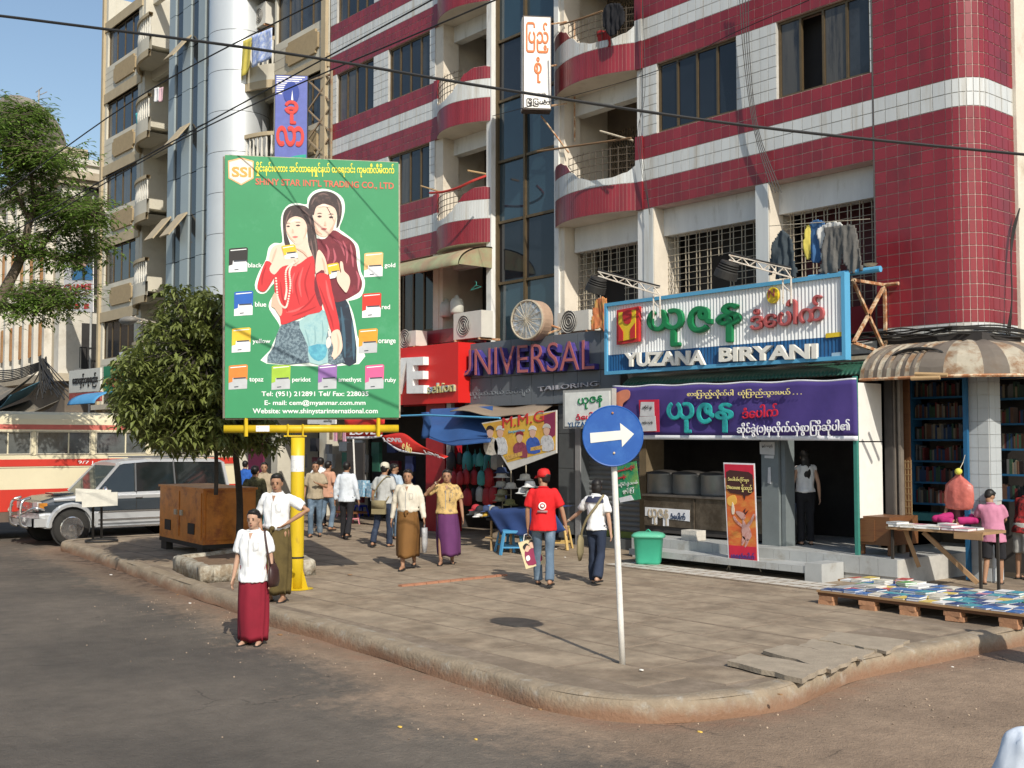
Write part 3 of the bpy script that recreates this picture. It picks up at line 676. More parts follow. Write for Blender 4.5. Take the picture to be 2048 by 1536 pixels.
# ================================================================ CREAM BUILDING
crm = mat('cream_wall', (.56, .53, .44), .8, var=.1, scale=1.2, bump=.003, c2=(.44, .39, .3), c2s=1.0, c2t=.64)
tan = mat('tan_belt', (.42, .345, .225), .8, var=.12, scale=2)
tanp = mat('brown_plaque', (.36, .275, .16), .9, var=.12, scale=8, bump=.01, bscale=60)
crb = thing('apartment_block', 'cream apartment block with brown plaques and a central bay of grey glass strips', 'building', (-37, 16.5, 0))
BX0, BX1 = fy(204, 400).x, X_(651)
FC = 3.0; WB = [5.6, 8.6, 11.6, 14.6, 17.6]; TOP = 20.6
cl0, cl1 = fy(211, 360).x, fy(273, 360).x         # left windows
cr0, cr1 = fy(553, 60).x, fy(645, 60).x           # right windows
bl1 = fy(334, 360).x; br0 = fy(484, 360).x; br1 = fy(545, 200).x
def cblock(x0, x1, w0, w1):
    m = MB(); tb = MB()
    m.box((x0, YF, 3.6), (w0, YF+.3, TOP)); m.box((w1, YF, 3.6), (x1, YF+.3, TOP))
    for b in WB:
        m.box((w0, YF, b-1.1), (w1, YF+.3, b)); tb.box((x0-.02, YF-.05, b+1.5), (x1+.02, YF+.1, b+1.9)); m.box((w0, YF, b+1.5), (w1, YF+.3, b+1.9))
        window(w0, w1, b, b+1.5, YF+.08, 4, crb)
        MB().box((w0, YF+.4, b-.1), (w1, YF+.45, b+1.6)).build('dark_room_backing', dark, crb)
        cx = (w0+w1)/2 + .1*(w1-w0); hw = (w1-w0)*.34; c = .14; z0 = b-.92; z1 = b-.2
        pts = [(cx-hw+c, z0), (cx+hw-c, z0), (cx+hw-c, z0+c*.6), (cx+hw, z0+c), (cx+hw, z1-c), (cx+hw-c, z1-c*.6), (cx+hw-c, z1), (cx-hw+c, z1), (cx-hw+c, z1-c*.6), (cx-hw, z1-c), (cx-hw, z0+c), (cx-hw+c, z0+c*.6)]
        MB().prism([(x, YF-.003, z) for x, z in pts], (0, -.07, 0)).build('plaque', tanp, crb)
        # thin tile courses scored over the panel
        g = MB()
        for q in range(1, 4): g.box((x0, YF-.004, b-1.1+q*.28), (x1, YF-.001, b-1.1+q*.28+.012))
        g.build('scored_joint', mat('joint_tan', (.36,.33,.27), .9), crb)
    m.build('wall', crm, crb); tb.build('belt_course', tan, crb)
cblock(BX0, cl1+.35, cl0, cl1); cblock(br1+.1, BX1, cr0, cr1)
MB().box((BX0, YF+.3, 3.6), (BX0+.3, 26, TOP)).box((BX0+.3, 19, 0), (BX1, 26, TOP)).build('rear_wall', crm, crb)
MB().box((BX0-.08, YF-.1, 0), (BX0+.12, YF+.12, TOP)).build('corner_pilaster', tan, crb)
MB().box((BX1-.28, YF-.1, 3.6), (BX1-.03, YF+.12, TOP)).build('corner_pilaster', tan, crb)
balm = mat('baluster_white', (.62, .6, .53), .7)
def cbalc(x0, x1, b, out=.75, mirror=False):
    W = x1-x0; n = 14
    def pos(u, r=0):
        s = math.sin(min(1, u*1.25)*math.pi/2)**.7 if not mirror else math.sin(min(1, (1-u)*1.25)*math.pi/2)**.7
        return x0 + W*u, YF - (out+r)*s
    def strip(z0, z1, r=0, th=.1):
        m = MB()
        for i in range(n):
            (xa, ya), (xb, yb) = pos(i/n, r), pos((i+1)/n, r)
            m.add([(xa,ya,z0),(xb,yb,z0),(xb,yb,z1),(xa,ya,z1),(xa,ya+th,z0),(xb,yb+th,z0),(xb,yb+th,z1),(xa,ya+th,z1)], [(0,1,2,3),(5,4,7,6),(3,2,6,7),(1,0,4,5)])
        return m
    m = strip(b-1.05, b-.55); 
    for i in range(n):
        (xa, ya), (xb, yb) = pos(i/n), pos((i+1)/n)
        m.add([(xa,ya,b-1.1),(xb,yb,b-1.1),(xb,19,b-1.1),(xa,19,b-1.1)], [(3,2,1,0)]); m.add([(xa,ya+.1,b-.9),(xb,yb+.1,b-.9),(xb,19,b-.9),(xa,19,b-.9)], [(0,1,2,3)])
    m.build('balcony', crm, crb)
    strip(b-1.3, b-1.05, .03).build('belt_course', tan, crb); strip(b+.2, b+.32, .03, .16).build('balcony_rail', tan, crb)
    mb = MB()
    for i in range(13):
        x, y = pos((i+.5)/13); mb.lathe([(.03, b-.55), (.05, b-.3), (.025, b-.05), (.04, b+.2)], (x, y+.06, 0), 6)
    mb.build('balustrade', balm, crb, True)
    # reveal, door
    MB().box((x0, 18.3, b-.9), (x1, 18.4, b+2.0)).build('balcony_back_wall', plast, crb)
    dw = window(x0+W*.35, x0+W*.95, b-.85, b+1.3, 18.2, 2, crb, gm=mat('brown_door_glass', (.1,.045,.025), .3))
    MB().box((x0, YF+.3, b+1.55), (x1, YF+.5, b+1.9)).build('beam', crm, crb)
    MB().box((x0-.01, YF+.02, b-1.0), (x0+.25, 18.3, b+1.95)).build('reveal', crm, crb)
for b in WB: cbalc(cl1+.35, bl1, b)
for b in WB: cbalc(br0, br1+.1, b, .5, True)
# grey glass bay: alternating strips and the big shiny column
g1 = mat('grey_panel', (.30, .35, .36), .35, var=.06, scale=.6, spec=.6)
g2 = mat('bay_dark_glass', (.025, .03, .035), .08, var=.3, scale=.6, spec=.7)
YB = 15.8
sx = [fy(p, 400, YB).x for p in (334, 346, 361, 377, 392, 405, 419, 430)]
for i in range(7):
    gm = (g1, g2)[i % 2]; mb = MB(); z0, z1 = 7.0, TOP+1
    if i % 2 == 0:
        for k in range(10): mb.box((sx[i], YB, z0+k*1.45), (sx[i+1]-.01, YB+.3, min(z0+(k+1)*1.45-.02, z1)))
    else:
        for k in range(10): mb.box((sx[i], YB+.06, z0+k*1.45), (sx[i+1], YB+.12, z0+(k+1)*1.45-.03))
    o = mb.build('grey_strip' if i % 2 == 0 else 'glass_strip', gm, crb)
MB().box((sx[0], YB+.14, 3.6), (sx[-1]+1, YB+.6, TOP+1)).build('bay_core', dark, crb)
MB().box((sx[0]-.02, YB+.0, 3.6), (sx[-1]+.4, YB+.3, 6.98)).build('bay_lower_wall', crm, crb)
cyl = mat('aluminium_cladding', (.62, .65, .66), .38, metal=.35, var=.05, scale=1)
cc = fy(457, 400, YB+.2); mb = MB()
rr = (fy(484, 400, YB+.2).x - fy(430, 400, YB+.2).x)/2
for k in range(12):
    z0 = 6.2+k*1.3; mb.lathe([(rr, z0+.008), (rr, z0+1.292)], (cc.x+.05, YB+.5, 0), 48)
mb.build('round_column', cyl, crb, True)
MB().lathe([(rr-.02, 6.0), (rr-.02, 22)], (cc.x+.05, YB+.5, 0), 24).build('column_core', dark, crb)
# tilted open window flaps
fl = mat('flap_beige', (.40, .33, .22), .6)
for px, py in ((373, 100), (370, 275), (333, 460), (365, 452)):
    p = fy(px, py, YB); m = Matrix.Rotation(math.radians(-38), 3, 'X')
    MB().bx((p.x, YB-.32, p.z), (.75, .05, 1.05), m).build('window_flap', fl, crb)
MB().box((BX0, YF-.3, 3.55), (BX1-.1, 19, 3.75)).build('canopy_slab', crm, crb)
# laundry, cloths and air conditioner on its balconies
def cloth(name, label, cat, pts, m, th=.015, group=None, wob=.05, nu=8, nv=10):
    A, B, C, D = [Vector(p) for p in pts]   # TL, TR, BR, BL
    nrm = (B-A).cross(D-A).normalized()
    mb = MB(); ph = R.uniform(0, 9)
    mb.grid(lambda u, v: A.lerp(B, u).lerp(D.lerp(C, u), v) + nrm * (wob * v**.5 * (math.sin(u*9+ph) + .5*math.sin(u*17+ph*2+v*2))*.6), nu*2, nv, thick=nrm*th)
    return tag(mb.build(name, m, None, True), label, cat, group)
ym = mat('cloth_yellow', (.6, .5, .1), .9); bm2 = mat('cloth_blue', (.32, .42, .75), .9, c2=(.7,.75,.85), c2s=8, c2t=.5)
cloth('hanging_cloth', 'yellow cloth hanging over the balcony rail beside the round metal column', 'cloth', [fy(486,82,15.9), fy(503,75,15.9), fy(500,135,15.9), fy(480,162,15.9)], ym)
cloth('hanging_cloth', 'blue and white patterned cloth hanging over the balcony rail', 'cloth', [fy(503,72,15.85), fy(544,55,15.85), fy(543,115,15.85), fy(503,135,15.85)], bm2)
cloth('hanging_cloth', 'turquoise cloth draped over a left balcony rail of the cream block', 'cloth', [fy(270,228,15.9), fy(300,208,15.9), fy(290,232,15.9), fy(274,266,15.9)], mat('cloth_teal', (.1,.5,.5), .9))
for i, (px, m, l) in enumerate(((313, mat('cloth_white', (.75,.75,.75), .9), 'white'), (321, mat('cloth_pink', (.75,.5,.55), .9), 'pink'))):
    cloth('hanging_shirt', f'{l} shirt drying inside a left balcony of the cream block', 'shirt', [fy(px-5,177,16.3), fy(px+5,174,16.3), fy(px+5,202,16.3), fy(px-5,205,16.3)], m)

# ================================================================ ORNATE BUILDING FAR LEFT
ob = thing('old_building', 'old beige building with pilasters and orange shutters beyond the cross street', 'building', (-52, 17, 0))
obw = mat('old_beige_wall', (.46, .40, .30), .85, var=.14, scale=.8, c2=(.34,.28,.2), c2s=.6, c2t=.6); obl = mat('old_white_wall', (.60, .57, .50), .85, var=.12, scale=.9, c2=(.42,.38,.31), c2s=.5, c2t=.62)
orn = mat('orange_shutter', (.32, .18, .08), .7, var=.2, scale=3, c2=(.3,.12,.04), c2s=2)
OX, OY = -52.0, 16.9
MB().box((OX-30, OY, 5.2), (OX-.6, OY+20, 14.3)).build('wall', obw, ob)
MB().box((OX-.6, OY-.02, 5.2), (OX, OY+20, 14.0)).build('side_wall', obl, ob)
MB().box((OX-30, OY+.3, 0), (OX, OY+20, 5.2)).build('ground_floor_wall', inter, ob)
for z0, z1, o_ in ((14.0, 14.25, .25), (14.25, 14.6, .45), (15.0, 15.25, .2), (5.0, 5.35, .35)):
    MB().box((OX-30, OY-o_, z0), (OX+o_, OY+20, z1)).build('cornice', obw if z0 < 15 else obl, ob)
MB().box((OX-30, OY-.05, 14.6), (OX+.05, OY+20, 15.0)).build('parapet', obl, ob)
# gable block and sunlit parapet behind
MB().box((OX-1.6, OY-.2, 15.25), (OX-.2, OY+1.2, 15.8)).build('corner_block', obw, ob)
mb = MB(); pts = [(OX-8, OY, 15.2), (OX-3, OY, 15.2), (OX-3, OY, 15.9), (OX-4.2, OY, 16.3), (OX-5.5, OY, 17.2), (OX-6.8, OY, 16.3), (OX-8, OY, 15.9)]; mb.prism(pts, (0, .5, 0)); mb.build('gable', obw, ob)
x = OX - 1.0
while x > OX - 14:
    MB().box((x-.3, OY-.35, 5.35), (x, OY, 14.0)).build('pilaster', obl, ob)
    for zb, zt_ in ((6.1, 8.6), (9.6, 12.4)):
        MB().box((x-1.35, OY-.04, zb), (x-.5, OY-.012, zt_)).build('window', dark, ob)
        MB().bx((x-.62, OY-.2, (zb+zt_)/2-.3), (.05, .3, zt_-zb-.9)).build('shutter', orn, ob)
        MB().bx((x-1.25, OY-.06, (zb+zt_)/2-.3), (.05, .3, zt_-zb-.9)).build('shutter', orn, ob)
    x -= 1.5
# side face openings with balconies
for zb in (5.6, 9.0, 12.0):
    ya = 17.9
    MB().box((OX-.02, ya, zb), (OX+.012, ya+3, zb+2.1)).build('opening', dark, ob)
    MB().box((OX, ya-.3, zb-.22), (OX+.7, ya+3, zb-.05)).build('balcony_slab', obl, ob)
    mb = MB()
    for i in range(10): mb.box((OX+.65, ya-.3+i*.3, zb), (OX+.68, ya-.27+i*.3, zb+.9))
    mb.box((OX+.64, ya-.3, zb+.9), (OX+.69, ya+3, zb+.94)); mb.build('balcony_railing', black, ob)
MB().tube([(OX+.6, 18.1, 2), (OX+.6, 18.1, 13.5)], .05, 8).build('drain_pipe', mat('grey_pipe', (.4,.4,.38), .6), ob)
dish_m = mat('dish_grey', (.22, .2, .17), .7)
def dish(p, r, rz, tilt, label, m=dish_m):
    t = thing('satellite_dish', label, 'satellite dish', p)
    M = Matrix.Rotation(rz, 3, 'Z') @ Matrix.Rotation(tilt, 3, 'X'); mb = MB(); p = Vector(p)
    for k in range(6):
        pass
    rs = [[p + Vector((0,0,.2)) + M @ Vector((r*q*math.cos(a*math.pi/12), r*q*math.sin(a*math.pi/12), .35*r*q*q)) for a in range(24)] for q in (.02,.3,.6,.85,1,1.0)]
    rs[5] = [v + M @ Vector((0,0,-.03)) for v in rs[5]]; rs += [[v - M @ Vector((0,0,.05)) for v in rr_] for rr_ in (rs[3], rs[1], rs[0])]
    mb.rings(rs); mb.build('dish', m, t, True)
    mb = MB(); mb.tube([p, p+Vector((0,0,-1.1))], .05, 6); mb.build('mast', m, t)
    mb = MB(); mb.tube([p+Vector((0,0,.2)), p+Vector((0,0,.2))+M@Vector((0,0,r*.9))], .03, 5); mb.build('feed_arm', m, t)
    return t
q = fy(40, 290, 16.0); dish((q.x, q.y, q.z), 2.0, math.radians(30), math.radians(-52), 'large dark satellite dish on the roof of the old beige building')
q = fy(78, 180, 17.5); MB_ = MB(); MB_.tube([(q.x, q.y, 15), (q.x, q.y, q.z)], .04, 5); MB_.beam((q.x-.5, q.y, q.z), (q.x+.5, q.y, q.z), .03); MB_.beam((q.x-.3, q.y, q.z-.25), (q.x+.3, q.y+.3, q.z-.1), .03)
tag(MB_.build('roof_antenna', mat('thin_metal', (.35,.33,.3), .6)), 'thin television antenna mast standing on the far left roof', 'antenna')
# white house behind, beside the old building
hb = thing('white_house', 'plain white rendered building with flat parapet rising behind the old beige one', 'building', (-56, 24, 0))
MB().box((-70, 23, 0), (-50.5, 40, 17.0)).build('wall', obl, hb); MB().box((-70.2, 22.8, 17.0), (-50.3, 40.2, 17.3)).build('cornice', crm, hb)
fb = thing('distant_building', 'grey distant building closing the view behind the bus on the far left', 'building', (-75, 5, 0))
MB().box((-95, -30, 0), (-80, 14, 11)).build('wall', inter, fb); MB().box((-95.2, -30, 11), (-79.8, 14.2, 11.4)).build('parapet', obl, fb)
for k in range(12):
    for zz in (4.5, 7.8): MB().box((-80, -28+k*3.4, zz), (-79.97, -26.4+k*3.4, zz+1.7)).build('window', dark, fb)
# CHAMPS poster: printed banner hung on the side wall
YS = 16.2
def quad(pts, px=None): return [fy(x, y, YS) for x, y in pts]
po = thing('vertical_banner', 'tall printed banner of a man in a blue jacket hung by the drainpipe', 'banner', tuple(fy(160, 560, YS)))
def card(pxs, Y, th, name, m, parent, smooth_n=0, lift=0):
    P = [fy(x, y, Y) for x, y in pxs]
    if smooth_n: P = bez(P, smooth_n)
    mb = MB(); mb.prism([p + Vector((0, -lift, 0)) for p in P], (0, th, 0)); return mb.build(name, m, parent)
card([(128,502),(186,500),(186,624),(128,622)], YS, .03, 'banner_sheet', mat('banner_white', (.72,.70,.68), .7), po)
card([(140,503),(186,502),(186,560),(144,560)], YS, .004, 'printed_backdrop', mat('print_grey', (.2,.2,.24), .7), po, 0, .006)
card([(144,560),(150,538),(164,530),(184,532),(186,560)], YS, .004, 'printed_jacket', mat('print_blue', (.05,.2,.4), .7), po, 0, .012)
card([(158,512),(167,508),(176,514),(176,526),(168,536),(160,528)], YS, .004, 'printed_face', mat('print_skin', (.6,.38,.28), .7), po, 4, .018)
card([(157,514),(163,506),(174,506),(178,514),(170,511)], YS, .004, 'printed_hair', black, po, 3, .022)
card([(165,537),(170,537),(171,560),(166,560)], YS, .004, 'printed_tie', black, po, 0, .02)
prr = mat('print_red', (.55,.04,.04), .7)
text('CHAME', fy(129,569,YS), fy(183,567,YS), fy(129,580,YS), .01, prr, po, bold=.02, lift=.01)
text('ဆေးပြားများ', fy(134,585,YS), fy(180,583,YS), fy(134,592,YS), .008, prr, po, lift=.01)
text('ကျယ်(၆)', fy(138,593,YS), fy(176,592,YS), fy(138,604,YS), .008, black, po, lift=.01)
for k in range(3): card([(132+k*18,608),(142+k*18,607),(142+k*18,617),(132+k*18,618)], YS, .004, 'printed_product', prr, po, 0, .01)
# street-level muddle under the left buildings
sb = thing('shop_sign', 'white shop sign with black Burmese lettering above the bus roof', 'sign', tuple(fy(165, 760, 15)))
card([(138,742),(200,735),(200,782),(138,786)], 15, .08, 'sign_board', mat('sign_offwhite', (.55,.55,.5), .7), sb)
text('ဆေးနှင့်ပစ္စည်း', fy(146,749,15), fy(196,744,15), fy(146,777,15), .03, black, sb, bold=.02, lift=.005)
card([(138,787),(200,783),(200,802),(138,806)], 15, .08, 'lower_panel', mat('sign_maroon', (.3,.06,.05), .7, c2=(.6,.5,.4), c2s=9, c2t=.6), sb)
gs = thing('shop_sign', 'green shop sign with faded red lettering left of the leafy street tree', 'sign', tuple(fy(225, 760, 16.3)))
card([(207,733),(252,728),(252,786),(207,788)], 16.3, .1, 'sign_board', mat('sign_green', (.02,.19,.09), .6), gs)
text('ဆိုင်', fy(212,750,16.3), fy(245,745,16.3), fy(212,776,16.3), .02, mat('faded_red', (.35,.09,.05), .7), gs, lift=.005)
ws = thing('hanging_banner', 'small white banner with a blue round emblem between tree and cream block', 'banner', tuple(fy(255, 720, 15.8)))
card([(238,705),(300,695),(300,742),(246,742)], 15.8, .03, 'banner_sheet', mat('sign_pale', (.6,.62,.66), .7), ws)
card([(246,716),(253,712),(258,722),(256,735),(248,732)], 15.8, .004, 'emblem', mat('print_darkblue', (.03,.06,.3), .6), ws, 4, .006)
text('Gu', fy(258,716,15.8), fy(278,712,15.8), fy(258,728,15.8), .006, mat('print_darkblue', (.03,.06,.3), .6), ws, lift=.004)
aw = mat('awning_dirty', (.13, .12, .10), .9, var=.3, scale=2, c2=(.24,.2,.15), c2s=1.5); awb = mat('awning_teal', (.05, .13, .18), .85, var=.2)
for pts, m, l in (([(0,770),(75,742),(95,780),(10,800)], aw, 'sagging grey cloth awning at the far left edge above the bus'), ([(18,790),(80,762),(88,792),(30,812)], awb, 'dark teal cloth awning sagging over a stall behind the bus'), ([(60,800),(118,800),(122,830),(30,832)], aw, 'grey tarpaulin hump showing just over the bus roof')):
    P = [fy(x, y, 13.6) for x, y in pts]; mb = MB()
    mb.grid(lambda u, v: P[0].lerp(P[1], u).lerp(P[3].lerp(P[2], u), v) + Vector((0, -1.2*v, -.35*math.sin(math.pi*u))), 10, 8, thick=(0, .0, -.03)); tag(mb.build('cloth_awning', m, None, True), l, 'awning')
blt = mat('blue_plastic_sheet', (.07, .27, .5), .6, var=.15)
mb = MB(); a = fy(193, 812, 14); b = fy(250, 805, 14); mb.grid(lambda u, v: (a.x+(b.x-a.x)*u, 14-1.0*math.sin(v*1.5), a.z+.45*math.cos(v*1.5)), 8, 6, thick=(0,0,-.03)); tag(mb.build('small_awning', blt, None, True), 'bright blue rounded plastic awning above the bus beside the leafy tree', 'awning')
for xs_, Y, m in ((-60, 17.1, inter), (-46, 17.2, dark)): pass
# tangle of cables at the building corner
cb = MB(); c0 = fy(85, 722, 15.6)
for k in range(34):
    a = c0 + Vector((R.uniform(-.3,.3), R.uniform(-.1,.1), R.uniform(-.2,.2))); b = fy(R.uniform(60,145), R.uniform(760,800), 15.4)
    m_ = a.lerp(b, .5) + Vector((R.uniform(-.2,.2), 0, -.25*R.random())); cb.tube(spl([a, m_, b], 5), .028, 4)
tag(stuff(cb.build('cable_tangle', mat('cable_black', (.03,.028,.025), .6))), 'dense tangle of black cables at the corner of the old beige building', 'cables')
cb = MB(); 
for k in range(7):
    a = fy(-20, 742+k*4, 15.8); b = fy(88, 722+k*2.5, 15.6); cb.tube(spl([a, a.lerp(b,.5)+Vector((0,0,-.15)), b], 6), .03, 4)
tag(stuff(cb.build('cable_bundle', MATS['cable_black'])), 'bundle of thick black cables running along the old building ledge', 'cables')
# ================================================================ SIGNS AND SHOP FRONTS
wb = mat('sign_white_board', (.74, .76, .76), .5, var=.05, scale=2)
sblue = mat('sign_sky_blue', (.10, .36, .58), .45, var=.06, scale=4)
navy = mat('sign_navy', (.012, .085, .22), .5, var=.08)
def corr(mb, x0, x1, z0, z1, Y, pitch=.07, amp=.014):     # vertical corrugation
    n = int((x1-x0)/pitch)*4
    mb.grid(lambda u, v: (x0+(x1-x0)*u, Y - amp*(.5+.5*math.sin(u*n/4*2*math.pi)), z0+(z1-z0)*v), n, 1, thick=(0, .03, 0))
YY = 15.3
ys = thing('restaurant_sign', 'big white corrugated restaurant sign with blue frame reading YUZANA BIRYANI', 'sign', (-13, YY, 3.6))
x0, x1 = X_(1213, YY), X_(1697, YY); z0, z1 = 3.57, 4.95; zm = z0 + (z1-z0)*.275
mb = MB(); corr(mb, x0+.06, x1-.06, zm, z1-.06, YY); mb.build('corrugated_panel', wb, ys)
mb = MB(); corr(mb, x0+.06, x1-.06, z0+.06, zm, YY); mb.build('lower_panel', navy, ys)
for a, b in (((x0, YY-.05, z0), (x0+.065, YY+.1, z1)), ((x1-.065, YY-.05, z0), (x1, YY+.1, z1)), ((x0+.065, YY-.05, z0), (x1-.065, YY+.1, z0+.065)), ((x0+.065, YY-.05, z1-.065), (x1-.065, YY+.1, z1))):
    MB().box(a, b).build('frame_bar', sblue, ys)
MB().box((x0+.06, YY+.05, z0+.06), (x1-.06, YY+.09, z1-.06)).build('sign_box', mat('sign_back', (.3,.33,.33), .6), ys)
def T3(s, tl, tr, bl, Y, dp, m, p, bold=0, lift=0, name='lettering'): return text(s, fy(*tl, Y), fy(*tr, Y), fy(*bl, Y), dp, m, p, name, bold, lift=lift)
gL = mat('letter_green', (.012, .2, .07), .45); rL = mat('letter_rose', (.42, .1, .1), .5); wL = mat('letter_cream', (.8, .78, .7), .5)
YL = YY - .02
T3('ယု', (1298,622), (1370,615), (1298,697), YL, .07, gL, ys, bold=.03); T3('ဇ', (1379,615), (1427,610), (1379,668), YL, .07, gL, ys, bold=.03); T3('န', (1436,609), (1484,604), (1436,687), YL, .07, gL, ys, bold=.03)
T3('ဒံပေါက်', (1503,612), (1650,588), (1503,662), YL, .06, rL, ys, bold=.022)
T3('YUZANA', (1252,706), (1413,700), (1252,734), YL, .06, wL, ys, bold=.035)
T3('BIRYANI', (1442,696), (1637,687), (1442,724), YL, .06, wL, ys, bold=.035)
ch = mat('emblem_yellow', (.72, .52, .03), .5); chr_ = mat('emblem_red', (.5, .03, .03), .5)
em = MB(); P = [fy(x, y, YL) for x, y in ((1239,621),(1283,613),(1283,683),(1239,690))]
mb = MB(); mb.prism(P, (0,-.08,0)); mb.build('emblem_box', chr_, ys)
card([(1244,626),(1278,620),(1278,677),(1244,684)], YL, .012, 'emblem_plate', ch, ys, 0, .095)
card([(1254,624),(1270,621),(1270,640),(1266,648),(1258,648),(1254,640)], YL, .01, 'emblem_mark', chr_, ys, 2, .11)
card([(1245,650),(1254,664),(1254,682),(1245,683)], YL, .01, 'emblem_mark', chr_, ys, 0, .11)
card([(1278,646),(1268,660),(1268,678),(1278,676)], YL, .01, 'emblem_mark', chr_, ys, 0, .11)
c = fy(1548, 591, YL); mb = MB(); mb.prism([c + Vector((.115*math.cos(a*math.pi/12), 0, .135*math.sin(a*math.pi/12))) for a in range(24)], (0,-.05,0)); mb.build('emblem_disc', ch, ys)
T3('N', (1541,580), (1553,578), (1541,596), YL, .012, rL, ys, bold=0, lift=.052)
card([(1652,667),(1691,663),(1691,672),(1652,676)], YL, .01, 'small_label', ch, ys, 0, .01)
card([(1664,706),(1686,704),(1686,716),(1664,717)], YL, .01, 'small_label', mat('label_pale', (.35,.5,.6), .6), ys, 0, .01)
# rusty cross-braced bracket at the right end, blue pipe
br = thing('sign_bracket', 'rusty cross-braced bracket holding the right end of the restaurant sign', 'bracket', (x1, YY, 3.6))
bx0 = x1 - .03
A = Vector((bx0, YY+.22, 4.85)); B = Vector((bx0, 16.44, 4.85)); C_ = Vector((bx0, YY+.22, 3.85)); D_ = Vector((bx0, 16.44, 3.72))
for p, q in ((A, B), (C_, D_), (B, D_), (A, D_), (C_, B)): MB().beam(p, q, .045).build('brace', rust, br)
for p in (B, D_): MB().tube([p, p + Vector((.25, 0, 0))], .03, 8).build('bracket_stub', rust, br)
tag(MB().tube([(x1-.9, YY+.3, 4.98), (x1+.42, YY+.3, 4.98)], .05, 10).build('blue_pipe', sblue), 'short sky blue pipe sticking out above the right end of the restaurant sign', 'pipe')
# truss flood lamps
lampm = mat('lamp_black', (.025,.024,.022), .6); lampg = mat('truss_white', (.6,.55,.47), .5, c2=(.36,.16,.07), c2s=22, c2t=.6)
def flood(pb, pe, label):
    t = thing('flood_lamp', label, 'lamp', tuple(pb)); pb, pe = Vector(pb), Vector(pe)
    d = pe - pb; up = Vector((0, 0, .14)); mb = MB()
    for o_ in (Vector(), up): mb.tube([pb+o_, pe+o_*.6], .014, 5)
    n = 9
    for i in range(n): a = pb + d*(i/n) + (up*(1-.4*i/n) if i % 2 else Vector()); b = pb + d*((i+1)/n) + (Vector() if i % 2 else up*(1-.4*(i+1)/n)); mb.tube([a, b], .01, 4)
    mb.build('truss_arm', lampg, t)
    mb = MB(); mb.tube([pb, pb+Vector((0,0,-.42))], .016, 5); mb.tube([pb+Vector((-.16,0,0)), pb+Vector((-.16,0,-.42))], .016, 5); mb.tube([pb+up, pb+up+Vector((-.16,0,0))], .014, 5); mb.tube([pb+Vector((0,0,-.25)), pb+Vector((-.16,0,-.1))], .01, 5); mb.build('upright', lampg, t)
    mb = MB(); mb.tube(spl([pb+up+Vector((0,0,.02)), pb.lerp(pe,.5)+Vector((0,0,.13)), pe+Vector((0,0,.12))], 4), .018, 5); mb.build('cable', black, t)
    M = Matrix.Rotation(math.radians(25), 3, 'Y'); mb = MB(); rs = []
    c0 = pe + Vector((-.02, 0, -.14))
    for r, h in ((.08,.12),(.15,.11),(.16,.08),(.14,.06),(.17,.04),(.15,.02),(.18,0),(.16,-.02),(.19,-.04),(.2,-.16),(.18,-.17)): rs.append([c0 + M @ Vector((r*math.cos(a*math.pi/10), r*math.sin(a*math.pi/10), h)) for a in range(20)])
    mb.rings(rs); mb.build('lamp_head', lampm, t)
    return t
flood(fy(1320, 590, 15.1), fy(1196, 552, 14.6), 'black flood lamp on a white truss arm above the left half of the sign')
flood(fy(1582, 555, 15.1), fy(1458, 520, 14.6), 'black flood lamp on a white truss arm above the middle of the sign')
# laundry behind the sign
LY = 15.55
gcl = mat('cloth_grey', (.13, .125, .115), .95, bump=.004, bscale=30)
def outline(name, label, cat, pts, m, Y=LY, th=.05, n=3, group=None, lift=0):
    P = bez([fy(x, y, Y) for x, y in pts], n); mb = MB(); Q = [(p.x, p.z) for p in P]; c_ = .022
    def ins(x, z):
        k = False; j_ = len(Q)-1
        for i_ in range(len(Q)):
            if (Q[i_][1] > z) != (Q[j_][1] > z) and x < (Q[j_][0]-Q[i_][0])*(z-Q[i_][1])/(Q[j_][1]-Q[i_][1]) + Q[i_][0]: k = not k
            j_ = i_
        return k
    xa_ = min(q[0] for q in Q); xb_ = max(q[0] for q in Q); za_ = min(q[1] for q in Q); zb_ = max(q[1] for q in Q); nx = int((xb_-xa_)/c_)+1; nz_ = int((zb_-za_)/c_)+1; ids = {}; vs = []; fs = []
    def vid(a, b):
        if (a, b) not in ids:
            x = xa_+a*c_; z = za_+b*c_; f = (zb_-z)/(zb_-za_); ids[(a, b)] = len(vs); vs.append((x + R.uniform(-.003,.003), Y - (.03+.05*f)*noise.noise(Vector((x*13, 3, z*2.2))) - .02*noise.noise(Vector((x*30, 7, z*7))), z))
        return ids[(a, b)]
    for a in range(nx):
        for b in range(nz_):
            if ins(xa_+(a+.5)*c_, za_+(b+.5)*c_): fs.append((vid(a,b), vid(a+1,b), vid(a+1,b+1), vid(a,b+1)))
    k_ = len(vs); edges = {}
    for f in fs:
        for q in range(4): e = (f[q], f[(q+1) % 4]); edges[e] = 1
    bk_ = [(x, y+.02, z) for x, y, z in vs]; side_ = [(b, a, a+k_, b+k_) for a, b in edges if (b, a) not in edges]
    mb.add(vs + bk_, fs + [tuple(q+k_ for q in f[::-1]) for f in fs] + side_); o = mb.build(name, m, None, True)
    return tag(o, label, cat, group)
outline('hanging_trousers', 'grey trousers hung to dry above the right end of the restaurant sign', 'trousers', [(1648,456),(1664,452),(1680,454),(1694,448),(1708,452),(1713,476),(1719,510),(1727,540),(1714,546),(1698,548),(1690,525),(1683,504),(1679,525),(1674,547),(1655,549),(1640,545),(1646,515),(1644,490),(1650,472)], gcl, n=1)
outline('hanging_shirt', 'denim blue shirt hanging left of the grey trousers', 'shirt', [(1620,446),(1636,440),(1648,446),(1650,470),(1640,478),(1640,520),(1620,520),(1619,478),(1612,468)], mat('cloth_denim', (.05,.13,.28), .95), LY+.05)
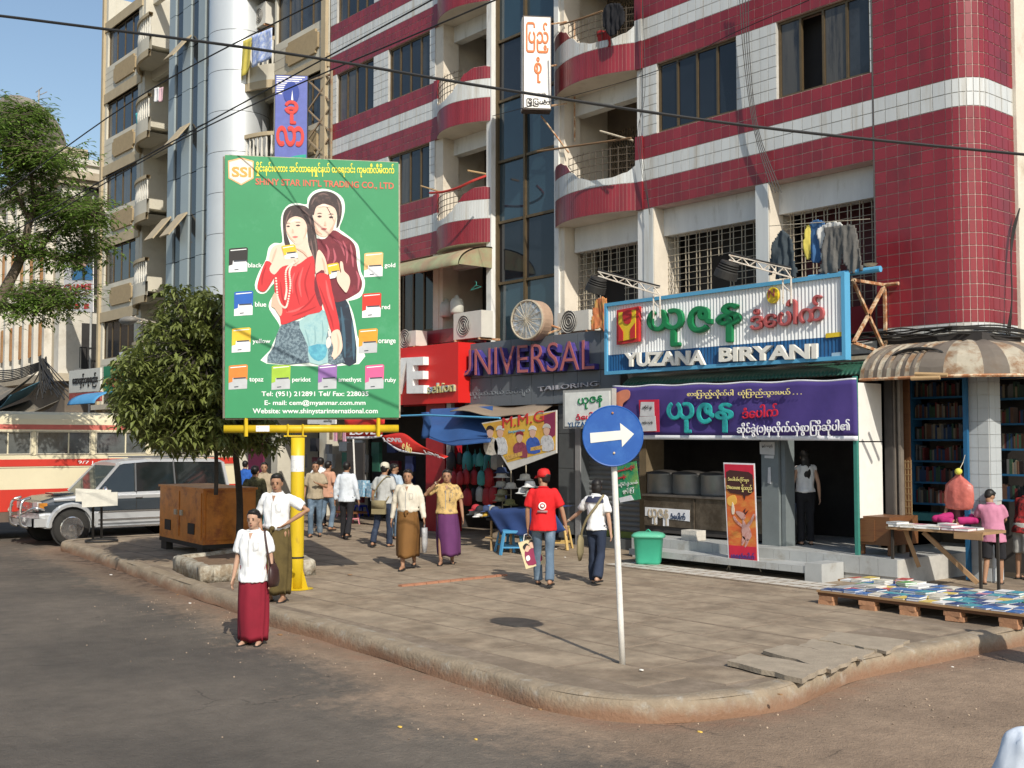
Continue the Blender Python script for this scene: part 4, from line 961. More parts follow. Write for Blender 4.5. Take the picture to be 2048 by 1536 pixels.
outline('hanging_shirt', 'black and white shirt hanging between the denim shirt and grey trousers', 'shirt', [(1634,462),(1650,448),(1676,444),(1684,452),(1660,458),(1652,490),(1644,520),(1638,480)], mat('cloth_offwhite', (.6,.6,.57), .95), LY+.02)
outline('hanging_cloth', 'narrow yellow cloth hanging beside the denim shirt', 'cloth', [(1612,455),(1620,455),(1620,500),(1616,518),(1609,510)], ym, LY+.04)
outline('hanging_jacket', 'dark grey jacket hung on a line above the middle of the restaurant sign', 'jacket', [(1554,470),(1560,461),(1566,459),(1572,467),(1582,478),(1586,498),(1587,512),(1592,540),(1590,556),(1582,552),(1578,530),(1576,556),(1552,558),(1550,530),(1544,545),(1536,552),(1538,520),(1545,488)], mat('cloth_slate', (.05,.065,.075), .95), LY, n=1)
tag(MB().tube([fy(1538, 452, LY+.03), fy(1740, 438, LY+.03)], .007, 5).build('laundry_line', steel), 'thin line carrying the laundry above the restaurant sign', 'line')
mb = MB(); p = fy(1741, 530, 15.4); mb.lathe([(.02,0),(.07,.01),(.11,.05),(.12,.05)], (p.x, p.y, p.z-.03), 16, True); tag(mb.build('plastic_basin', mat('basin_cream', (.6,.55,.42), .5)), 'small cream basin on the ledge right of the hanging trousers', 'basin')
# green corrugated awning under the sign
ga = mat('green_awning', (.02, .085, .055), .5, var=.25, scale=6)
mb = MB(); a, b = X_(1228, 15.2), X_(1716, 15.2); n = 66
mb.grid(lambda u, v: (a+(b-a)*u, 16.1-.7*math.sin(v*1.4)+.02*math.sin(u*n*2*math.pi), 3.30+.28*math.cos(v*1.4)+.012*math.sin(u*n*2*math.pi)), n*4, 6, thick=(0, .01, -.01)); tag(mb.build('green_awning', ga, None, True), 'green ribbed awning edge under the white restaurant sign', 'awning')
tag(MB().beam((a, 15.7, 3.62), (b, 15.7, 3.62), .06, 1.2 if False else .06).build('awning_beam', steel), 'steel beam carrying the green awning behind the restaurant sign', 'beam')
# purple banner
YBn = 15.12
pb_ = thing('cloth_banner', 'long purple cloth banner with Burmese lettering over the restaurant entrance', 'banner', (-13, YBn, 2.8))
prp = mat('banner_purple', (.065, .042, .20), .8, var=.12, scale=2, bump=.006, bscale=5); wht = mat('banner_white_edge', (.72, .73, .76), .8)
C4 = [fy(1225, 774, YBn), fy(1712, 759, YBn), fy(1714, 872, YBn), fy(1226, 870, YBn)]
def sag(u, v, off=0, C4=C4):
    p = C4[0].lerp(C4[1], u).lerp(C4[3].lerp(C4[2], u), v)
    return p + Vector((0, off - .018*math.sin(u*23)*v - .012*math.sin(u*41+v*3), -.02*math.sin(u*math.pi*5)**2*(1-v)))
mb = MB(); mb.grid(lambda u, v: sag(u, v), 60, 12, thick=(0, .012, 0)); mb.build('banner_sheet', prp, pb_, True)
mb = MB(); mb.grid(lambda u, v: sag(u, 1.0+v*.085), 60, 2, thick=(0, .012, 0)); mb.build('banner_hem', wht, pb_, True)
mb = MB(); mb.grid(lambda u, v: sag(u, -.03+v*.03), 60, 1, thick=(0, .012, 0)); mb.build('banner_hem', wht, pb_, True)
ylw = mat('letter_yellow', (.75, .65, .25), .7); teal = mat('letter_teal', (.03, .42, .40), .6, c2=(.02,.24,.26), c2s=5, c2t=.5); redl = mat('letter_red', (.55, .02, .05), .6); whl = mat('letter_white', (.78,.78,.8), .6)
T3('စားကြည့်လိုက်ပါ  ယုံကြည်သွားမယ် . . .', (1378,781), (1607,776), (1378,798), YBn, .008, ylw, pb_, bold=.012, lift=.05)
T3('ယု', (1338,805), (1392,804), (1338,866), YBn, .02, teal, pb_, bold=.035, lift=.05); T3('ဇ', (1398,806), (1432,805), (1398,848), YBn, .02, teal, pb_, bold=.035, lift=.05); T3('န', (1434,806), (1471,805), (1434,866), YBn, .02, teal, pb_, bold=.035, lift=.05)
T3('ဒံပေါက်', (1488,812), (1560,806), (1488,838), YBn, .012, redl, pb_, bold=.03, lift=.05)
T3('ဆိုင်ခွဲ(၁)မှလှိုက်လှဲစွာကြိုဆိုပါ၏', (1478,846), (1703,838), (1478,876), YBn, .01, whl, pb_, bold=.025, lift=.05)
card([(1281,800),(1321,799),(1322,864),(1284,864)], YBn, .008, 'printed_panel', redl, pb_, 0, .045)
card([(1286,804),(1312,804),(1313,832),(1284,833)], YBn, .006, 'paper_notice', mat('paper_grey', (.55,.55,.55), .8), pb_, 0, .058)
card([(1283,834),(1315,832),(1317,862),(1284,863)], YBn, .006, 'paper_notice', MATS['paper_grey'], pb_, 0, .06)
T3('ဆိုင်ခွဲ', (1290,811), (1309,811), (1290,819), YBn, .004, black, pb_, lift=.067)
T3('ရန်ကုန်', (1289,842), (1311,842), (1289,848), YBn, .004, black, pb_, lift=.068)
card([(1232,790),(1250,780),(1262,782),(1262,796),(1250,806),(1246,815),(1234,806)], YBn, .006, 'printed_shape', mat('print_orange', (.62,.22,.13), .7), pb_, 4, .045)
# dangling cords
# grey panelled fascia UNIVERSAL
YU = 15.8
ug = mat('fascia_grey', (.125, .14, .155), .5, var=.06, scale=1); uv = thing('shop_fascia', 'grey panelled shop fascia with purple neon letters reading UNIVERSAL TAILORING', 'sign', (-16, YU, 3.1))
ux = [X_(p, YU) for p in (930, 943, 982, 1022, 1063, 1107, 1155, 1202, 1240)]; zb, zt_, zmid = 3.08, 4.52, 3.72
for i in range(8):
    for a, b in ((zb, zmid), (zmid+.012, zt_)): MB().box((ux[i]+.006, YU, a), (ux[i+1]-.006, YU+.03, b)).build('panel', ug, uv)
MB().box((ux[0], YU+.031, zb), (ux[-1], YU+.35, zt_-.01)).build('fascia_box', black, uv)
pur = mat('letter_purple', (.045, .035, .20), .5, var=.2, scale=9, c2=(.12,.07,.22), c2s=6); neo = mat('neon_tube', (.40, .12, .12), .5)
T3('UNIVERSAL', (925,703), (1199,681), (925,754), YU, .14, pur, uv, bold=.03, lift=.02)
T3('UNIVERSAL', (927,701), (1201,679), (927,753), YU, .012, neo, uv, bold=-.012, lift=.175)
T3('TAILORING', (1079,774), (1199,762), (1079,783), YU, .06, mat('letter_silver', (.4,.4,.45), .4, metal=.5), uv, bold=.0, lift=.0)
T3('ယူနီဗာဆယ် အပ်ချုပ်', (940,780), (1060,772), (940,798), YU, .01, mat('letter_dullgrey', (.2,.22,.24), .5), uv, lift=.0)
# round drum sign
dm = thing('drum_sign', 'round drum-shaped light box with crumpled silver face above the grey fascia', 'sign', tuple(fy(1057, 640, 15.6)))
c = fy(1057, 640, 15.5); rz_ = Matrix.Rotation(math.radians(12), 3, 'Z'); rs = []
for y_, r in ((-.0,.36),(-.02,.40),(.0,.43),(.3,.43),(.32,.40),(.32,.02)): rs.append([c + rz_ @ Vector((r*math.cos(a*math.pi/16), y_, r*math.sin(a*math.pi/16))) for a in range(32)])
mb = MB(); mb.rings(rs[1:], cap=True); mb.build('drum', mat('drum_tan', (.4,.28,.2), .6), dm)
foil = mat('silver_foil', (.55,.56,.56), .35, metal=.6, var=.35, scale=9, bump=.03, bscale=9); mb = MB()
mb.rings([[c + rz_ @ Vector((r*math.cos(a*math.pi/16), -.03-.03*noise.noise(Vector((r*9,a,3))), r*math.sin(a*math.pi/16))) for a in range(32)] for r in (.39,.3,.2,.1,.01)]); mb.build('foil_face', foil, dm)
mb = MB(); mb.tube([c + rz_ @ Vector((.41*math.cos(a*math.pi/16), -.06, .41*math.sin(a*math.pi/16))) for a in range(32)], .022, 6, close=True)
for k in range(8): a = k*math.pi/8; v = rz_ @ Vector((.39*math.cos(a), 0, .39*math.sin(a))); mb.tube([c+v+Vector((0,-.07,0)), c-v+Vector((0,-.07,0))], .008, 4)
mb.build('wire_guard', steel, dm); mb = MB(); mb.tube([c+Vector((.3,.3,-.1)), c+Vector((.75,.9,-.35))], .025, 6); mb.tube([c+Vector((.2,.3,-.3)), c+Vector((.9,.9,.0))], .025, 6); mb.build('stay', rust, dm)
# red shop sign with VE
YR = 15.45
rsn = thing('shop_sign', 'bright red box sign with white block letters beside the green billboard', 'sign', (-20, YR, 3.3))
rs_ = mat('sign_bright_red', (.62, .018, .015), .45, var=.05, scale=1)
ra, rb = X_(690, YR), X_(916, YR); MB().box((ra, YR, Z_(800, 810, YR)), (rb, 16.3, Z_(860, 690, YR))).build('sign_box', rs_, rsn)
wl2 = mat('letter_bright_white', (.8,.8,.78), .5)
T3('LOVE', (700,722), (858,713), (700,790), YR, .16, wl2, rsn, bold=.04)
T3('sehion', (858,768), (912,762), (858,788), YR, .06, mat('letter_goldblue', (.5,.45,.2), .5, c2=(.1,.25,.5), c2s=5), rsn, bold=.01)
# small white sign
YW = 14.9
sw = thing('box_sign', 'small white box sign with green Burmese letters half hidden by the blue arrow sign', 'sign', tuple(fy(1175, 820, YW)))
a, b = fy(1126, 781, YW), fy(1224, 856, YW); MB().box((a.x, YW, b.z), (b.x, YW+.12, a.z)).build('sign_box', mat('sign_frame_grey', (.35,.35,.33), .6), sw)
MB().box((a.x+.06, YW-.012, b.z+.04), (b.x-.04, YW-.001, a.z-.05)).build('sign_face', mat('sign_face_white', (.78,.79,.74), .6), sw)
T3('ယုဇန', (1157,797), (1206,790), (1157,820), YW, .012, gL, sw, bold=.02, lift=.013)
T3('ဒံပေါက်', (1153,826), (1206,822), (1153,841), YW, .012, redl, sw, bold=.02, lift=.013)
T3('YUZANA', (1137,845), (1190,842), (1137,855), YW, .006, navy, sw, lift=.013)
# white vertical lightbox high up
YV = 15.6
vs = thing('vertical_sign', 'tall white vertical light box with orange Burmese letters by the glass shaft', 'sign', tuple(fy(1070, 110, YV)))
a, b = fy(1044, 15, YV), fy(1097, 212, YV); t0_, t1_ = 2, 2
P = [fy(x, y, YV) for x, y in ((1049,13),(1096,30),(1096,214),(1049,205))]
z0_, z1_ = Z_(1070, 210, YV), Z_(1070, 20, YV)
d = Vector((RT.x*.9, RT.y*.9, 0)).normalized()
vx = fy(1046, 110, YV); W_ = .62; Dp = .34
u = (RT*.93 + FH*.1).normalized(); u.z = 0; nb = Vector((-u.y, u.x, 0))
c0 = Vector((vx.x, vx.y, z0_)); hh = z1_ - z0_
def bxp(o_, su, sn, sz, mb=None):
    mb = mb or MB(); vs_ = [o_ + u*i*su + nb*j*sn + Vector((0,0,k*sz)) for k in (0,1) for i, j in ((0,0),(1,0),(1,1),(0,1))]; return mb.add(vs_, [(0,3,2,1),(4,5,6,7),(0,1,5,4),(1,2,6,5),(2,3,7,6),(3,0,4,7)])
bxp(c0, W_, Dp, hh).build('light_box', mat('sign_box_dark', (.08,.06,.05), .6), vs)
bxp(c0 + u*.02 - nb*.012 + Vector((0,0,.03)), W_-.04, .011, hh-.06).build('sign_face', mat('sign_face_bright', (.8,.78,.74), .5), vs)
bxp(c0 - u*.012 + nb*.03 + Vector((0,0,.03)), .011, Dp-.06, hh-.06).build('side_face', mat('sign_side_grey', (.5,.5,.48), .5), vs)
def TV(s, x0_, x1_, zt__, zb__, m, bold=0):
    f = c0 - nb*.012; A_ = f + u*x0_*W_ + Vector((0,0,zt__*hh)); B_ = f + u*x1_*W_ + Vector((0,0,zt__*hh)); C_ = f + u*x0_*W_ + Vector((0,0,zb__*hh)); return text(s, A_, B_, C_, .014, m, vs, bold=bold)
ol = mat('letter_orange', (.62, .16, .03), .5)
TV('ပြည့်', .1, .9, .93, .6, ol, .03); TV('စုံ', .38, .66, .56, .28, ol, .03); TV('ကမာအေးခန်း', .2, .8, .18, .15, black); TV('မြို့ပြယံာ', .12, .95, .115, .03, black, .01)
mb = MB(); e = c0 + u*W_ + nb*.2
for zz in (.15, .5*hh, hh-.1): mb.tube([e + Vector((0,0,zz)), Vector((e.x+.25, YF, e.z+zz+.05))], .02, 5)
mb.tube([e + Vector((-.3,0,0)), Vector((e.x+.3, YF, e.z-.9))], .02, 5); mb.tube([e + Vector((.25,.5,-.6)), e + Vector((.25,.5,hh))], .02, 5); mb.build('bracket', rust, vs)
# blue vertical sign with truss
YD = 15.4
bs = thing('vertical_sign', 'blue vertical sign with red Burmese letters rising behind the green billboard', 'sign', tuple(fy(580, 230, YD)))
c0 = fy(548, 320, YD); zt2 = fy(548, 150, YD).z; hh = zt2 - c0.z; W_ = (fy(610,300,YD)-fy(548,300,YD)).length*.5; W_ = 62/2250*c0.length*1.0; Dp = .25
bxp(c0 + Vector((0,0,-.6)), W_, Dp, hh+.6).build('light_box', mat('sign_side_dark', (.05,.05,.055), .7), bs)
bxp(c0 + u*.02 - nb*.012 + Vector((0,0,-.58)), W_-.04, .011, hh+.56).build('sign_face', mat('sign_periwinkle', (.11,.14,.42), .5), bs)
def TB(s, x0_, x1_, zt__, zb__, m, bold=0, name='lettering'):
    f = c0 - nb*.012; return text(s, f + u*x0_*W_ + Vector((0,0,zt__*hh)), f + u*x1_*W_ + Vector((0,0,zt__*hh)), f + u*x0_*W_ + Vector((0,0,zb__*hh)), .03, m, bs, bold=bold)
rl_ = mat('letter_scarlet', (.6,.05,.04), .5)
TB('ခု', .3, .72, .7, .42, rl_, .05); TB('လာ', .06, .9, .4, .16, rl_, .05)
f = c0 - nb*.014
mb = MB(); mb.prism([f + u*W_*.5 + u*(.23*math.cos(a*math.pi/10)) + Vector((0,0,hh*.79 + .33*math.sin(a*math.pi/10))) for a in range(20)], -nb*.02); mb.build('printed_disc', MATS['print_darkblue'], bs)
mb = MB(); mb.prism([f - nb*.024 + u*W_*.5 + Vector((0,0,hh*.7)), f - nb*.024 + u*(W_*.5+.06) + Vector((0,0,hh*.7)), f - nb*.024 + u*(W_*.5+.03) + Vector((0,0,hh*.82))], -nb*.01); mb.build('printed_flame', wl2, bs)
mb = MB()
for k in range(9): q = f + u*.05 + Vector((0,0,hh*(.97-k*.025))); mb.add([q, q+u*(W_*(.85-k*.085)), q+u*(W_*(.85-k*.085))+Vector((0,0,.03)), q+Vector((0,0,.03))], [(0,1,2,3)])
mb.build('printed_stripe', wl2, bs)
mb = MB(); mb.prism([f + u*W_*.18 + Vector((0,0,-.3))] + [f + u*W_*(.18+.78*k/6) + Vector((0,0,-.02+hh*.08*math.sin(k/6*1.5))) for k in range(7)] + [f + u*W_*.96 + Vector((0,0,-.3))], -nb*.006); mb.build('printed_swoosh', mat('print_seagreen', (.02,.35,.25), .6), bs)
mb = MB(); e = c0 + u*W_ + nb*.15
w0_ = Vector((e.x+1.0, YF, 0))
for za, zb__ in ((hh-.1, hh-.1), (-.2, -.2)): mb.beam(e+Vector((0,0,za)), Vector((w0_.x, w0_.y, e.z+zb__)), .05)
for k in range(3):
    za = -.2 + (hh+.1)*k/3; zb__ = -.2 + (hh+.1)*(k+1)/3
    mb.beam(e+Vector((0,0,za)), Vector((w0_.x, w0_.y, e.z+zb__)), .04); mb.beam(e+Vector((0,0,zb__)), Vector((w0_.x, w0_.y, e.z+za)), .04)
mb.beam(Vector((w0_.x, w0_.y-.05, e.z-.4)), Vector((w0_.x, w0_.y-.05, e.z+hh)), .06); mb.build('truss', mat('truss_tan', (.3,.24,.16), .7, c2=(.2,.1,.05), c2s=6), bs)
# ---- air conditioners, jugs
acw = mat('ac_casing', (.58,.56,.5), .6, var=.08, scale=3)
def ac(p, label, w_=.85, h=.6):
    t = thing('air_conditioner', label, 'air conditioner', tuple(p), 'outdoor air conditioner units'); x, y, z = p
    MB().box((x, y, z), (x+w_, y+.34, z+h)).build('casing', acw, t)
    mb = MB(); mb.prism([Vector((x+w_*.38+.24*math.cos(a*math.pi/12), y-.003, z+h*.5+.24*math.sin(a*math.pi/12))) for a in range(24)], (0,-.01,0)); mb.build('fan_grille', mat('ac_dark', (.09,.085,.08), .7), t)
    mb = MB()
    for r in (.06,.12,.18,.235): mb.tube([Vector((x+w_*.38+r*math.cos(a*math.pi/10), y-.018, z+h*.5+r*math.sin(a*math.pi/10))) for a in range(20)], .006, 4, close=True)
    mb.build('fan_guard', acw, t)
    mb = MB(); mb.box((x+.05, y-.02, z-.05), (x+.1, y+.6, z-.002)); mb.box((x+w_-.1, y-.02, z-.05), (x+w_-.05, y+.6, z-.002)); mb.build('bracket', rust, t)
def acp(px, py, Y): p = fy(px, py, Y); return (p.x, p.y, p.z)
ac(acp(907, 680, 15.9), 'air conditioner unit with dark round fan left of the glass shaft', 1.05, .62)
ac(acp(1115, 666, 16.0), 'air conditioner unit just right of the drum sign above the grey fascia', .95, .42)
ac(acp(797, 695, 15.9), 'small air conditioner unit above the red box sign', .75, .38)
ac(acp(510, 58, 16.4), 'air conditioner unit high on the balcony of the cream block', .7, .7)
jm = mat('jug_plastic', (.5,.5,.44), .4, spec=.5)
for i, (px, py, l) in enumerate(((914, 628, 'white plastic water jug on the ledge above the air conditioner'), (893, 634, 'shaded plastic water jug behind the brighter one'))):
    p = fy(px, py, 16.3+.25*i); mb = MB(); mb.lathe([(.0,0),(.15,.0),(.165,.05),(.165,.28),(.13,.36),(.05,.4),(.045,.45),(.0,.45)], (p.x, p.y, p.z), 18); tag(mb.build('water_jug', jm, None, True), l, 'jug', 'water jugs')
mb = MB(); p = fy(952, 572, 16.3); mb.tube([p+Vector((-.2,0,-.08)), p+Vector((0,0,.02)), p+Vector((.2,.0,-.04)), p+Vector((-.2,0,-.08))], .012, 5); mb.tube(spl([p, p+Vector((.02,0,.08)), p+Vector((-.04,0,.12))],4), .01, 4); tag(mb.build('coat_hanger', mat('hanger_teal', (.05,.3,.25), .5)), 'teal plastic coat hanger hooked in the dark balcony opening', 'hanger')
outline('orange_cloth', 'orange cloth draped beside the left end of the restaurant sign', 'cloth', [(1190,602),(1212,598),(1212,660),(1200,656),(1182,660),(1186,630)], mat('cloth_orange', (.6,.2,.08), .9, c2=(.5,.35,.1), c2s=6), 15.7)
# clothes on balcony D top
outline('hanging_shirt', 'black shirt hanging in the top balcony beside the vertical white sign', 'shirt', [(1208,14),(1240,8),(1248,40),(1236,60),(1222,72),(1206,50)], mat('cloth_black', (.015,.015,.018), .95), 16.0)
outline('hanging_cloth', 'small red cloth in the top balcony under the black shirt', 'cloth', [(1194,62),(1216,66),(1220,92),(1200,90)], mat('cloth_red', (.35,.03,.03), .95), 16.2)
# sticks and line on the balconies
for i, (p, q, m, l) in enumerate((((1200,262,15.6),(1266,281,15.9), steel, 'pale stick poking out of the middle balcony'), ((1075,303,15.9),(1262,276,15.8), mat('bamboo_brown', (.2,.12,.06), .8), 'brown bamboo pole lying across the middle balcony front'),
    ((842,372,15.9),(885,385,15.8), mat('bamboo_tan', (.42,.28,.14), .8), 'short tan stick sticking out left of the lower balcony'), ((935,341,15.9),(972,348,16.3), MATS['bamboo_tan'], 'tan stick at the top right of the lower balcony'))):
    tag(MB().tube([fy(*p), fy(*q)], .022, 6).build('wooden_pole', m), l, 'pole', 'poles on the balconies')
mb = MB(); mb.tube(spl([fy(860,386,15.6), fy(885,384,15.5), fy(915,376,15.5), fy(945,362,15.6), fy(972,352,15.9)], 5), .03, 6); tag(mb.build('red_hose', mat('hose_red', (.45,.04,.03), .6)), 'red pipe along the top of the lower left balcony rail', 'pipe')
mb = MB(); mb.tube(spl([fy(1120,50,15.8), fy(1160,38,15.5), fy(1205,22,15.6)], 5), .02, 5); tag(mb.build('wooden_pole', MATS['bamboo_brown']), 'dark pole along the top balcony rail by the white sign', 'pole')
# ---- striped quarter-round awning around the corner
aw1 = mat('awning_brown', (.145, .122, .098), .75, var=.15, scale=3, c2=(.13,.1,.075), c2s=2); aw2 = mat('awning_cream', (.38, .34, .26), .7, var=.16, scale=4, c2=(.22,.13,.07), c2s=3, c2t=.5)
sa = thing('striped_awning', 'weathered brown and cream striped awning wrapping the building corner', 'awning', (-9, 15.5, 3.3))
pth = []; ax0 = X_(1722, 15.4)
n1 = 26
for i in range(n1): pth.append((Vector((ax0 + (CX+.1-ax0)*i/n1, YF, 0)), Vector((0,-1,0))))
for i in range(13): t = math.pi/2*i/12; pth.append((Vector((CX+.1+.3*math.sin(t), YF+.3-.3*math.cos(t), 0)), Vector((math.sin(t), -math.cos(t), 0))))
for i in range(1, 16): pth.append((Vector((CX+.4, YF+.3+i*.2, 0)), Vector((1,0,0))))
stripes = {0: [], 1: []}; cur = [None, None]
for i in range(len(pth)-1):
    s_ = (i // 2) % 2 if i < n1+3 else ((i-1)//2) % 2
    (pa, na), (pb2, nb2) = pth[i], pth[i+1]; key = (1 - s_, (i // 2) if i < n1+3 else (i-1)//2)
    if cur[0] != key: cur[0] = key; cur[1] = MB(); stripes[1 - s_].append(cur[1])
    m = cur[1]
    for j in range(7):
        v0, v1 = j/7*math.pi/2, (j+1)/7*math.pi/2
        f_ = lambda P, N, v, o=0: P + N*(1.12*math.sin(v)+.0) + Vector((0,0,3.27+.58*math.cos(v)+o))
        wv = lambda i_, v: .015*math.sin(i_*2.1+v*3)
        q = [f_(pa,na,v0,wv(i,v0)), f_(pb2,nb2,v0,wv(i+1,v0)), f_(pb2,nb2,v1,wv(i+1,v1)), f_(pa,na,v1,wv(i,v1))]
        m.add(q + [p - Vector((0,0,.02)) for p in q], [(3,2,1,0), (4,5,6,7)] + ([(2,3,7,6)] if j == 6 else []))
for m_ in stripes[0]: m_.build('brown_stripe', aw1, sa, True)
for m_ in stripes[1]: m_.build('cream_stripe', aw2, sa, True)
mb = MB(); mb.tube([p + N*1.12 + Vector((0,0,3.25)) for p, N in pth], .025, 5); mb.build('awning_rim', rust, sa)
mb = MB(); P = [Vector((ax0, YF, 3.85))] + [pth[0][0] + pth[0][1]*(1.12*math.sin(j/8*math.pi/2)) + Vector((0,0,3.27+.58*math.cos(j/8*math.pi/2))) for j in range(9)] + [Vector((ax0, YF, 3.25))]; mb.add(P, [tuple(range(len(P)))]); mb.build('awning_end', mat('green_plastic', (.05,.2,.13), .5), sa)
for p, q, l in (((1822,757,14.9),(1880,755,15.0), 'upper'), ((1830,748,15.1),(1895,750,15.2), 'lower')):
    tag(MB().tube([fy(*p), fy(*q)], .03, 8).build('bamboo_stick', MATS['bamboo_tan']), f'tan bamboo stick tucked {"just under" if l=="upper" else "into"} the edge of the striped awning', 'stick')
# black cables along the wall over the awning, and coil
mb = MB()
for k in range(9):
    za = 3.98 + R.uniform(-.06,.1); pts = [Vector((X_(1700)+q*.35, YF-.06-.03*k%.1, za + R.uniform(-.05,.05))) for q in range(6)] + [Vector((CX+.2, YF-.12, za)), Vector((XR+.1, YF+.4, za+R.uniform(-.05,.05))), Vector((XR+.1, YF+1.4, za))]
    mb.tube(spl(pts, 4), .012, 4)
for k in range(4):
    c = fy(1855, 722, 15.9) ; r = .42 - .02*k; mb.tube([c + Vector((r*math.cos(a*math.pi/9)*1.15, -.25+.2*math.sin(a*math.pi/9+k)*.3, r*.35*math.sin(a*math.pi/9)+.02*k)) for a in range(18)], .013, 4, close=True)
for k in range(3):
    mb.tube(spl([Vector((XR+.08, YF+.7+.06*k, 3.95)), Vector((XR+.16, YF+.75, 4.5)), Vector((XR+.1, YF+.9, 5.3+.1*k)), Vector((XR+.15, YF+1.1, 6))], 5), .011, 5)
tag(stuff(mb.build('cable_bundle', MATS['cable_black'])), 'loops of black cable lying along the wall above the striped awning', 'cables')
# ================================================================ BILLBOARD
bL = dz(450, 600, 16.02); bR = dz(797, 600, 16.58); bn = (bR-bL).cross(Vector((0,0,1))).normalized()   # towards the camera
if bn.dot(CAMP-bL) < 0: bn = -bn
bb = thing('billboard', 'tall green stamp advertising billboard with a printed couple on a yellow pole', 'billboard', tuple(gz(593, 1172)))
def BP(px, py, lift=0): return onplane(px, py, bL, bn) + bn*lift
def bA(x, y, lift=0): return BP(440 + x/2.647, 300 + y/2.647, lift)
gb = mat('billboard_green', (.035, .26, .105), .5, var=.07, scale=1.5, c2=(.055,.28,.13), c2s=3, c2t=.62)
mb = MB(); mb.prism([BP(450,310), BP(797,325), BP(798,835), BP(450,836)], -bn*.06); board = mb.build('board', gb, bb)
mb = MB(); Q = [BP(450,310,-.065), BP(797,325,-.065), BP(798,835,-.065), BP(450,836,-.065)]
for a, b in zip(Q, Q[1:]+Q[:1]): mb.beam(a - bn*.03, b - bn*.03, .05)
for k in (.33, .66): mb.beam(Q[0].lerp(Q[1],k)-bn*.04, Q[3].lerp(Q[2],k)-bn*.04, .05)
mb.build('rear_frame', steel, bb)
def bs_(pts, m, lift, name='printed_shape', n=4, f=bA):
    P = [f(x, y, lift) for x, y in pts]
    if n: P = bez(P, n)
    c = P[0]; P = [p - bn*((p-bL).dot(bn) - lift) for p in P]
    mb = MB(); nv = len(P); t = tessellate_polygon([P])
    fs = []
    for q in t:
        nn = (P[q[1]]-P[q[0]]).cross(P[q[2]]-P[q[0]]); fs.append(tuple(q) if nn.dot(bn) > 0 else tuple(q[::-1]))
    mb.add(P, fs); return link(name, mb.mesh(name, m), board)
def pm(n, c, **k): k.setdefault('rough', .55); return mat('print_'+n, c, **k)
skin = pm('skin_light', (.78,.56,.44), var=.05); skin2 = pm('skin_shade', (.66,.42,.31), var=.05); hairp = pm('hair', (.045,.03,.03), c2=(.12,.07,.06), c2s=12, c2t=.58)
halo = pm('halo', (.78,.86,.76)); rtop = pm('red_top', (.58,.03,.035)); mar = pm('maroon_shirt', (.15,.014,.026), c2=(.26,.03,.045), c2s=4, c2t=.58); marh = pm('maroon_sheen', (.42,.09,.12)); rdk = pm('red_fold', (.40,.012,.018)); rhi = pm('red_light', (.72,.10,.10)); hsh = pm('hair_sheen', (.16,.10,.09)); skl = pm('skin_lit', (.86,.68,.57))
nav = pm('navy_trousers', (.012,.022,.04), c2=(.03,.09,.13), c2s=3, c2t=.55); den = pm('denim', (.33,.52,.52), c2=(.2,.38,.42), c2s=6); pld = pm('plaid', (.06,.10,.13), c2=(.2,.28,.32), c2s=26, c2t=.5); poc = pm('pocket', (.07,.30,.42), c2=(.12,.42,.5), c2s=6)
bs_([(247,1131),(265,1060),(300,980),(316,930),(262,845),(264,800),(290,752),(284,708),(243,756),(203,756),(184,715),(209,640),(243,580),(257,518),(288,492),(330,488),(322,400),(329,335),(362,291),(410,281),(458,288),(464,255),(492,221),(540,205),(602,218),(651,256),(661,310),(651,362),(632,415),(655,436),(704,474),(732,506),(741,560),(745,640),(767,690),(761,744),(740,781),(692,797),(680,802),(706,870),(726,980),(736,1133)], halo, .002, 'printed_halo', 3)
bs_([(600,800),(668,795),(692,860),(712,960),(722,1126),(640,1126),(590,1000)], nav, .004, n=2)
bs_([(500,470),(555,470),(600,425),(650,450),(695,480),(718,520),(725,600),(735,650),(752,700),(742,745),(700,775),(640,802),(600,795),(560,700),(530,600),(510,520)], mar, .005)
bs_([(505,440),(555,462),(600,420),(585,400),(515,400)], skin2, .006)
bs_([(493,330),(505,298),(540,283),(590,288),(612,320),(618,360),(605,400),(580,437),(552,460),(520,440),(500,400)], skin, .007, 'printed_face')
bs_([(468,300),(480,255),(510,228),(560,218),(610,235),(640,275),(645,330),(632,392),(616,412),(620,350),(606,308),(560,288),(512,300),(496,345),(480,330)], hairp, .008, 'printed_hair')
for x0_, y0_, x1_, y1_ in ((548,275,606,385),): bs_([(x0_,y0_),(x0_+2.5,y0_),((x0_+x1_)/2+4,(y0_+y1_)/2-4),(x1_,y1_),((x0_+x1_)/2+2,(y0_+y1_)/2)], hairp, .0095, n=2)
bs_([(335,345),(362,303),(410,292),(460,303),(490,350),(503,420),(512,470),(520,560),(518,620),(505,655),(497,640),(492,570),(470,505),(462,440),(455,395),(420,355),(375,360),(352,392),(352,440),(372,505),(345,505),(335,430)], hairp, .011, 'printed_hair')
bs_([(262,590),(270,530),(298,503),(340,500),(395,505),(400,470),(455,455),(470,520),(495,560),(400,610),(340,625),(300,620)], skin, .0095)
bs_([(351,400),(365,368),(400,352),(440,366),(459,400),(459,440),(445,477),(415,503),(388,490),(365,460),(352,430)], skin, .012, 'printed_face')
for cx, cy, w2 in ((361,405,9),(413,400,12),(527,352,12),(588,356,12)):
    L_ = .014; bs_([(cx-w2,cy),(cx,cy-5),(cx+w2,cy),(cx,cy+5)], hairp, L_); bs_([(cx-w2-3,cy-13),(cx,cy-19),(cx+w2+3,cy-14),(cx,cy-16)], hairp, L_)
for cx, cy in ((398,461),(550,418)): bs_([(cx-16,cy),(cx,cy-5),(cx+16,cy-1),(cx,cy+6)], pm('lips', (.6,.16,.14)), .014)
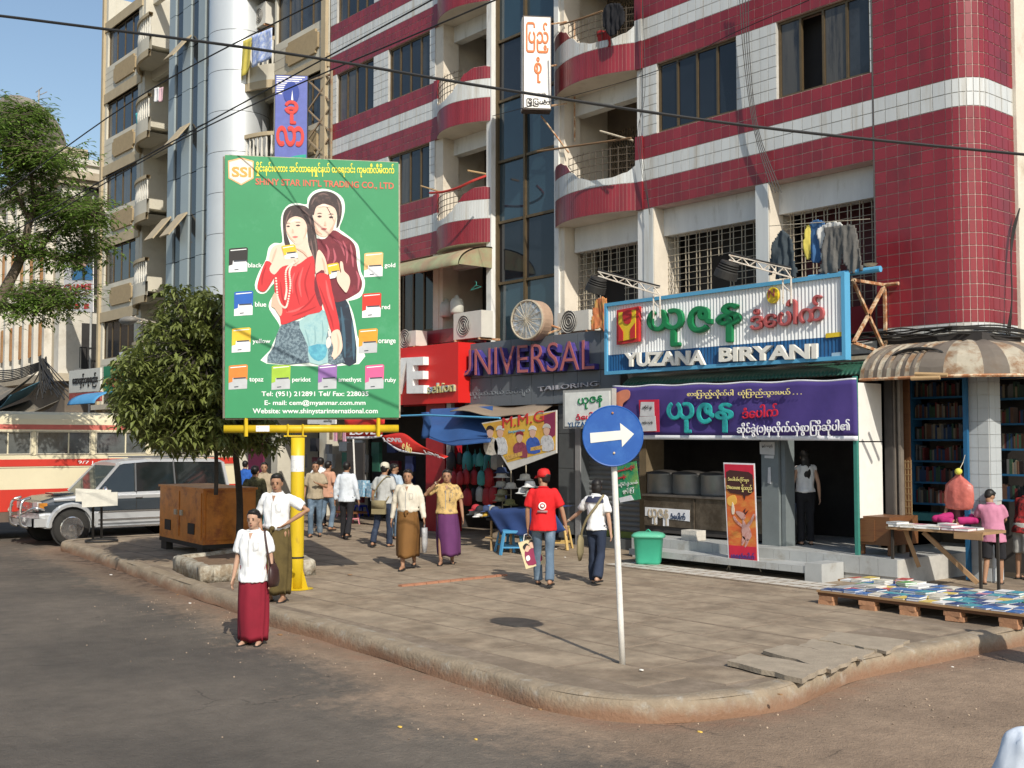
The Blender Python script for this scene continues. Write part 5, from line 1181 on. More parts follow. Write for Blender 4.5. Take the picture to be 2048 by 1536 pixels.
for cx, cy in ((385,432),(556,392)): bs_([(cx-6,cy+8),(cx-2,cy-14),(cx+3,cy-10),(cx+7,cy+8)], skin2, .0135, n=2)
bs_([(320,930),(420,905),(430,960),(470,1040),(472,1126),(250,1125),(285,1040)], pld, .012, n=2)
bs_([(560,940),(600,1000),(655,1110),(650,1126),(565,1126)], pld, .010, n=2)
bs_([(420,905),(535,842),(562,880),(575,940),(562,1000),(572,1126),(475,1126),(465,1040),(440,980)], den, .0135, n=2)
bs_([(470,1040),(560,1030),(558,1095),(520,1118),(480,1092)], poc, .015, n=2)
bs_([(290,640),(335,610),(400,615),(490,560),(502,660),(507,740),(542,845),(470,872),(400,900),(330,925),(318,890),(297,800),(288,720)], rtop, .0165, n=3)
bs_([(520,530),(550,560),(566,610),(570,668),(512,668),(506,600)], skin, .016)
bs_([(510,662),(572,662),(592,740),(612,830),(634,952),(592,964),(565,880),(528,760)], rtop, .018, n=3)
bs_([(560,640),(508,655),(500,740),(530,830),(545,800),(530,740)], mar, .0172, n=2)
bs_([(595,962),(632,955),(648,1030),(640,1070),(620,1095),(603,1110),(598,1098),(590,1090),(600,1050),(588,1000)], skin, .0185)
bs_([(245,588),(272,600),(292,655),(272,700),(238,748),(205,742),(198,715),(215,655),(232,610)], rtop, .018, n=3)
bs_([(262,628),(300,575),(345,568),(415,578),(395,604),(330,618),(288,660)], skin, .0195)
bs_([(280,770),(300,760),(318,800),(330,850),(318,880),(290,840),(272,825)], skin2, .0178)
def stampbox(P, c, lift, dk=False):   # P: TL, TR, BR, BL
    TL, TR, BR, BL = P; mx_ = lambda a, b, t: (a[0]+(b[0]-a[0])*t, a[1]+(b[1]-a[1])*t)
    k = .58; lw = pm('stamp_white', (.74,.75,.76)) if not dk else pm('stamp_clear', (.45,.47,.48))
    bs_([mx_(TL,BL,k-.1), mx_(TR,BR,k-.1), BR, BL], lw, lift, 'printed_stamp', 0)
    bs_([(TL[0],TL[1]+4),(TL[0]+10,TL[1]),(TR[0]-8,TR[1]),(TR[0],TR[1]+6), mx_(TR,BR,k+.06), mx_(mx_(TL,BL,k),mx_(TR,BR,k),.93), mx_(mx_(TL,BL,k-.06),mx_(TR,BR,k-.06),.93), mx_(mx_(TL,BL,k-.06),mx_(TR,BR,k-.06),.22), mx_(mx_(TL,BL,k+.1),mx_(TR,BR,k+.1),.2), mx_(TL,BL,k+.14)], c, lift+.0015, 'printed_stamp', 0)
    a = mx_(TL,BL,k-.06); b = mx_(TR,BR,k-.06)
    bs_([mx_(a,b,.26), mx_(a,b,.92), (mx_(a,b,.92)[0], mx_(a,b,.92)[1]+7), (mx_(a,b,.26)[0], mx_(a,b,.26)[1]+7)], pm('stamp_slot', (.04,.05,.07)), lift+.0025, 'printed_stamp', 0)
    bs_([(TL[0]+8,TL[1]+9),(TR[0]-8,TR[1]+8),(TR[0]-8,TR[1]+12),(TL[0]+8,TL[1]+14)], pm('highlight', (.8,.82,.8)), lift+.0025, 'printed_highlight', 0)
    a = mx_(TL,BL,.9); bs_([(a[0]+30,a[1]-4),(a[0]+52,a[1]-6),(a[0]+52,a[1]-1),(a[0]+30,a[1]+1)], pm('stamp_slot', (.04,.05,.07)), lift+.002, 'printed_mark', 0)
ye = pm('stamp_yellow', (.75,.48,.03))
stampbox([(325,508),(398,500),(414,572),(345,580)], ye, .021)
stampbox([(565,605),(628,597),(640,672),(582,683)], ye, .02)
bs_([(617,665),(622,640),(640,650),(634,610),(638,590),(650,600),(657,640),(682,668),(688,705),(670,755),(650,740),(622,700)], skin, .023)
mb = MB(); pt = spl([Vector((395,590,0)), Vector((350,640,0)), Vector((352,740,0)), Vector((345,790,0))], 9) + spl([Vector((395,590,0)), Vector((368,640,0)), Vector((372,720,0)), Vector((355,820,0)), Vector((335,832,0)), Vector((308,790,0)), Vector((296,680,0))], 8)
for p in pt: c = bA(p.x, p.y, .0215); mb.add([c + RT*.016*math.cos(a) + UPV*.016*math.sin(a) for a in (0,1.05,2.1,3.14,4.19,5.24)], [(0,1,2,3,4,5)])
link('printed_necklace', mb.mesh('printed_necklace', pm('pearl', (.75,.68,.58))), board)
bs_([(570,960),(585,950),(592,985),(575,990)], pm('badge_white', (.7,.65,.6)), .016, n=0); bs_([(565,1000),(580,990),(590,1020),(575,1050),(562,1035)], pm('badge_white', (.7,.65,.6)), .016)
cols = {'black':(96,582,(.02,.017,.017)),'gold':(812,607,(.72,.45,.18)),'blue':(124,812,(.01,.10,.42)),'red':(802,822,(.6,.03,.015)),'yellow':(112,1006,(.78,.5,.04)),'orange':(783,1011,(.75,.3,.02)),'topaz':(95,1202,(.72,.2,.03)),'peridot':(322,1203,(.32,.5,.04)),'amethyst':(568,1202,(.26,.13,.36)),'ruby':(817,1201,(.68,.10,.25))}
lab = {'black':(148,222,598,622),'gold':(870,928,598,628),'blue':(185,245,804,830),'red':(856,900,818,843),'yellow':(172,267,1000,1030),'orange':(838,930,1003,1032),'topaz':(155,230,1205,1234),'peridot':(382,480,1203,1234),'amethyst':(627,748,1203,1234),'ruby':(873,932,1205,1236)}
wtx = pm('white_text', (.8,.82,.8))
def BT(s, x0_, x1_, y0_, y1_, m, bold=.01, sl=0, dp=.003): return text(s, bA(x0_, y0_, .002), bA(x1_, y0_+sl, .002), bA(x0_, y1_, .002), dp, m, board, bold=bold)
for k, (cx, cy, c) in cols.items():
    dk = k in ('orange','topaz','peridot','amethyst','ruby'); w2, h2 = 52, 67
    stampbox([(cx-w2+4,cy-h2+6),(cx+w2,cy-h2),(cx+w2-4,cy+h2-6),(cx-w2+2,cy+h2)], pm('stamp_'+k, c), .004, dk)
    l = lab[k]; BT(k, *l, wtx, .015)
BT('Tel: (951) 212891 Tel/ Fax: 228035', 220, 786, 1278, 1311, wtx, .015)
BT('E- mail: cem@myanmar.com.mm', 236, 770, 1324, 1358, wtx, .015)
BT('Website: www.shinystarinternational.com', 173, 835, 1368, 1403, wtx, .015)
BT('ရှိုင်းနင်းစတား အင်တာနေရှင်နယ် ထရေးဒင်း ကုမ္ပဏီလီမိတက်'.replace('\u1039ပ',''), 188, 922, 62, 138, pm('yellow_text', (.78,.7,.06)), .03, 12)
BT('SHINY STAR INT\'L TRADING CO., LTD', 188, 920, 148, 190, pm('red_text', (.62,.13,.08)), .02, 24)
bs_([(42,57),(112,40),(178,58),(178,150),(112,187),(45,150)], pm('logo_orange', (.75,.42,.2)), .003, 'printed_logo', 0)
bs_([(49,64),(112,48),(172,65),(172,146),(112,179),(51,146)], pm('logo_cream', (.82,.74,.62)), .005, 'printed_logo', 0)
text('SSI', bA(62,88,.006), bA(165,92,.006), bA(62,142,.006), .003, pm('logo_gold', (.7,.36,.08)), board, bold=.03)
# soft folds, sheen and shading printed in the picture
def st_(pts, w_, m, l):   # tapering streak
    P = spl([Vector((x, y, 0)) for x, y in pts], 5); n = len(P); A_ = []; B_ = []
    for i, p in enumerate(P):
        d = (P[min(i+1,n-1)]-P[max(i-1,0)]).normalized(); k = math.sin(math.pi*(i+.5)/n)**.7*w_; A_.append((p.x-d.y*k, p.y+d.x*k)); B_.append((p.x+d.y*k, p.y-d.x*k))
    bs_(A_ + B_[::-1], m, l, 'printed_fold', 0)
for q in ([(480,600),(450,700),(470,800)],[(420,640),(400,720),(420,820)],[(505,760),(470,810),(420,850)],[(320,700),(330,780),(360,860)],[(380,880),(440,860),(510,830)]): st_(q, 5, rdk, .0175)
for q in ([(440,620),(420,700),(430,780)],[(350,860),(400,850),(460,820)],[(395,650),(380,700),(385,760)]): st_(q, 6, rhi, .0173)
for q in ([(560,690),(575,770),(600,850)],): st_(q, 7, rhi, .0187)
for q in ([(525,720),(555,800),(590,900),(600,950)],[(245,610),(225,670),(222,720)]): st_(q, 5, rdk, .0188)
for q in ([(600,470),(640,500),(660,560)],[(690,500),(700,560),(705,620)],[(650,480),(672,540),(670,600)],[(600,520),(610,570),(600,600)],[(720,640),(735,680),(730,740)],[(560,500),(575,540),(570,590)]): st_(q, 6, marh, .0055)
for q in ([(375,320),(355,360),(345,420)],[(430,310),(470,350),(485,420)],[(500,450),(510,520),(512,590)],[(480,470),(490,530),(500,590)]): st_(q, 4, hsh, .0125)
for q in ([(520,240),(545,232),(575,240)],[(620,260),(632,300),(634,350)],[(485,290),(492,270),(505,250)]): st_(q, 4, hsh, .009)
for q in ([(372,385),(395,372),(425,375)],[(520,300),(550,293),(580,300)]): st_(q, 7, skl, .0132)
for q in ([(355,435),(372,465),(395,487)],[(455,410),(455,440),(440,472)],[(500,385),(515,425),(540,448)],[(612,360),(600,400),(580,430)]): st_(q, 4, skin2, .0133)
for q in ([(300,520),(285,560),(275,590)],[(400,520),(440,540),(465,570)],[(540,570),(552,610),(555,655)],[(618,970),(628,1020),(622,1080)]): st_(q, 5, skin2, .0198)
for q in ([(700,900),(706,1000),(708,1110)],[(640,830),(655,960),(662,1100)]): st_(q, 8, pm('navy_sheen', (.04,.10,.15)), .0045)
for q in ([(500,930),(505,1000),(500,1030)],[(540,900),(545,960),(540,1020)],[(450,950),(465,1000),(480,1080)]): st_(q, 4, pm('denim_fold', (.22,.38,.40)), .0143)
# yellow pole and beam
yp = mat('yellow_paint', (.60, .42, .015), .45, var=.12, scale=8, c2=(.38,.24,.03), c2s=6, c2t=.66, stretch=(1,1,.3))
base_p = gz(593, 1178); top_p = dz(592, 872, 16.3); ax = Vector((base_p.x, base_p.y, 0))
mb = MB(); mb.tube([ax + Vector((0,0,z)) for z in (.17,.6,1.2,1.8,2.35)], .098, 20); mb.build('pole', yp, bb, True)
mb = MB(); mb.tube([ax + Vector((0,0,z)) for z in (.62,.645)], .103, 20); mb.build('pole_band', black, bb)
for k in range(4):
    a = k*math.pi/2+.5; d_ = Vector((math.cos(a), math.sin(a), 0)); mb = MB(); mb.prism([ax + d_*.09 + Vector((0,0,.17)), ax + d_*.2 + Vector((0,0,.17)), ax + d_*.09 + Vector((0,0,.5))], d_.cross(Vector((0,0,1)))*.012); mb.build('gusset', yp, bb)
mb = MB(); mb.lathe([(.1,.195),(.102,.195),(.24,.186)], (ax.x, ax.y, 0), 20); mb.build('base_plate', yp, bb)
h1 = BP(447, 858, -.14); h2 = BP(799, 857, -.14); mb = MB(); mb.tube([h1, h2], .058, 14); mb.build('cross_beam', yp, bb, True)
for px in (492, 757): a = BP(px, 836, -.02); b = BP(px, 873, -.02); MB().beam(a, b, .045, .03).build('clamp', yp, bb); MB().beam(BP(px,868,-.02), BP(px,868,-.25), .045, .02).build('clamp', yp, bb)
for px in (576, 606): MB().beam(BP(px, 848, -.07), BP(px, 873, -.07), .02).build('bolt', yp, bb)
MB().beam(BP(568, 872, -.14), BP(614, 872, -.14), .12, .02).build('saddle_plate', yp, bb)
paper = mat('paper_white', (.72,.72,.70), .8, c2=(.35,.35,.35), c2s=30, c2t=.6)
def wrap(zc0, zc1, m):
    mb = MB(); vf = math.atan2((CAMP-ax).y, (CAMP-ax).x)
    mb.rings([[ax + Vector((.1015*math.cos(vf+t), .1015*math.sin(vf+t), z)) for t in [(-1.3+2.4*i/10) for i in range(11)]] for z in (zc0, zc1)], cap=False, close=False); mb.build('stuck_notice', m, bb)
wrap(1.86, 2.09, paper)
P = [BP(512,851,-.079), BP(539,851,-.079), BP(539,863,-.079), BP(512,863,-.079)]; mb = MB(); mb.add(P, [(0,3,2,1)]); mb.build('stuck_notice', paper, bb)
# lit notice board behind, small white sign under board
s2 = thing('small_sign', 'small white sign hanging just below the billboard', 'sign', tuple(fy(650, 842, 13)))
card([(615,836),(671,836),(671,848),(615,848)], 13, .03, 'sign_board', paper, s2); T3('ဓာတ်ပုံ', (648,839), (664,839), (648,845), 13, .006, black, s2, lift=.003)

# ================================================================ ARROW SIGN
ar = thing('arrow_sign', 'round blue road sign with a white arrow on a leaning white post', 'road sign', tuple(gz(1245, 1326)))
pb = gz(1245, 1327); pt_ = dz(1224, 830, 10.75); pw = mat('post_white', (.72,.70,.65), .6, var=.1, scale=20, c2=(.35,.28,.2), c2s=22, c2t=.66)
mb = MB(); mb.tube([pb.lerp(pt_, k/5) - Vector((0,0,.02)) for k in range(6)], .03, 12); mb.build('post', pw, ar, True)
sc_ = dz(1226, 872, 10.68); sn = (CAMP - sc_); sn.z = 0; sn.normalize(); sn = (sn + RT*.12).normalized(); sx_ = Vector((0,0,1)).cross(sn).normalized()
def SP(px, py, l=0): return onplane(px, py, sc_, sn) + sn*l
rad = (SP(1285, 872) - SP(1166, 872)).length/2
bsg = mat('sign_blue', (.015, .085, .33), .4, var=.06, scale=6, c2=(.03,.12,.38), c2s=4)
mb = MB(); mb.prism([sc_ + (sx_*math.cos(a*math.pi/24) + Vector((0,0,1))*math.sin(a*math.pi/24))*rad for a in range(48)], -sn*.012); mb.build('disc', bsg, ar)
mb = MB(); mb.tube([sc_ - sn*.006 + (sx_*math.cos(a*math.pi/24) + Vector((0,0,1))*math.sin(a*math.pi/24))*rad for a in range(48)], .009, 6, close=True); mb.build('rim', bsg, ar)
mb = MB(); mb.prism([SP(x, y, .002) for x, y in ((1180,866),(1241,861),(1240,846),(1268,868),(1244,894),(1243,879),(1181,886))], sn*.003); mb.build('arrow', mat('arrow_white', (.66,.66,.6), .5, var=.06), ar)
for py in (836, 905): MB().bx(SP(1225, py, -.05), (.1, .03, .03)).build('clamp', steel, ar)
for py in (826, 906): mb = MB(); mb.ell(SP(1225 if py < 850 else 1228, py, .004), (.012,.012,.012), 8, 5); mb.build('bolt', rust, ar)

# ================================================================ GENERATOR, PLANTER
go_ = mat('generator_orange', (.55, .19, .028), .45, var=.2, scale=5, c2=(.30,.085,.02), c2s=3, c2t=.55); gd = mat('generator_dark', (.03,.025,.02), .8)
c1 = gz(405, 1117); D_ = (gz(405,1117)-CAMP).dot(FH)
pc = Vector((c1.x, c1.y, 0)); lf = dz(320, 1000, D_+2.0); lf.z = 0; rt_ = dz(487, 1000, D_+.9); rt_.z = 0
e1 = lf - pc; e2 = rt_ - pc; e2 = e2 - e1*(e2.dot(e1)/e1.dot(e1)); e2 = e2.normalized()*1.0
gen = thing('generator', 'rusty orange generator cabinet standing behind the concrete planter', 'generator', (pc.x, pc.y, .18))
def gp(a, b, z): return pc + e1*a + e2*b + Vector((0,0,z))
def gbox(a0, a1, b0, b1, z0, z1, name, m, rim=0):
    mb = MB(); vs_ = [gp(a, b, z) for z in (z0, z1) for a, b in ((a0,b0),(a1,b0),(a1,b1),(a0,b1))]; mb.add(vs_, [(0,3,2,1),(4,5,6,7),(0,1,5,4),(1,2,6,5),(2,3,7,6),(3,0,4,7)]); return mb.build(name, m, gen)
gbox(0, 1, 0, 1, .42, 1.4, 'cabinet', go_); gbox(-.02, 1.02, -.02, 1.02, 1.401, 1.44, 'lid', go_); gbox(0, 1, 0, 1, .34, .419, 'skid', gd)
for a, b in ((.02,.02),(.85,.02),(.02,.85),(.85,.85)): gbox(a, a+.13, b, b+.13, .17, .339, 'foot', gd)
for a in (.03, .52): gbox(a, a+.45, -.016, -.002, .5, 1.35, 'door', go_)
for a in (.16, .7): gbox(a, a+.14, -.03, -.017, .58, .78, 'vent', gd)
for a in (.42, .55): gbox(a, a+.05, -.05, -.017, .9, 1.0, 'latch', steel)
gbox(-.012, -.002, .05, .95, .5, 1.35, 'end_panel', go_)
pl = thing('planter', 'low rough concrete tree planter in front of the generator', 'planter', tuple(gz(480, 1150)))
pcn = mat('planter_concrete', (.40, .37, .3), .9, var=.3, scale=9, bump=.02, bscale=18, c2=(.24,.19,.13), c2s=5, c2t=.5)
W4 = [gz(346, 1140), gz(402, 1166), gz(632, 1150), gz(566, 1112)]
def wall4(a, b, h, th):
    mb = MB(); n = 14; d = (b-a).normalized(); nr = Vector((d.y, -d.x, 0))
    ps = [(0,0),(0,h*.7),(.02,h*.93),(.06,h),(th-.05,h),(th,h*.8),(th,0)]
    mb.rings([[a.lerp(b, i/n) - nr*o + Vector((0,0,z)) + Vector((noise.noise(Vector((i*.7,z*5,o*9)))*.02,)*3) for o, z in ps] for i in range(n+1)]); return mb
cen = sum(W4, Vector())/4
for a, b in zip(W4, W4[1:]+W4[:1]):
    d = (b-a).normalized(); nr = Vector((d.y,-d.x,0))
    if nr.dot(a-cen) < 0: a, b = b, a
    a2 = a + (b-a).normalized()*.0; wall4(a2, b, .24 , .2).build('planter_wall', pcn, pl, True)
mb = MB(); mb.prism([p.lerp(cen, .12)+Vector((0,0,0)) for p in W4], (0,0,.19)); mb.build('planter_soil', mat('soil', (.2,.13,.08), .95, var=.3, scale=8, bump=.02), pl)
# road-work panels on a stand
st = thing('panel_stand', 'two blank white panels on a small black metal stand by the car', 'panel stand', tuple(gz(205, 1083)))
q0 = gz(203, 1084); Dq = (q0-CAMP).dot(FH)
def panel(pxs, D, name, m):
    P = [dz(x, y, D) for x, y in pxs]; mb = MB(); mb.prism(P, FH*.02); mb.build(name, m, st)
blank = mat('panel_offwhite', (.62,.60,.52), .6, var=.1)
panel([(151,977),(222,980),(222,1003),(151,1003)], Dq+.1, 'panel', blank); panel([(163,986),(235,984),(235,1011),(164,1015)], Dq, 'panel', blank)
for px in (186, 203):
    MB().beam(dz(px, 1003, Dq+.05), gz(px, 1078), .05, .03).build('leg', black, st)
mb = MB(); mb.tube([q0 + Vector((.32*math.cos(a*math.pi/8), .32*math.sin(a*math.pi/8), .03)) for a in range(16)], .02, 5, close=True); mb.build('base_ring', black, st)

# ================================================================ CAR
car = thing('car', 'silver and dark blue off-road car with a bull bar parked beside the bus', 'car', (0, 0, 0))
csil = mat('car_silver', (.56,.58,.59), .3, metal=.45, var=.04); cnav = mat('car_navy', (.035,.045,.055), .2, var=.05, spec=.6); cgl = mat('car_glass', (.012,.016,.016), .05, spec=.8, var=.2); chrome = mat('chrome', (.6,.6,.6), .18, metal=.9, var=.05); cgr = mat('car_grey_plastic', (.1,.105,.11), .5)
tyr = mat('tyre', (.025,.024,.022), .9, bump=.004, bscale=60); hl = mat('headlight', (.5,.52,.52), .15, spec=.8)
def carsec(secs, name, m, smooth=True):
    rs = []
    for x, w0_, w1_, zb_, zt2_, r in secs:   # w0 bottom half width, w1 top
        p = [(w0_, zb_), (w0_+.01, (zb_+zt2_)*.5), (w1_, zt2_-r), (w1_-r*.35, zt2_-r*.35), (w1_-r, zt2_)]
        rs.append([Vector((x, y, z)) for y, z in p] + [Vector((x, -y, z)) for y, z in p[::-1]])
    mb = MB(); mb.rings(rs); return mb.build(name, m, car, smooth)
carsec([(-2.28,.83,.83,.45,.62,.04),(-2.2,.85,.86,.4,.72,.05),(-1.9,.86,.87,.38,.74,.05),(1.9,.86,.87,.38,.74,.05),(2.1,.84,.85,.4,.74,.05),(2.2,.78,.8,.45,.72,.05)], 'lower_body', csil, False)
carsec([(-2.28,.83,.83,.62,1.1,.05),(-2.2,.84,.85,.74,1.16,.05),(-1.9,.86,.86,.745,1.17,.05),(.95,.86,.86,.745,1.14,.05),(1.2,.86,.84,.745,1.12,.06),(1.9,.84,.80,.745,1.06,.08),(2.12,.80,.76,.745,1.0,.1),(2.2,.74,.7,.75,.92,.08)], 'body', cnav, False)
carsec([(-2.2,.855,.856,.99,1.155,.03),(-1.9,.868,.867,1.0,1.166,.03),(.95,.868,.865,1.0,1.137,.03),(1.9,.848,.806,.98,1.05,.05)], 'belt_band', csil, False)
def cab(x, w_, z): return Vector((x, w_, z))
# cabin from pillars and roof, glass panes inset
mb = MB(); rf = [(-2.15,.70,1.80),(-2.0,.74,1.86),(-.2,.75,1.88),(.35,.73,1.84),(.5,.70,1.79)]
mb.rings([[cab(x,-w_,z-.06), cab(x,-w_+.06,z), cab(x,0,z+.03), cab(x,w_-.06,z), cab(x,w_,z-.06), cab(x,0,z-.08)] for x, w_, z in rf]); mb.build('roof', csil, car, False)
side = lambda s: [(('A', (1.05,.83*s,1.14), (.45,.71*s,1.78)), .05), (('B', (.1,.85*s,1.15), (.08,.73*s,1.8)), .035), (('C', (-.85,.85*s,1.16), (-.83,.73*s,1.82)), .03), (('D', (-2.18,.83*s,1.16), (-2.08,.71*s,1.78)), .07)]
for s in (1, -1):
    S = side(s)
    for (n_, a, b), wd in S: MB().beam(a, b, wd, wd*1.1, up=(0,1,0)).build('pillar', csil if n_ in 'AD' else cgr, car)
    for (p, q) in ((0,1),(1,2),(2,3)):
        a, b = Vector(S[p][0][1]), Vector(S[p][0][2]); c, d = Vector(S[q][0][1]), Vector(S[q][0][2])
        mb = MB(); k = Vector((0,-.012*s,0)); mb.add([a+k, c+k, d+k, b+k], [(0,1,2,3)]); mb.build('side_window', cgl, car)
mb = MB(); mb.add([(1.06,.8,1.13),(1.06,-.8,1.13),(.46,-.68,1.78),(.46,.68,1.78)], [(0,1,2,3)]); mb.build('windscreen', mat('windscreen_glass', (.05,.065,.06), .06, spec=.8, var=.3, scale=3), car)
mb = MB(); mb.add([(-2.2,.8,1.15),(-2.2,-.8,1.15),(-2.1,-.68,1.77),(-2.1,.68,1.77)], [(0,1,2,3)]); mb.build('rear_window', cgl, car)
MB().box((1.3,-.28,1.1),(1.75,.28,1.135)).build('bonnet_scoop', cnav, car)
for s in (1,-1):
    mb = MB(); mb.bx((2.17, .58*s, .88), (.12,.26,.17)); mb.build('headlight', hl, car); mb = MB(); mb.bx((2.12,.76*s,.88),(.16,.1,.14)); mb.build('indicator', mat('lamp_orange', (.5,.2,.03), .3), car)
    for xc, nm in ((1.55,'f'),(-1.3,'r')):
        mb = MB(); rs = []
        for a in range(13):
            t_ = math.pi*a/12; rs.append([Vector((xc+r*math.cos(t_), y*s, max(.42+r*math.sin(t_)*1.0, .40))) for r, y in ((.44,.86),(.44,.95),(.5,.955),(.53,.90),(.53,.86))])
        mb.rings(rs); mb.build('wheel_arch', csil, car, False)
        mb = MB(); mb.prism([Vector((xc+.43*math.cos(a*math.pi/12), .84*s, .40+.43*math.sin(a*math.pi/12))) for a in range(24)], (0,.035*s,0)); mb.build('wheel_well', black, car)
        pw_ = MB(); prf = [(.24,-.12),(.35,-.125),(.385,-.09),(.39,0),(.385,.09),(.35,.125),(.24,.12)]
        rs = [[Vector((xc+r*math.cos(a*math.pi/14), (.82+y)*s, .39+r*math.sin(a*math.pi/14))) for a in range(28)] for r, y in prf]; pw_.rings(rs, cap=True); wh = pw_.build('wheel', tyr, car, True)
        rm = MB(); rm.rings([[Vector((xc+r*math.cos(a*math.pi/12), (.82+y)*s, .39+r*math.sin(a*math.pi/12))) for a in range(24)] for r, y in ((.255,.125),(.235,.13),(.22,.07),(.08,.06),(.07,.13),(.01,.135))]); 
        for k in range(6): t_ = k*math.pi/3; rm.beam((xc+.06*math.cos(t_), (.82+.1)*s, .39+.06*math.sin(t_)), (xc+.24*math.cos(t_), (.82+.115)*s, .39+.24*math.sin(t_)), .07, .03, up=(0,1,0))
        link('rim', rm.mesh('rim', chrome), wh)
    MB().box((-.85, .88*s, .36), (.95, 1.0*s, .40)).build('side_step', chrome, car)
    MB().box((-.9, .872*s, .52), (.95, .885*s, .56)).build('trim_strip', chrome, car); MB().box((-.9, .872*s, .70), (.95, .885*s, .735)).build('trim_strip', chrome, car); MB().box((-.9,.872*s,.43),(.95,.882*s,.46)).build('trim_strip', cgr, car)
    mb = MB(); mb.ell((.85, 1.0*s, 1.2), (.06,.11,.09), 10, 6); mb.build('mirror', chrome, car, True)
    for x in (-.05,-.95): MB().box((x, .87*s, 1.0),(x+.16,.895*s,1.03)).build('door_handle', chrome, car)
    MB().tube([(.2,.62*s,1.93),(-1.9,.62*s,1.93)], .018, 6).build('roof_rail', cgr, car)
    for x in (.085,-.84): MB().box((x-.006, .866*s, .75),(x+.006,.872*s,1.15)).build('door_seam', black, car)
mb = MB(); mb.beam((-1.0,-.6,1.97),(-1.0,.6,1.97),.04); mb.beam((-1.7,-.6,1.97),(-1.7,.6,1.97),.04); mb.beam((-.9,.3,2.0),(-1.9,.35,2.02),.07); mb.beam((-.9,.1,2.0),(-1.8,0,2.0),.05); mb.build('roof_rack', chrome, car)
mb = MB(); mb.box((2.1,-.84,.44),(2.33,.84,.62)); mb.box((1.95,.70,.44),(2.33,.88,.62)); mb.box((1.95,-.88,.44),(2.33,-.70,.62)); mb.build('front_bumper', csil, car)
mb = MB(); mb.box((2.2,-.42,.74),(2.24,.42,.95)); mb.build('radiator_grille', chrome, car)
mb = MB()
for s in (.36,-.36): mb.tube(spl([(2.3,s,.40),(2.46,s,.5),(2.46,s,.85),(2.40,s*.95,1.0),(2.25,s*.9,1.05)], 5), .03, 8)
mb.tube([(2.42,.33,1.0),(2.42,-.33,1.0)], .026, 8); mb.tube(spl([(2.44,.36,.7),(2.44,.6,.75),(2.3,.78,.85),(2.1,.84,.8)],5), .024, 8); mb.tube(spl([(2.44,-.36,.7),(2.44,-.6,.75),(2.3,-.78,.85)],5), .024, 8); mb.tube([(2.47,.36,.62),(2.47,-.36,.62)], .024, 8); mb.build('bull_bar', chrome, car, True)
mb = MB(); mb.rings([[Vector((-2.28-y, r*math.cos(a*math.pi/14), .98+r*math.sin(a*math.pi/14))) for a in range(28)] for r, y in ((.35,0),(.37,.03),(.37,.17),(.34,.2),(.05,.21))]); mb.build('spare_wheel', mat('spare_cover', (.35,.35,.34), .35, metal=.5), car, True)
MB().box((2.335,-.22,.5),(2.345,.22,.62)).build('number_plate', paper, car)
for s in (1,-1): MB().box((-2.3,.7*s,.95),(-2.25,.82*s,1.1)).build('tail_light', prr, car)
MB().box((2.24,-.05,.83),(2.25,.05,.88)).build('badge', chrome, car)
mb = MB(); mb.tube([(.55+.16*math.cos(a*math.pi/8)*.4, .38+.17*math.sin(a*math.pi/8), 1.2+.15*math.cos(a*math.pi/8)) for a in range(16)], .014, 5, close=True); mb.build('steering_wheel', black, car)
car.location = (-26.15, 10.1, 0); car.rotation_euler = (0, 0, -math.pi/2)

# ================================================================ BUS
BXX = -27.6
bus = thing('bus', 'old cream and red city bus stopped behind the silver car', 'bus', (BXX, 8, 0))
bcr = mat('bus_cream', (.66,.60,.42), .5, var=.08, scale=1.2, c2=(.5,.42,.28), c2s=1.0, c2t=.66); brd = mat('bus_red', (.52,.04,.025), .45, var=.1, scale=2); bpk = mat('bus_faded_red', (.5,.13,.1), .55, var=.12, scale=4)
by0, by1 = 1.5, 13.6; xb = BXX-2.4
def bw(z0, z1, m, name, off=0): MB().box((BXX-.05, by0, z0), (BXX+off, by1, z1)).build(name, m, bus)
bw(.42, .66, mat('bus_skirt', (.12,.09,.07), .8, var=.2, scale=2), 'skirt', -.01); bw(.66, 1.17, brd, 'lower_panel'); bw(1.17, 1.70, bcr, 'side_panel'); bw(1.70, 1.705, black, 'trim', .004); bw(1.705, 1.87, brd, 'red_stripe', .003); bw(1.87, 1.97, bcr, 'sill'); bw(1.765-.1, 1.675, black, 'trim', .004)
wy = []; y0_ = fx(73, 885, BXX).y; pit = fx(191, 885, BXX).y - y0_
k0 = int((by0 - y0_)/pit)
for k in range(k0, 12):
    a = y0_ + k*pit
    if a+pit > by1-.2: break
    if a < by0+.1: continue
    wy.append((a, a+pit*.915))
prev = by0
for a, b in wy + [(by1, by1)]:
    if a > prev: MB().box((BXX-.05, prev, 1.97), (BXX, a, 2.53)).build('window_post', bcr, bus)
    prev = b
for a, b in wy:
    P = bez([(BXX-.005, y, z) for y, z in ((a+.03,1.99),(b-.03,1.99),(b-.02,2.0),(b-.02,2.5),(b-.03,2.515),(a+.03,2.515),(a+.02,2.5),(a+.02,2.0))], 2)
    mb = MB(); mb.tube([Vector((BXX+.004, p[1], p[2])) for p in P], .016, 5, close=True); wf = mb.build('window_frame', mat('rubber_cream', (.5,.46,.36), .6), bus)
    mb = MB(); mb.add([(BXX-.03, a, 1.97),(BXX-.03, b, 1.97),(BXX-.03, b, 2.53),(BXX-.03, a, 2.53)], [(0,1,2,3)]); link('pane', mb.mesh('pane', mat('bus_glass', (.10,.11,.11), .08, spec=.7, var=.3, scale=2, c2=(.05,.05,.05), c2s=1.5)), wf)
    mb = MB(); mb.box((BXX-.029,(a+b)/2+.1,1.98),(BXX-.012,(a+b)/2+.13,2.52)); link('sliding_rail', mb.mesh('sliding_rail', bcr), wf)
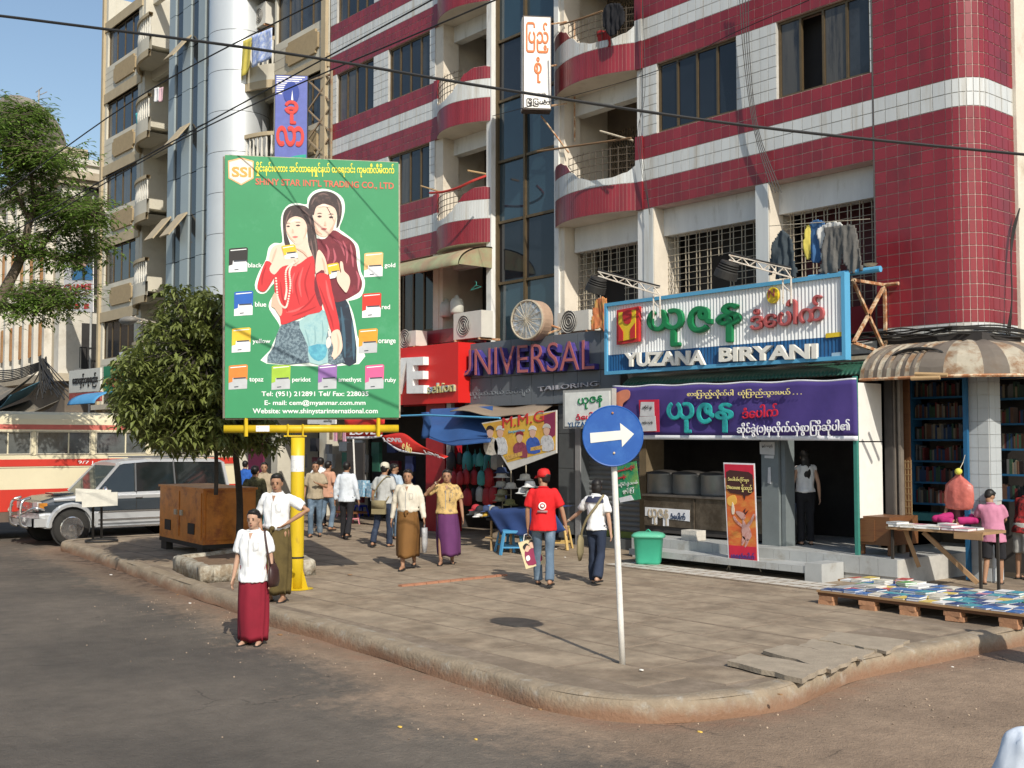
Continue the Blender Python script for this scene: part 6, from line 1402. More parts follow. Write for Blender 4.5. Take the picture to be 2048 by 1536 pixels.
bw(2.53, 2.57, bcr, 'rain_gutter', .02); bw(2.57, 2.69, bpk, 'faded_stripe', .0)
mb = MB(); prf_ = [(BXX, 2.69), (BXX-.02, 2.82), (BXX-.12, 2.93), (BXX-.35, 2.99), (BXX-1.2, 3.02), (BXX-2.1, 2.99), (BXX-2.35, 2.9), (xb, 2.69)]
mb.rings([[Vector((x, y, z)) for x, z in prf_] for y in (by0, by1)], cap=True); mb.build('roof', bcr, bus)
MB().box((xb, by0, .42), (xb+.05, by1, 2.69)).build('far_side', bcr, bus); MB().box((xb+.05, by0, .42), (BXX-.05, by0+.05, 2.69)).build('rear_end', bcr, bus); MB().box((xb+.05, by1-.05, .42), (BXX-.05, by1, 2.69)).build('front_end', bcr, bus); MB().box((xb+.05, by0+.05, .42), (BXX-.06, by1-.05, .8)).build('floor', gd, bus)
for yy in (4.0, 11.6):
    mb = MB(); rs = [[Vector((BXX-.02+y, yy+r*math.cos(a*math.pi/12), .5+r*math.sin(a*math.pi/12))) for a in range(24)] for r, y in ((.45,-.3),(.5,-.25),(.5,.0),(.45,.02),(.25,.0),(.1,-.05),(.02,-.05))]; mb.rings(rs); mb.build('wheel', tyr, bus, True)
T4 = fx(156, 920, BXX); text('9/7 J', fx(156,921,BXX)+Vector((.006,0,0)), fx(186,922,BXX)+Vector((.006,0,0)), fx(156,929,BXX)+Vector((.006,0,0)), .004, wtx, bus)

# ================================================================ TREES
bark = mat('bark', (.13,.10,.075), .95, var=.3, scale=12, bump=.02, bscale=14); bark2 = mat('bark_dark', (.05,.042,.035), .95, var=.3, scale=12)
def leafmesh(mb, c, d, up, L, W, bend=.2):
    s = d.cross(up)
    if s.length < .05: s = d.cross(Vector((1,0,.2)))
    s.normalize(); n_ = s.cross(d).normalized()
    m1 = c + d*L*.5; p = [c, m1 + s*W*.5 + n_*W*.12, c + d*L - n_*L*bend, m1 - s*W*.5 + n_*W*.12, m1 - n_*L*bend*.15]
    mb.add(p, [(0,1,4),(1,2,4),(2,3,4),(3,0,4)])
leafA = mat('leaf_dark', (.16,.19,.05), .42, var=.25, scale=2.5, island=.4, spec=.6, trans=.3); leafB = mat('leaf_bright', (.20,.31,.065), .6, var=.25, scale=1.2, island=.35, trans=.5)
D0 = 18.6
tr1 = thing('street_tree', 'leafy dark green street tree standing beside the left edge of the billboard', 'tree', tuple(gz(478, 1112)))
tb = gz(478, 1118); t1 = dz(476, 1000, D0); t2 = dz(470, 900, D0); t3 = dz(455, 800, D0); t4 = dz(400, 700, D0-.3)
mb = MB(); mb.tube(spl([tb, Vector((tb.x, tb.y, 1.2)), t2, t3], 4), [.075-.003*i for i in range(13)], 8)
mb.build('trunk', bark2, tr1, True); mb = MB(); brn = []
mb.tube(spl([dz(432, 990, D0), dz(433, 930, D0), dz(428, 880, D0), dz(400, 800, D0)], 4), .035, 7); mb.build('trunk', bark2, tr1, True)
RR = random.Random(11)
crn = []   # clump centres (px,py,dD, r)
ell_ = [(350,790,.0,105,95),(395,700,.2,70,95),(300,770,-.2,75,70),(420,640,.1,45,60),(370,850,.3,80,50),(440,780,.4,60,110),(262,800,0,35,35),(330,650,.1,40,35),(345,600,.2,25,22),(400,600,.2,30,24),(480,830,.8,60,60),(520,870,1.2,60,30),(290,700,0,35,30),(345,862,.3,75,26),(440,868,.5,60,35),(395,845,.2,70,45),(275,830,0,40,32),(500,800,1.0,40,80)]
clumps = []
for ex, ey, ed, rx, ry in ell_:
    n = int(rx*ry/44)+3
    for _ in range(n):
        a = RR.uniform(0, 2*math.pi); q = RR.random()**.5; px = ex+rx*q*math.cos(a); py = ey+ry*q*math.sin(a)
        if RR.random() < .06: continue
        clumps.append(dz(px, py, D0 + ed + RR.uniform(-1.1, 1.1)))
brm = MB(); lm_ = MB(); hub = [t3, t4, dz(350,760,D0), dz(395,690,D0), dz(420,820,D0), dz(320,800,D0)]
for h in hub[1:]: brm.tube(spl([t2, t3.lerp(h,.4)+Vector((0,0,-.1)), h], 3), [.045,.04,.035,.03,.025,.02,.015], 5)
for c in clumps:
    h = min(hub, key=lambda q: (q-c).length); brm.tube([h, h.lerp(c,.6)+Vector((0,0,.04)), c], [.014,.01,.005], 4, cap=False)
    for _ in range(13):
        a = RR.uniform(0, 2*math.pi); d = Vector((math.cos(a), math.sin(a), RR.uniform(-.9,.25))).normalized()
        leafmesh(lm_, c + Vector((RR.gauss(0,.06), RR.gauss(0,.06), RR.gauss(0,.06))), d, Vector((0,0,1)), RR.uniform(.15,.23), RR.uniform(.05,.075), .25)
brm.build('branch', bark2, tr1); cr = lm_.build('crown', leafA, tr1)
# bright airy tree at far left
D1 = 24.0
tr2 = thing('street_tree', 'airy bright green street tree spreading in front of the old beige building', 'tree', tuple(gz(-60, 1080)))
tm = MB(); tk = spl([dz(-90, 900, D1), dz(-50, 720, D1), dz(0, 600, D1), dz(40, 520, D1), dz(60, 440, D1), dz(80, 380, D1)], 4)
b0 = dz(-95, 900, D1); tm.tube([Vector((b0.x,b0.y,0))] + tk, [.2] + [.17-.006*i for i in range(len(tk))], 9); tm.build('trunk', bark, tr2, True)
brs = [[(40,520),(80,500),(110,460),(150,440)],[(60,440),(30,380),(10,330),(0,260)],[(60,440),(90,400),(120,340),(140,300)],[(10,590),(60,590),(110,575),(150,590)],[(70,410),(60,330),(50,280),(40,230)],[(40,520),(20,480),(-20,450),(-60,440)],[(80,500),(130,520),(170,500),(185,470)],[(90,400),(130,400),(170,430),(195,425)],[(60,440),(100,420),(150,405),(190,412)],[(0,600),(40,620),(70,600),(110,610)],[(10,330),(40,310),(60,300),(95,305)],[(0,260),(25,240),(45,215),(65,235)]]
bm3 = MB(); lf2 = MB()
for b_ in brs:
    dd = RR.uniform(-1.2,1.2); pth2 = spl([dz(x, y, D1 + dd*i/3 + RR.uniform(-.2,.2)) for i, (x, y) in enumerate(b_)], 5); bm3.tube(pth2, [.06-.05*i/(len(pth2)-1) for i in range(len(pth2))], 5)
    for i, p in enumerate(pth2[3:]):
        for _ in range(9):
            a = RR.uniform(0,2*math.pi); tw = Vector((math.cos(a), math.sin(a), RR.uniform(-.5,.6))).normalized()*RR.uniform(.25,.85); e = p + tw + Vector((0,0,-.1)); bm3.tube([p, p+tw*.6, e], [.01,.007,.003], 3, cap=False)
            for q in range(12):
                t_ = .35 + .65*q/11; c = p.lerp(e, t_); sd = tw.cross(Vector((0,0,1))).normalized()*(1 if q % 2 else -1)
                d = (sd + tw.normalized()*.5 + Vector((0,0,RR.uniform(-.5,.1)))).normalized(); leafmesh(lf2, c + Vector((RR.gauss(0,.05),RR.gauss(0,.05),RR.gauss(0,.05))), d, Vector((0,0,1)), RR.uniform(.12,.2), RR.uniform(.04,.065), .12)
bm3.build('branch', bark, tr2); lf2.build('crown', leafB, tr2)
# street lamp arm over the leafy tree
sl_ = thing('lamp_arm', 'pair of lamp heads on white truss arms above the leafy street tree', 'lamp', tuple(fy(320, 650, 15)))
mb = MB(); a = fy(328, 662, 16); b = fy(262, 640, 14); up = Vector((0,0,.22))
mb.tube([a,b], .03, 5); mb.tube([a+up,b+up*.5], .03, 5)
for i in range(8): mb.tube([a.lerp(b,i/8)+(up*.8 if i%2 else Vector()), a.lerp(b,(i+1)/8)+(Vector() if i%2 else up*.8)], .02, 4)
mb.build('truss_arm', lampg, sl_); mb = MB(); mb.ell(b+Vector((-.25,0,0)), (.5,.25,.14), 12, 6); mb.ell(fy(398,615,15), (.3,.2,.12), 12, 6); mb.build('lamp_head', mat('lamp_grey', (.2,.19,.17), .6), sl_, True)
# ================================================================ GROUND FLOOR
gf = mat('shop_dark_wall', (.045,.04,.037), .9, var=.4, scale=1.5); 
# restaurant platform and steps
rp = thing('restaurant_steps', 'low tiled platform and step in front of the dark restaurant', 'steps', (-12, 15, .18))
stm = mat('step_tile', (.40,.41,.40), .5, var=.12, scale=3, c2=(.28,.26,.22), c2s=2, c2t=.6); 
xa, xb = X_(1262, 15.0), X_(1790, 15.0)
MB().box((xa, 15.02, .18), (xb, 18.4, .545)).build('platform', groutw, rp)
n = int((xb-xa)/.3)
for i in range(n):
    a = xa + (xb-xa)*i/n; b = xa + (xb-xa)*(i+1)/n - .006
    MB().box((a, 15.0, .30), (b, 15.02, .56)).build('riser_tile', stm, rp)
    for j in range(4): MB().box((a, 15.02+j*.3, .545), (b, 15.314+j*.3, .558)).build('floor_tile', stm, rp)
la, lb = X_(1262, 14.5), X_(1640, 14.5)
MB().box((la, 14.45, .30), (lb-.25, 14.995, .40)).build('lower_step', stm, rp)
for i in range(15): a = la + (lb-.25-la)*i/15; MB().box((a, 14.435, .30), (a+(lb-.25-la)/15-.006, 14.449, .405)).build('riser_tile', stm, rp)
MB().box((lb-.25, 14.42, .18), (lb+.05, 14.99, .46)).build('step_end_block', stm, rp)
MB().box((la, 14.9, .18), (lb-.25, 14.96, .30)).build('step_support', gf, rp)  # near-black panel painting in the shade of the void under the step
# walls of the shop units
sf = thing('shop_unit', 'dark open shop fronts along the ground floor of the red building', 'shop', (-15, 17.6, .18))
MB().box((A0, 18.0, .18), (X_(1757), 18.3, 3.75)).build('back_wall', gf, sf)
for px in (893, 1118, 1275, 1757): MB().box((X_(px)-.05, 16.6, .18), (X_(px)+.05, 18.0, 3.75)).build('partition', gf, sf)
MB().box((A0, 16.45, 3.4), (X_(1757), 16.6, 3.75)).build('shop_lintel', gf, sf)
# grey panelled pier and shutter
gp_ = mat('pier_grey', (.10,.11,.115), .5, var=.1); xa, xb = X_(1117, 15.9), X_(1158, 15.9)
for k in range(4): MB().box((xa, 15.9, .3+k*.72), (xb-.02, 15.95, .3+k*.72+.71)).build('pier_panel', gp_, sf)
MB().box((xa+.01, 15.951, .18), (xb, 16.6, 3.2)).build('pier', gp_, sf)
MB().box((X_(1150,15.87), 15.87, .18), (X_(1160,15.87), 15.899, 3.2)).build('pier_edge', mat('pale_metal', (.35,.36,.37), .4, metal=.3), sf)
shm = mat('shutter_grey', (.21,.22,.225), .45, metal=.3, var=.1, scale=3); xa, xb = X_(1160, 16.2), X_(1283, 16.2)
sh2 = thing('roller_shutter', 'closed grey ribbed roller shutter behind the blue arrow sign', 'shutter', (xa, 16.2, .18))
nl = 30
for k in range(nl):
    z = .5 + k*.1; mb = MB(); mb.grid(lambda u, v: (xa+(xb-xa)*u, 16.2-.022*math.sin(v*math.pi), z+.098*v), 1, 4, thick=(0,.01,0)); mb.build('slat', shm, sh2)
MB().box((xa, 16.17, .38), (xb, 16.25, .5)).build('bottom_rail', mat('rail_green', (.2,.25,.06), .6), sh2); MB().box((xa, 15.9, .18), (xb, 16.25, .379)).build('threshold', gp_, sh2)
# green poster
gpst = thing('poster', 'green poster with red and white Burmese lettering behind the white sign post', 'poster', tuple(fy(1255, 965, 15.2)))
card([(1228,932),(1272,922),(1281,998),(1232,1007)], 15.2, .01, 'poster_sheet', mat('poster_green', (.03,.26,.12), .6, c2=(.25,.4,.08), c2s=2.5, c2t=.56), gpst)
T3('ထမင်းဆိုင်', (1234,938), (1270,929), (1234,948), 15.19, .005, redl, gpst, bold=.02, lift=.002)
T3('အခန်း', (1234,952), (1252,948), (1234,962), 15.19, .005, redl, gpst, bold=.02, lift=.002); T3('ဆိုင်ခွဲသစ်', (1236,966), (1276,960), (1236,976), 15.19, .005, whl, gpst, lift=.002); T3('ဖွင့်ပြီ', (1246,977), (1268,974), (1246,989), 15.19, .005, whl, gpst, lift=.002)
card([(1238,996),(1262,990),(1268,1000),(1240,1005)], 15.19, .004, 'poster_label', wht, gpst, 0, .002)
# counter with pots
ct = thing('food_counter', 'stained steel food counter with a white Burmese name label', 'counter', tuple(fy(1400, 1090, 15.6)))
cst = mat('counter_steel', (.17,.14,.105), .4, metal=.5, var=.25, scale=3, c2=(.09,.07,.05), c2s=2.5, c2t=.5)
ca, cb_, cc_ = X_(1287,15.6), X_(1387,15.6), X_(1524,15.6)
for a, b in ((ca, cb_-.03), (cb_+.03, cc_)): MB().box((a, 15.6, .72), (b, 15.63, 1.27)).build('counter_panel', cst, ct)
MB().box((ca-.02, 15.56, 1.271), (cc_, 16.5, 1.31)).build('counter_top', mat('counter_top', (.16,.14,.12), .5, metal=.4, var=.2), ct); MB().box((ca, 15.631, .6), (cc_, 16.4, 1.27)).build('counter_body', gf, ct)
MB().box((cb_-.02, 15.58, .68), (cb_+.02, 15.6, 1.3)).build('counter_post', cst, ct)
card([(1290,1014),(1379,1020),(1379,1043),(1337,1038),(1337,1052),(1326,1052),(1326,1036),(1314,1034),(1314,1049),(1304,1048),(1304,1033),(1290,1031)], 15.59, .006, 'name_label', wht, ct)
T3('ယုဇန', (1296,1017), (1337,1019), (1296,1049), 15.585, .005, mat('letter_sand', (.45,.38,.28), .6), ct, bold=.03, lift=.002); T3('ဒံပေါက်', (1341,1024), (1371,1026), (1341,1038), 15.585, .005, mat('letter_darkblue', (.02,.04,.1), .6), ct, bold=.02, lift=.002)
p = fy(1393, 1103, 15.3); t = tag(MB().box((p.x-.22, 15.15, .56), (p.x+.13, 15.4, .73)).build('stone_block', mat('block_white', (.55,.52,.46), .8, var=.2, scale=9, bump=.01)), 'white painted block standing on the step below the food counter', 'block')
pot = mat('pot_aluminium', (.30,.31,.31), .38, metal=.65, var=.15, scale=4)
for i, (px, r, l) in enumerate(((1331,.36,'left'),(1383,.36,'middle'),(1440,.36,'right'))):
    p = fy(px, 995, 16.05); mb = MB(); r = r*.95; mb.lathe([(r,0),(r*1.02,.03),(r*1.0,.36),(r*1.06,.375)], (p.x, 16.05, 1.31), 28, True); t = thing('cooking_pot', f'{l} one of the three big aluminium pots on the food counter', 'pot', (p.x, 16.05, 1.31), 'big pots on the food counter')
    mb.build('pot_body', pot, t, True); MB().lathe([(r*1.08,.376),(r*1.05,.40),(r*.4,.44),(.0,.445)], (p.x, 16.05, 1.31), 24).build('lid', mat('lid_dark', (.07,.065,.06), .5, metal=.4), t, True)
# grey pillar, paper notices
gpl = mat('pillar_bluegrey', (.16,.185,.19), .6, var=.1); xa, xb = X_(1522,15.45), X_(1556,15.45)
gpi = thing('grey_pillar', 'blue-grey pillar with pasted notices between the counter and the restaurant door', 'pillar', (xa, 15.45, .56))
MB().box((xa, 15.45, .56), (xb, 15.75, 3.3)).build('pillar', gpl, gpi); MB().box((xb+.02, 15.5, .56), (xb+.1, 15.75, 3.3)).build('door_jamb', gpl, gpi)
card([(1519,884),(1549,884),(1549,910),(1520,908)], 15.44, .004, 'paper_notice', MATS['paper_grey'], gpi); T3('ဖွင့်သည်', (1524,889), (1545,889), (1524,896), 15.43, .003, black, gpi)
card([(1536,935),(1541,934),(1542,968),(1535,966)], 15.44, .004, 'peeled_paper', MATS['paper_grey'], gpi)
card([(1529,911),(1548,911),(1547,917),(1529,916)], 15.44, .004, 'peeled_paper', MATS['paper_grey'], gpi)
tag(MB().box((X_(1290,16.0)-.06, 15.9, .56), (X_(1290,16.0)+.12, 16.4, 3.3)).build('side_post', mat('post_ochre', (.16,.12,.07), .8, var=.2)), 'dull brown post at the left edge of the restaurant opening', 'post')
# inside of restaurant: dim wall tiles, drum
tag(MB().lathe([(.16,0),(.17,.3),(.16,.62)], (X_(1592,16.9), 16.9, .56), 18, True).build('steel_drum', pot, None, True), 'steel churn standing in the dim restaurant doorway', 'churn')
tag(MB().box((X_(1560,17.4), 17.3, .56), (X_(1600,17.4), 17.6, 1.5)).build('cupboard', gf), 'dark cupboard deep inside the restaurant doorway', 'cupboard')
# roll-up banner
YG = 14.55
rb_ = thing('standing_banner', 'narrow red and orange standing banner with a printed dancing goat', 'banner', tuple(fy(1482, 1130, YG)))
def RB(pxs, m, l, name='printed_shape', n=0): return card(pxs, YG, .004, name, m, rb_, n, l)
ro = mat('banner_orange', (.60,.13,.035), .65, c2=(.62,.28,.06), c2s=2.2, c2t=.52, stretch=(1,1,3)); 
card([(1447,925),(1509,927),(1517,1131),(1457,1128)], YG, .01, 'banner_sheet', wht, rb_); RB([(1449,928),(1507,930),(1515,1128),(1459,1125)], ro, .003, 'printed_field')
RB([(1449,928),(1507,930),(1508,958),(1450,955)], redl, .006); RB([(1458,1090),(1513,1094),(1515,1128),(1459,1125)], redl, .006)
RB([(1453,944),(1460,940),(1498,944),(1506,950),(1508,982),(1500,990),(1492,991),(1490,1000),(1486,990),(1462,986),(1455,980)], mat('print_brown', (.06,.02,.018), .7), .012)
RB([(1456,995),(1470,990),(1474,1005),(1464,1012),(1456,1008)], mat('print_sunset', (.75,.42,.08), .7), .008, n=3)
T3('ဒံပေါက်တိုင်းမှာ', (1457,953), (1499,955), (1457,965), YG, .003, ylw, rb_, bold=.01, lift=.017); T3('Discount ရှိသည်', (1455,967), (1505,970), (1455,982), YG, .003, ylw, rb_, bold=.01, lift=.017)
T3('ယုဇနဒံပေါက်', (1463,1103), (1510,1106), (1463,1121), YG, .003, prp, rb_, bold=.03, lift=.012)
gtm = mat('print_goat', (.55,.32,.28), .7, c2=(.35,.12,.1), c2s=12); 
for P_ in ([(1476,1022),(1488,1026),(1492,1035),(1487,1040),(1480,1034),(1472,1024)], [(1486,1036),(1492,1048),(1500,1056),(1504,1072),(1496,1082),(1487,1076),(1484,1060),(1486,1048)], [(1470,1032),(1476,1042),(1486,1050),(1484,1054),(1472,1044),(1467,1034)], [(1494,1050),(1502,1040),(1507,1028),(1510,1030),(1505,1044),(1497,1056)], [(1494,1078),(1499,1080),(1494,1092),(1490,1094)], [(1486,1072),(1492,1078),(1488,1088),(1484,1090)]): RB(P_, gtm, .012, 'printed_goat', 2)
RB([(1464,1018),(1466,1004),(1470,1018),(1469,1028),(1465,1028)], mat('print_cream', (.75,.65,.5), .7), .012, n=2); RB([(1487,1022),(1492,1016),(1490,1026),(1498,1020),(1492,1030)], MATS['print_brown'], .013)
mb = MB()
for a, b in (((1447,925),(1460,1140)),((1509,927),(1517,1131)),((1459,1128),(1453,1141)),((1517,1131),(1522,1144))): mb.tube([fy(*a, YG+.02), fy(*b, YG+.02)], .007, 4)
mb.build('wire_stand', steel, rb_)
# white side panel, cabinet, green post
Xs = -9.84
sp = thing('painted_side_wall', 'sunlit white painted side wall panel at the right of the restaurant entrance', 'wall panel', (Xs, 15.3, 1))
whp = mat('panel_white', (.72,.71,.66), .6, var=.06)
MB().box((Xs-.05, 15.22, 1.12), (Xs, 15.86, 2.28)).build('panel', whp, sp); MB().box((Xs-.05, 15.22, 2.30), (Xs, 15.86, 3.2)).build('panel', whp, sp); MB().box((Xs-.06, 15.16, .56), (Xs+.0, 15.215, 3.3)).build('edge_post', mat('post_green', (.04,.2,.16), .5), sp)
wd = mat('wood_brown', (.16,.07,.028), .5, var=.25, scale=3, stretch=(1,1,8), c2=(.1,.04,.018), c2s=3)
cab_ = thing('wooden_cabinet', 'brown wooden cabinet on short legs behind the white side panel', 'cabinet', (Xs, 15.6, .56))
MB().box((Xs-.12, 15.3, .72), (Xs+.45, 16.1, 1.15)).build('cabinet_body', wd, cab_); MB().box((Xs-.06, 15.285, .76), (Xs+.2, 15.299, 1.1)).build('cabinet_door', wd, cab_)
for x in (Xs-.08, Xs+.38): MB().box((x, 15.35, .56), (x+.05, 15.4, .719)).build('leg', wd, cab_)
MB().box((Xs+.02, 15.9, 1.15), (Xs+.16, 16.0, 3.3)).build('wood_backing', gf, cab_)  # narrow backing strip in the near-black shop wall colour
# ---- bookstall
bk = thing('book_kiosk', 'open corner bookstall with blue shelves between a folding door and a tiled pillar', 'shop', (-9, 16.5, .18))
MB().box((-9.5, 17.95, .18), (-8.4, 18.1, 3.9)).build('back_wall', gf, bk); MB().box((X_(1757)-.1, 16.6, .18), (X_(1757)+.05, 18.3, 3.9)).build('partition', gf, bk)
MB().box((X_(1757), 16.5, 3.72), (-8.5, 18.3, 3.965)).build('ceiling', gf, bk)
fdm = mat('door_greybrown', (.17,.145,.12), .6, var=.2, scale=6)
for k in range(5): x = X_(1776+k*5.5, 15.95); MB().box((x, 15.93+.05*(k % 2), .56 if k < 0 else .2), (x+.035, 16.02+.05*(k % 2), 3.35)).build('folding_door_leaf', fdm, bk)
xa = X_(1804, 16.2); MB().box((xa, 16.15, .2), (X_(1822,16.2), 16.19, 3.3)).build('brown_board', wd, bk)
mb = MB()
for i in range(5): mb.box((X_(1796+i*6,16.05), 16.05, 1.15), (X_(1796+i*6,16.05)+.012, 16.06, 2.0))
for j in range(9): mb.box((X_(1796,16.05), 16.045, 1.17+j*.1), (X_(1822,16.05), 16.05, 1.18+j*.1))
mb.build('wicker_panel', mat('wicker', (.28,.19,.09), .8), bk)
# tiled pillar
wt2 = mat('pillar_tile', (.42,.45,.46), .35, var=.08, scale=2); pxa, pxm = X_(1935,16.4), X_(1957,16.4)
MB().box((pxa+.004, 16.404, .18), (pxa+.34, 16.74, 3.6)).build('pillar_core', groutw, bk)
for k in range(17):
    z = .2+k*.2
    for q in range(2):
        if k in (1,2,5) and q == 1: continue
        MB().box((pxa+q*.172, 16.39, z), (pxa+q*.172+.166, 16.404, z+.194)).build('tile', wt2, bk)
        MB().box((pxa+.34, 16.41+q*.165, z), (pxa+.354, 16.41+q*.165+.16, z+.194)).build('tile', wt2, bk)
blu = mat('shelf_blue', (.012,.10,.22), .6, var=.15)
MB().box((X_(1926,16.3), 16.3, .2), (X_(1934,16.3), 16.36, 3.3)).build('blue_post', blu, bk)
bkm = [mat('book_'+n, c, .6, var=.15, c2=tuple(min(.7, v*.5+.22) for v in c), c2s=17, c2t=.57) for n, c in (('cream',(.6,.56,.46)),('blue',(.03,.12,.34)),('teal',(.05,.28,.33)),('red',(.42,.06,.05)),('yellow',(.6,.45,.1)),('green',(.1,.3,.08)),('grey',(.35,.36,.36)),('pink',(.55,.25,.3)),('white',(.7,.7,.68)),('darkblue',(.02,.05,.16)))]
shade_bkm = [mat('shelved_'+n, c, .7, var=.2) for n, c in (('brown',(.10,.05,.03)),('blue',(.015,.04,.10)),('grey',(.12,.12,.12)),('red',(.12,.02,.02)),('tan',(.2,.17,.12)),('green',(.03,.07,.04)),('black',(.02,.02,.02)))]  # book colours darkened to carry the shade inside the stall
def shelf(x0, x1, Y, zs, label):
    t = thing('bookshelf', label, 'bookshelf', (x0, Y, zs[0]))
    for z in zs: MB().box((x0, Y, z), (x1, Y+.3, z+.03)).build('shelf', blu, t)
    nn = max(2, int((x1-x0)/.55)+1)
    for i in range(nn): x = x0+(x1-x0-.03)*i/(nn-1); MB().box((x, Y-.01, zs[0]), (x+.03, Y+.3, zs[-1]+.4)).build('upright', blu, t)
    for k, z in enumerate(zs[:-1]):
        x = x0+.05; mbs = {}
        while x < x1-.08:
            wq = R.uniform(.015,.045); h = R.uniform(.17,.26); m = R.choice(shade_bkm); mbs.setdefault(m.name, (MB(), m))[0].box((x, Y+.05, z+.031), (x+wq, Y+.22, z+.031+h)); x += wq+.002
            if R.random() < .06: x += .1
        for mb_, m in mbs.values(): stuff(mb_.build('book_row', m, t))
shelf(X_(1822,17.2), X_(1934,17.2), 17.2, [1.25,1.6,1.95,2.3,2.65,3.0,3.3], 'blue bookshelf packed with books between the folding door and the tiled pillar')
shelf(X_(1972,17.4), -8.2, 17.4, [1.35,1.75,2.15,2.55,2.95,3.3], 'blue bookshelf in the shade right of the tiled pillar')
MB().box((X_(1822,17.3), 17.05, 1.0), (X_(1925,17.3), 17.5, 1.12)).build('counter', mat('counter_teal', (.05,.22,.22), .6), bk)
# table with books and papers
tb_ = thing('book_table', 'wooden table with a diagonal brace standing in front of the bookstall', 'table', (-9, 15.2, .18))
ta, tbb = X_(1768,15.0), X_(1962,15.0); wdl = mat('wood_pale', (.33,.2,.1), .7, var=.2, scale=4)
MB().box((ta, 15.0, 1.0), (tbb, 15.65, 1.04)).build('table_top', wdl, tb_); MB().box((tbb-.42, 14.98, .93), (tbb, 15.0, 1.02)).build('edge_board', wdl, tb_)
for x in (ta+.05, tbb-.1): 
    for y in (15.05, 15.55): MB().box((x, y, .18), (x+.035, y+.035, 1.0)).build('leg', gd, tb_)
MB().beam((ta+.55,15.1,.98),(tbb-.25,15.3,.3),.06).build('brace', wdl, tb_); MB().beam((ta+.2,15.2,.98),(ta+.35,15.3,.45),.06).build('brace', wdl, tb_)
def book(x, y, z, w_, h, th, rz, m, label, group='books laid out flat'):
    R.random()
    M = Matrix.Rotation(rz, 3, 'Z'); t = thing('book', label, 'book', (x, y, z), group)
    mb = MB(); mb.bx((0,0,th*.5), (w_-.008, h-.008, th-.006)); o = link('pages', mb.mesh('pages', MATS['book_white'])); o.parent = t
    mb = MB(); mb.bx((0,0,th-.0015), (w_, h, .003)); mb.bx((0,0,.0015), (w_, h, .003)); mb.bx((-w_/2+.002,0,th/2), (.004, h, th-.004)); o = link('cover', mb.mesh('cover', m)); o.parent = t
    t.rotation_euler = (0, 0, rz); return t
ORD = ['first','second','third','fourth','fifth','sixth','seventh','eighth','ninth','tenth','eleventh','twelfth','thirteenth','fourteenth','fifteenth','sixteenth','seventeenth','eighteenth','nineteenth','twentieth']
x = ta+.12; ci = -1
while x < tbb-.1:
    ci += 1
    for y in (15.12, 15.36):
        m = R.choice([bkm[0], bkm[8], bkm[8], bkm[6], bkm[7]]); n = R.choice([1,1,2])
        for k in range(n): book(x+R.uniform(-.02,.02), y, 1.04+k*.036, .2, .26 if y < 15.2 else .18, .034, R.uniform(-.25,.25), m, f'{m.name[5:]} book {"on top" if k else "at the bottom"} of the {ORD[ci]} {"front" if y < 15.2 else "rear"} pile from the left on the table', 'books on the bookstall table')
    x += .215
# low platform on bricks
pf = thing('book_platform', 'low wooden platform raised on bricks and covered with rows of books', 'platform', (-7.4, 13.4, .18))
px0, px1 = -8.78, -5.98; py0 = 12.55
for k in range(7): MB().box((px0 if k < 5 else px0-.5, py0+k*.245, .335), (px1, py0+k*.245+.235, .36)).build('plank', wdl, pf)
for y in (py0+.03, py0+1.4): MB().box((px0, y, .295), (px1, y+.07, .334)).build('joist', wd, pf)
MB().box((px0-.5, 14.2, .295), (px1, 14.26, .334)).build('joist', wd, pf)
brk = mat('clay_brick', (.42,.22,.12), .9, var=.2, scale=8, bump=.006, bscale=40)
for i, x in enumerate((px0+.04, px0+.62, px0+1.2, px0+1.78, px1-.35)):
    for k in range(2):
        mb = MB(); mb.bx((0,0,0), (.22,.11,.055)); bo = mb.build('brick', brk); bo.location = (x+.1+R.uniform(-.02,.02), py0+.07, .208+k*.057); bo.rotation_euler = (0,0,R.uniform(-.15,.15))
        tag(bo, f'{"upper" if k else "lower"} clay brick of the {["leftmost","second","middle","fourth","rightmost"][i]} pair propping up the book platform', 'brick', 'bricks under the book platform')
for r in range(6):
    y = py0 + .13 + r*.26; x = (px0 if r < 4 else px0-.4) + .12; ci = -1
    while x < px1-.08:
        m = R.choices(bkm, [3,4,3,1.2,1.2,.6,3,.8,4,4])[0]; n = R.choices([1,2,3,4],[9,3,1,.4])[0]
        if r < 2 and x > px0+1.7: m = R.choice([bkm[1], bkm[9], bkm[2], bkm[1], bkm[8]]); n = 1
        ci += 1; th = R.uniform(.010,.026); rz = R.uniform(-.2,.2)
        for k in range(n):
            book(x+R.uniform(-.008,.008), y+R.uniform(-.008,.008), .361+k*(th+.001), .16, .22, th, rz, m, f'{m.name[5:].replace("darkblue","dark blue")} book, {"top" if k == n-1 else "bottom" if k == 0 else "upper middle" if k > 1 else "lower middle"} of {ORD[ci]} pile from left, {ORD[r]} row of the platform', 'books on the low platform')
        x += .168 + R.uniform(0,.015)
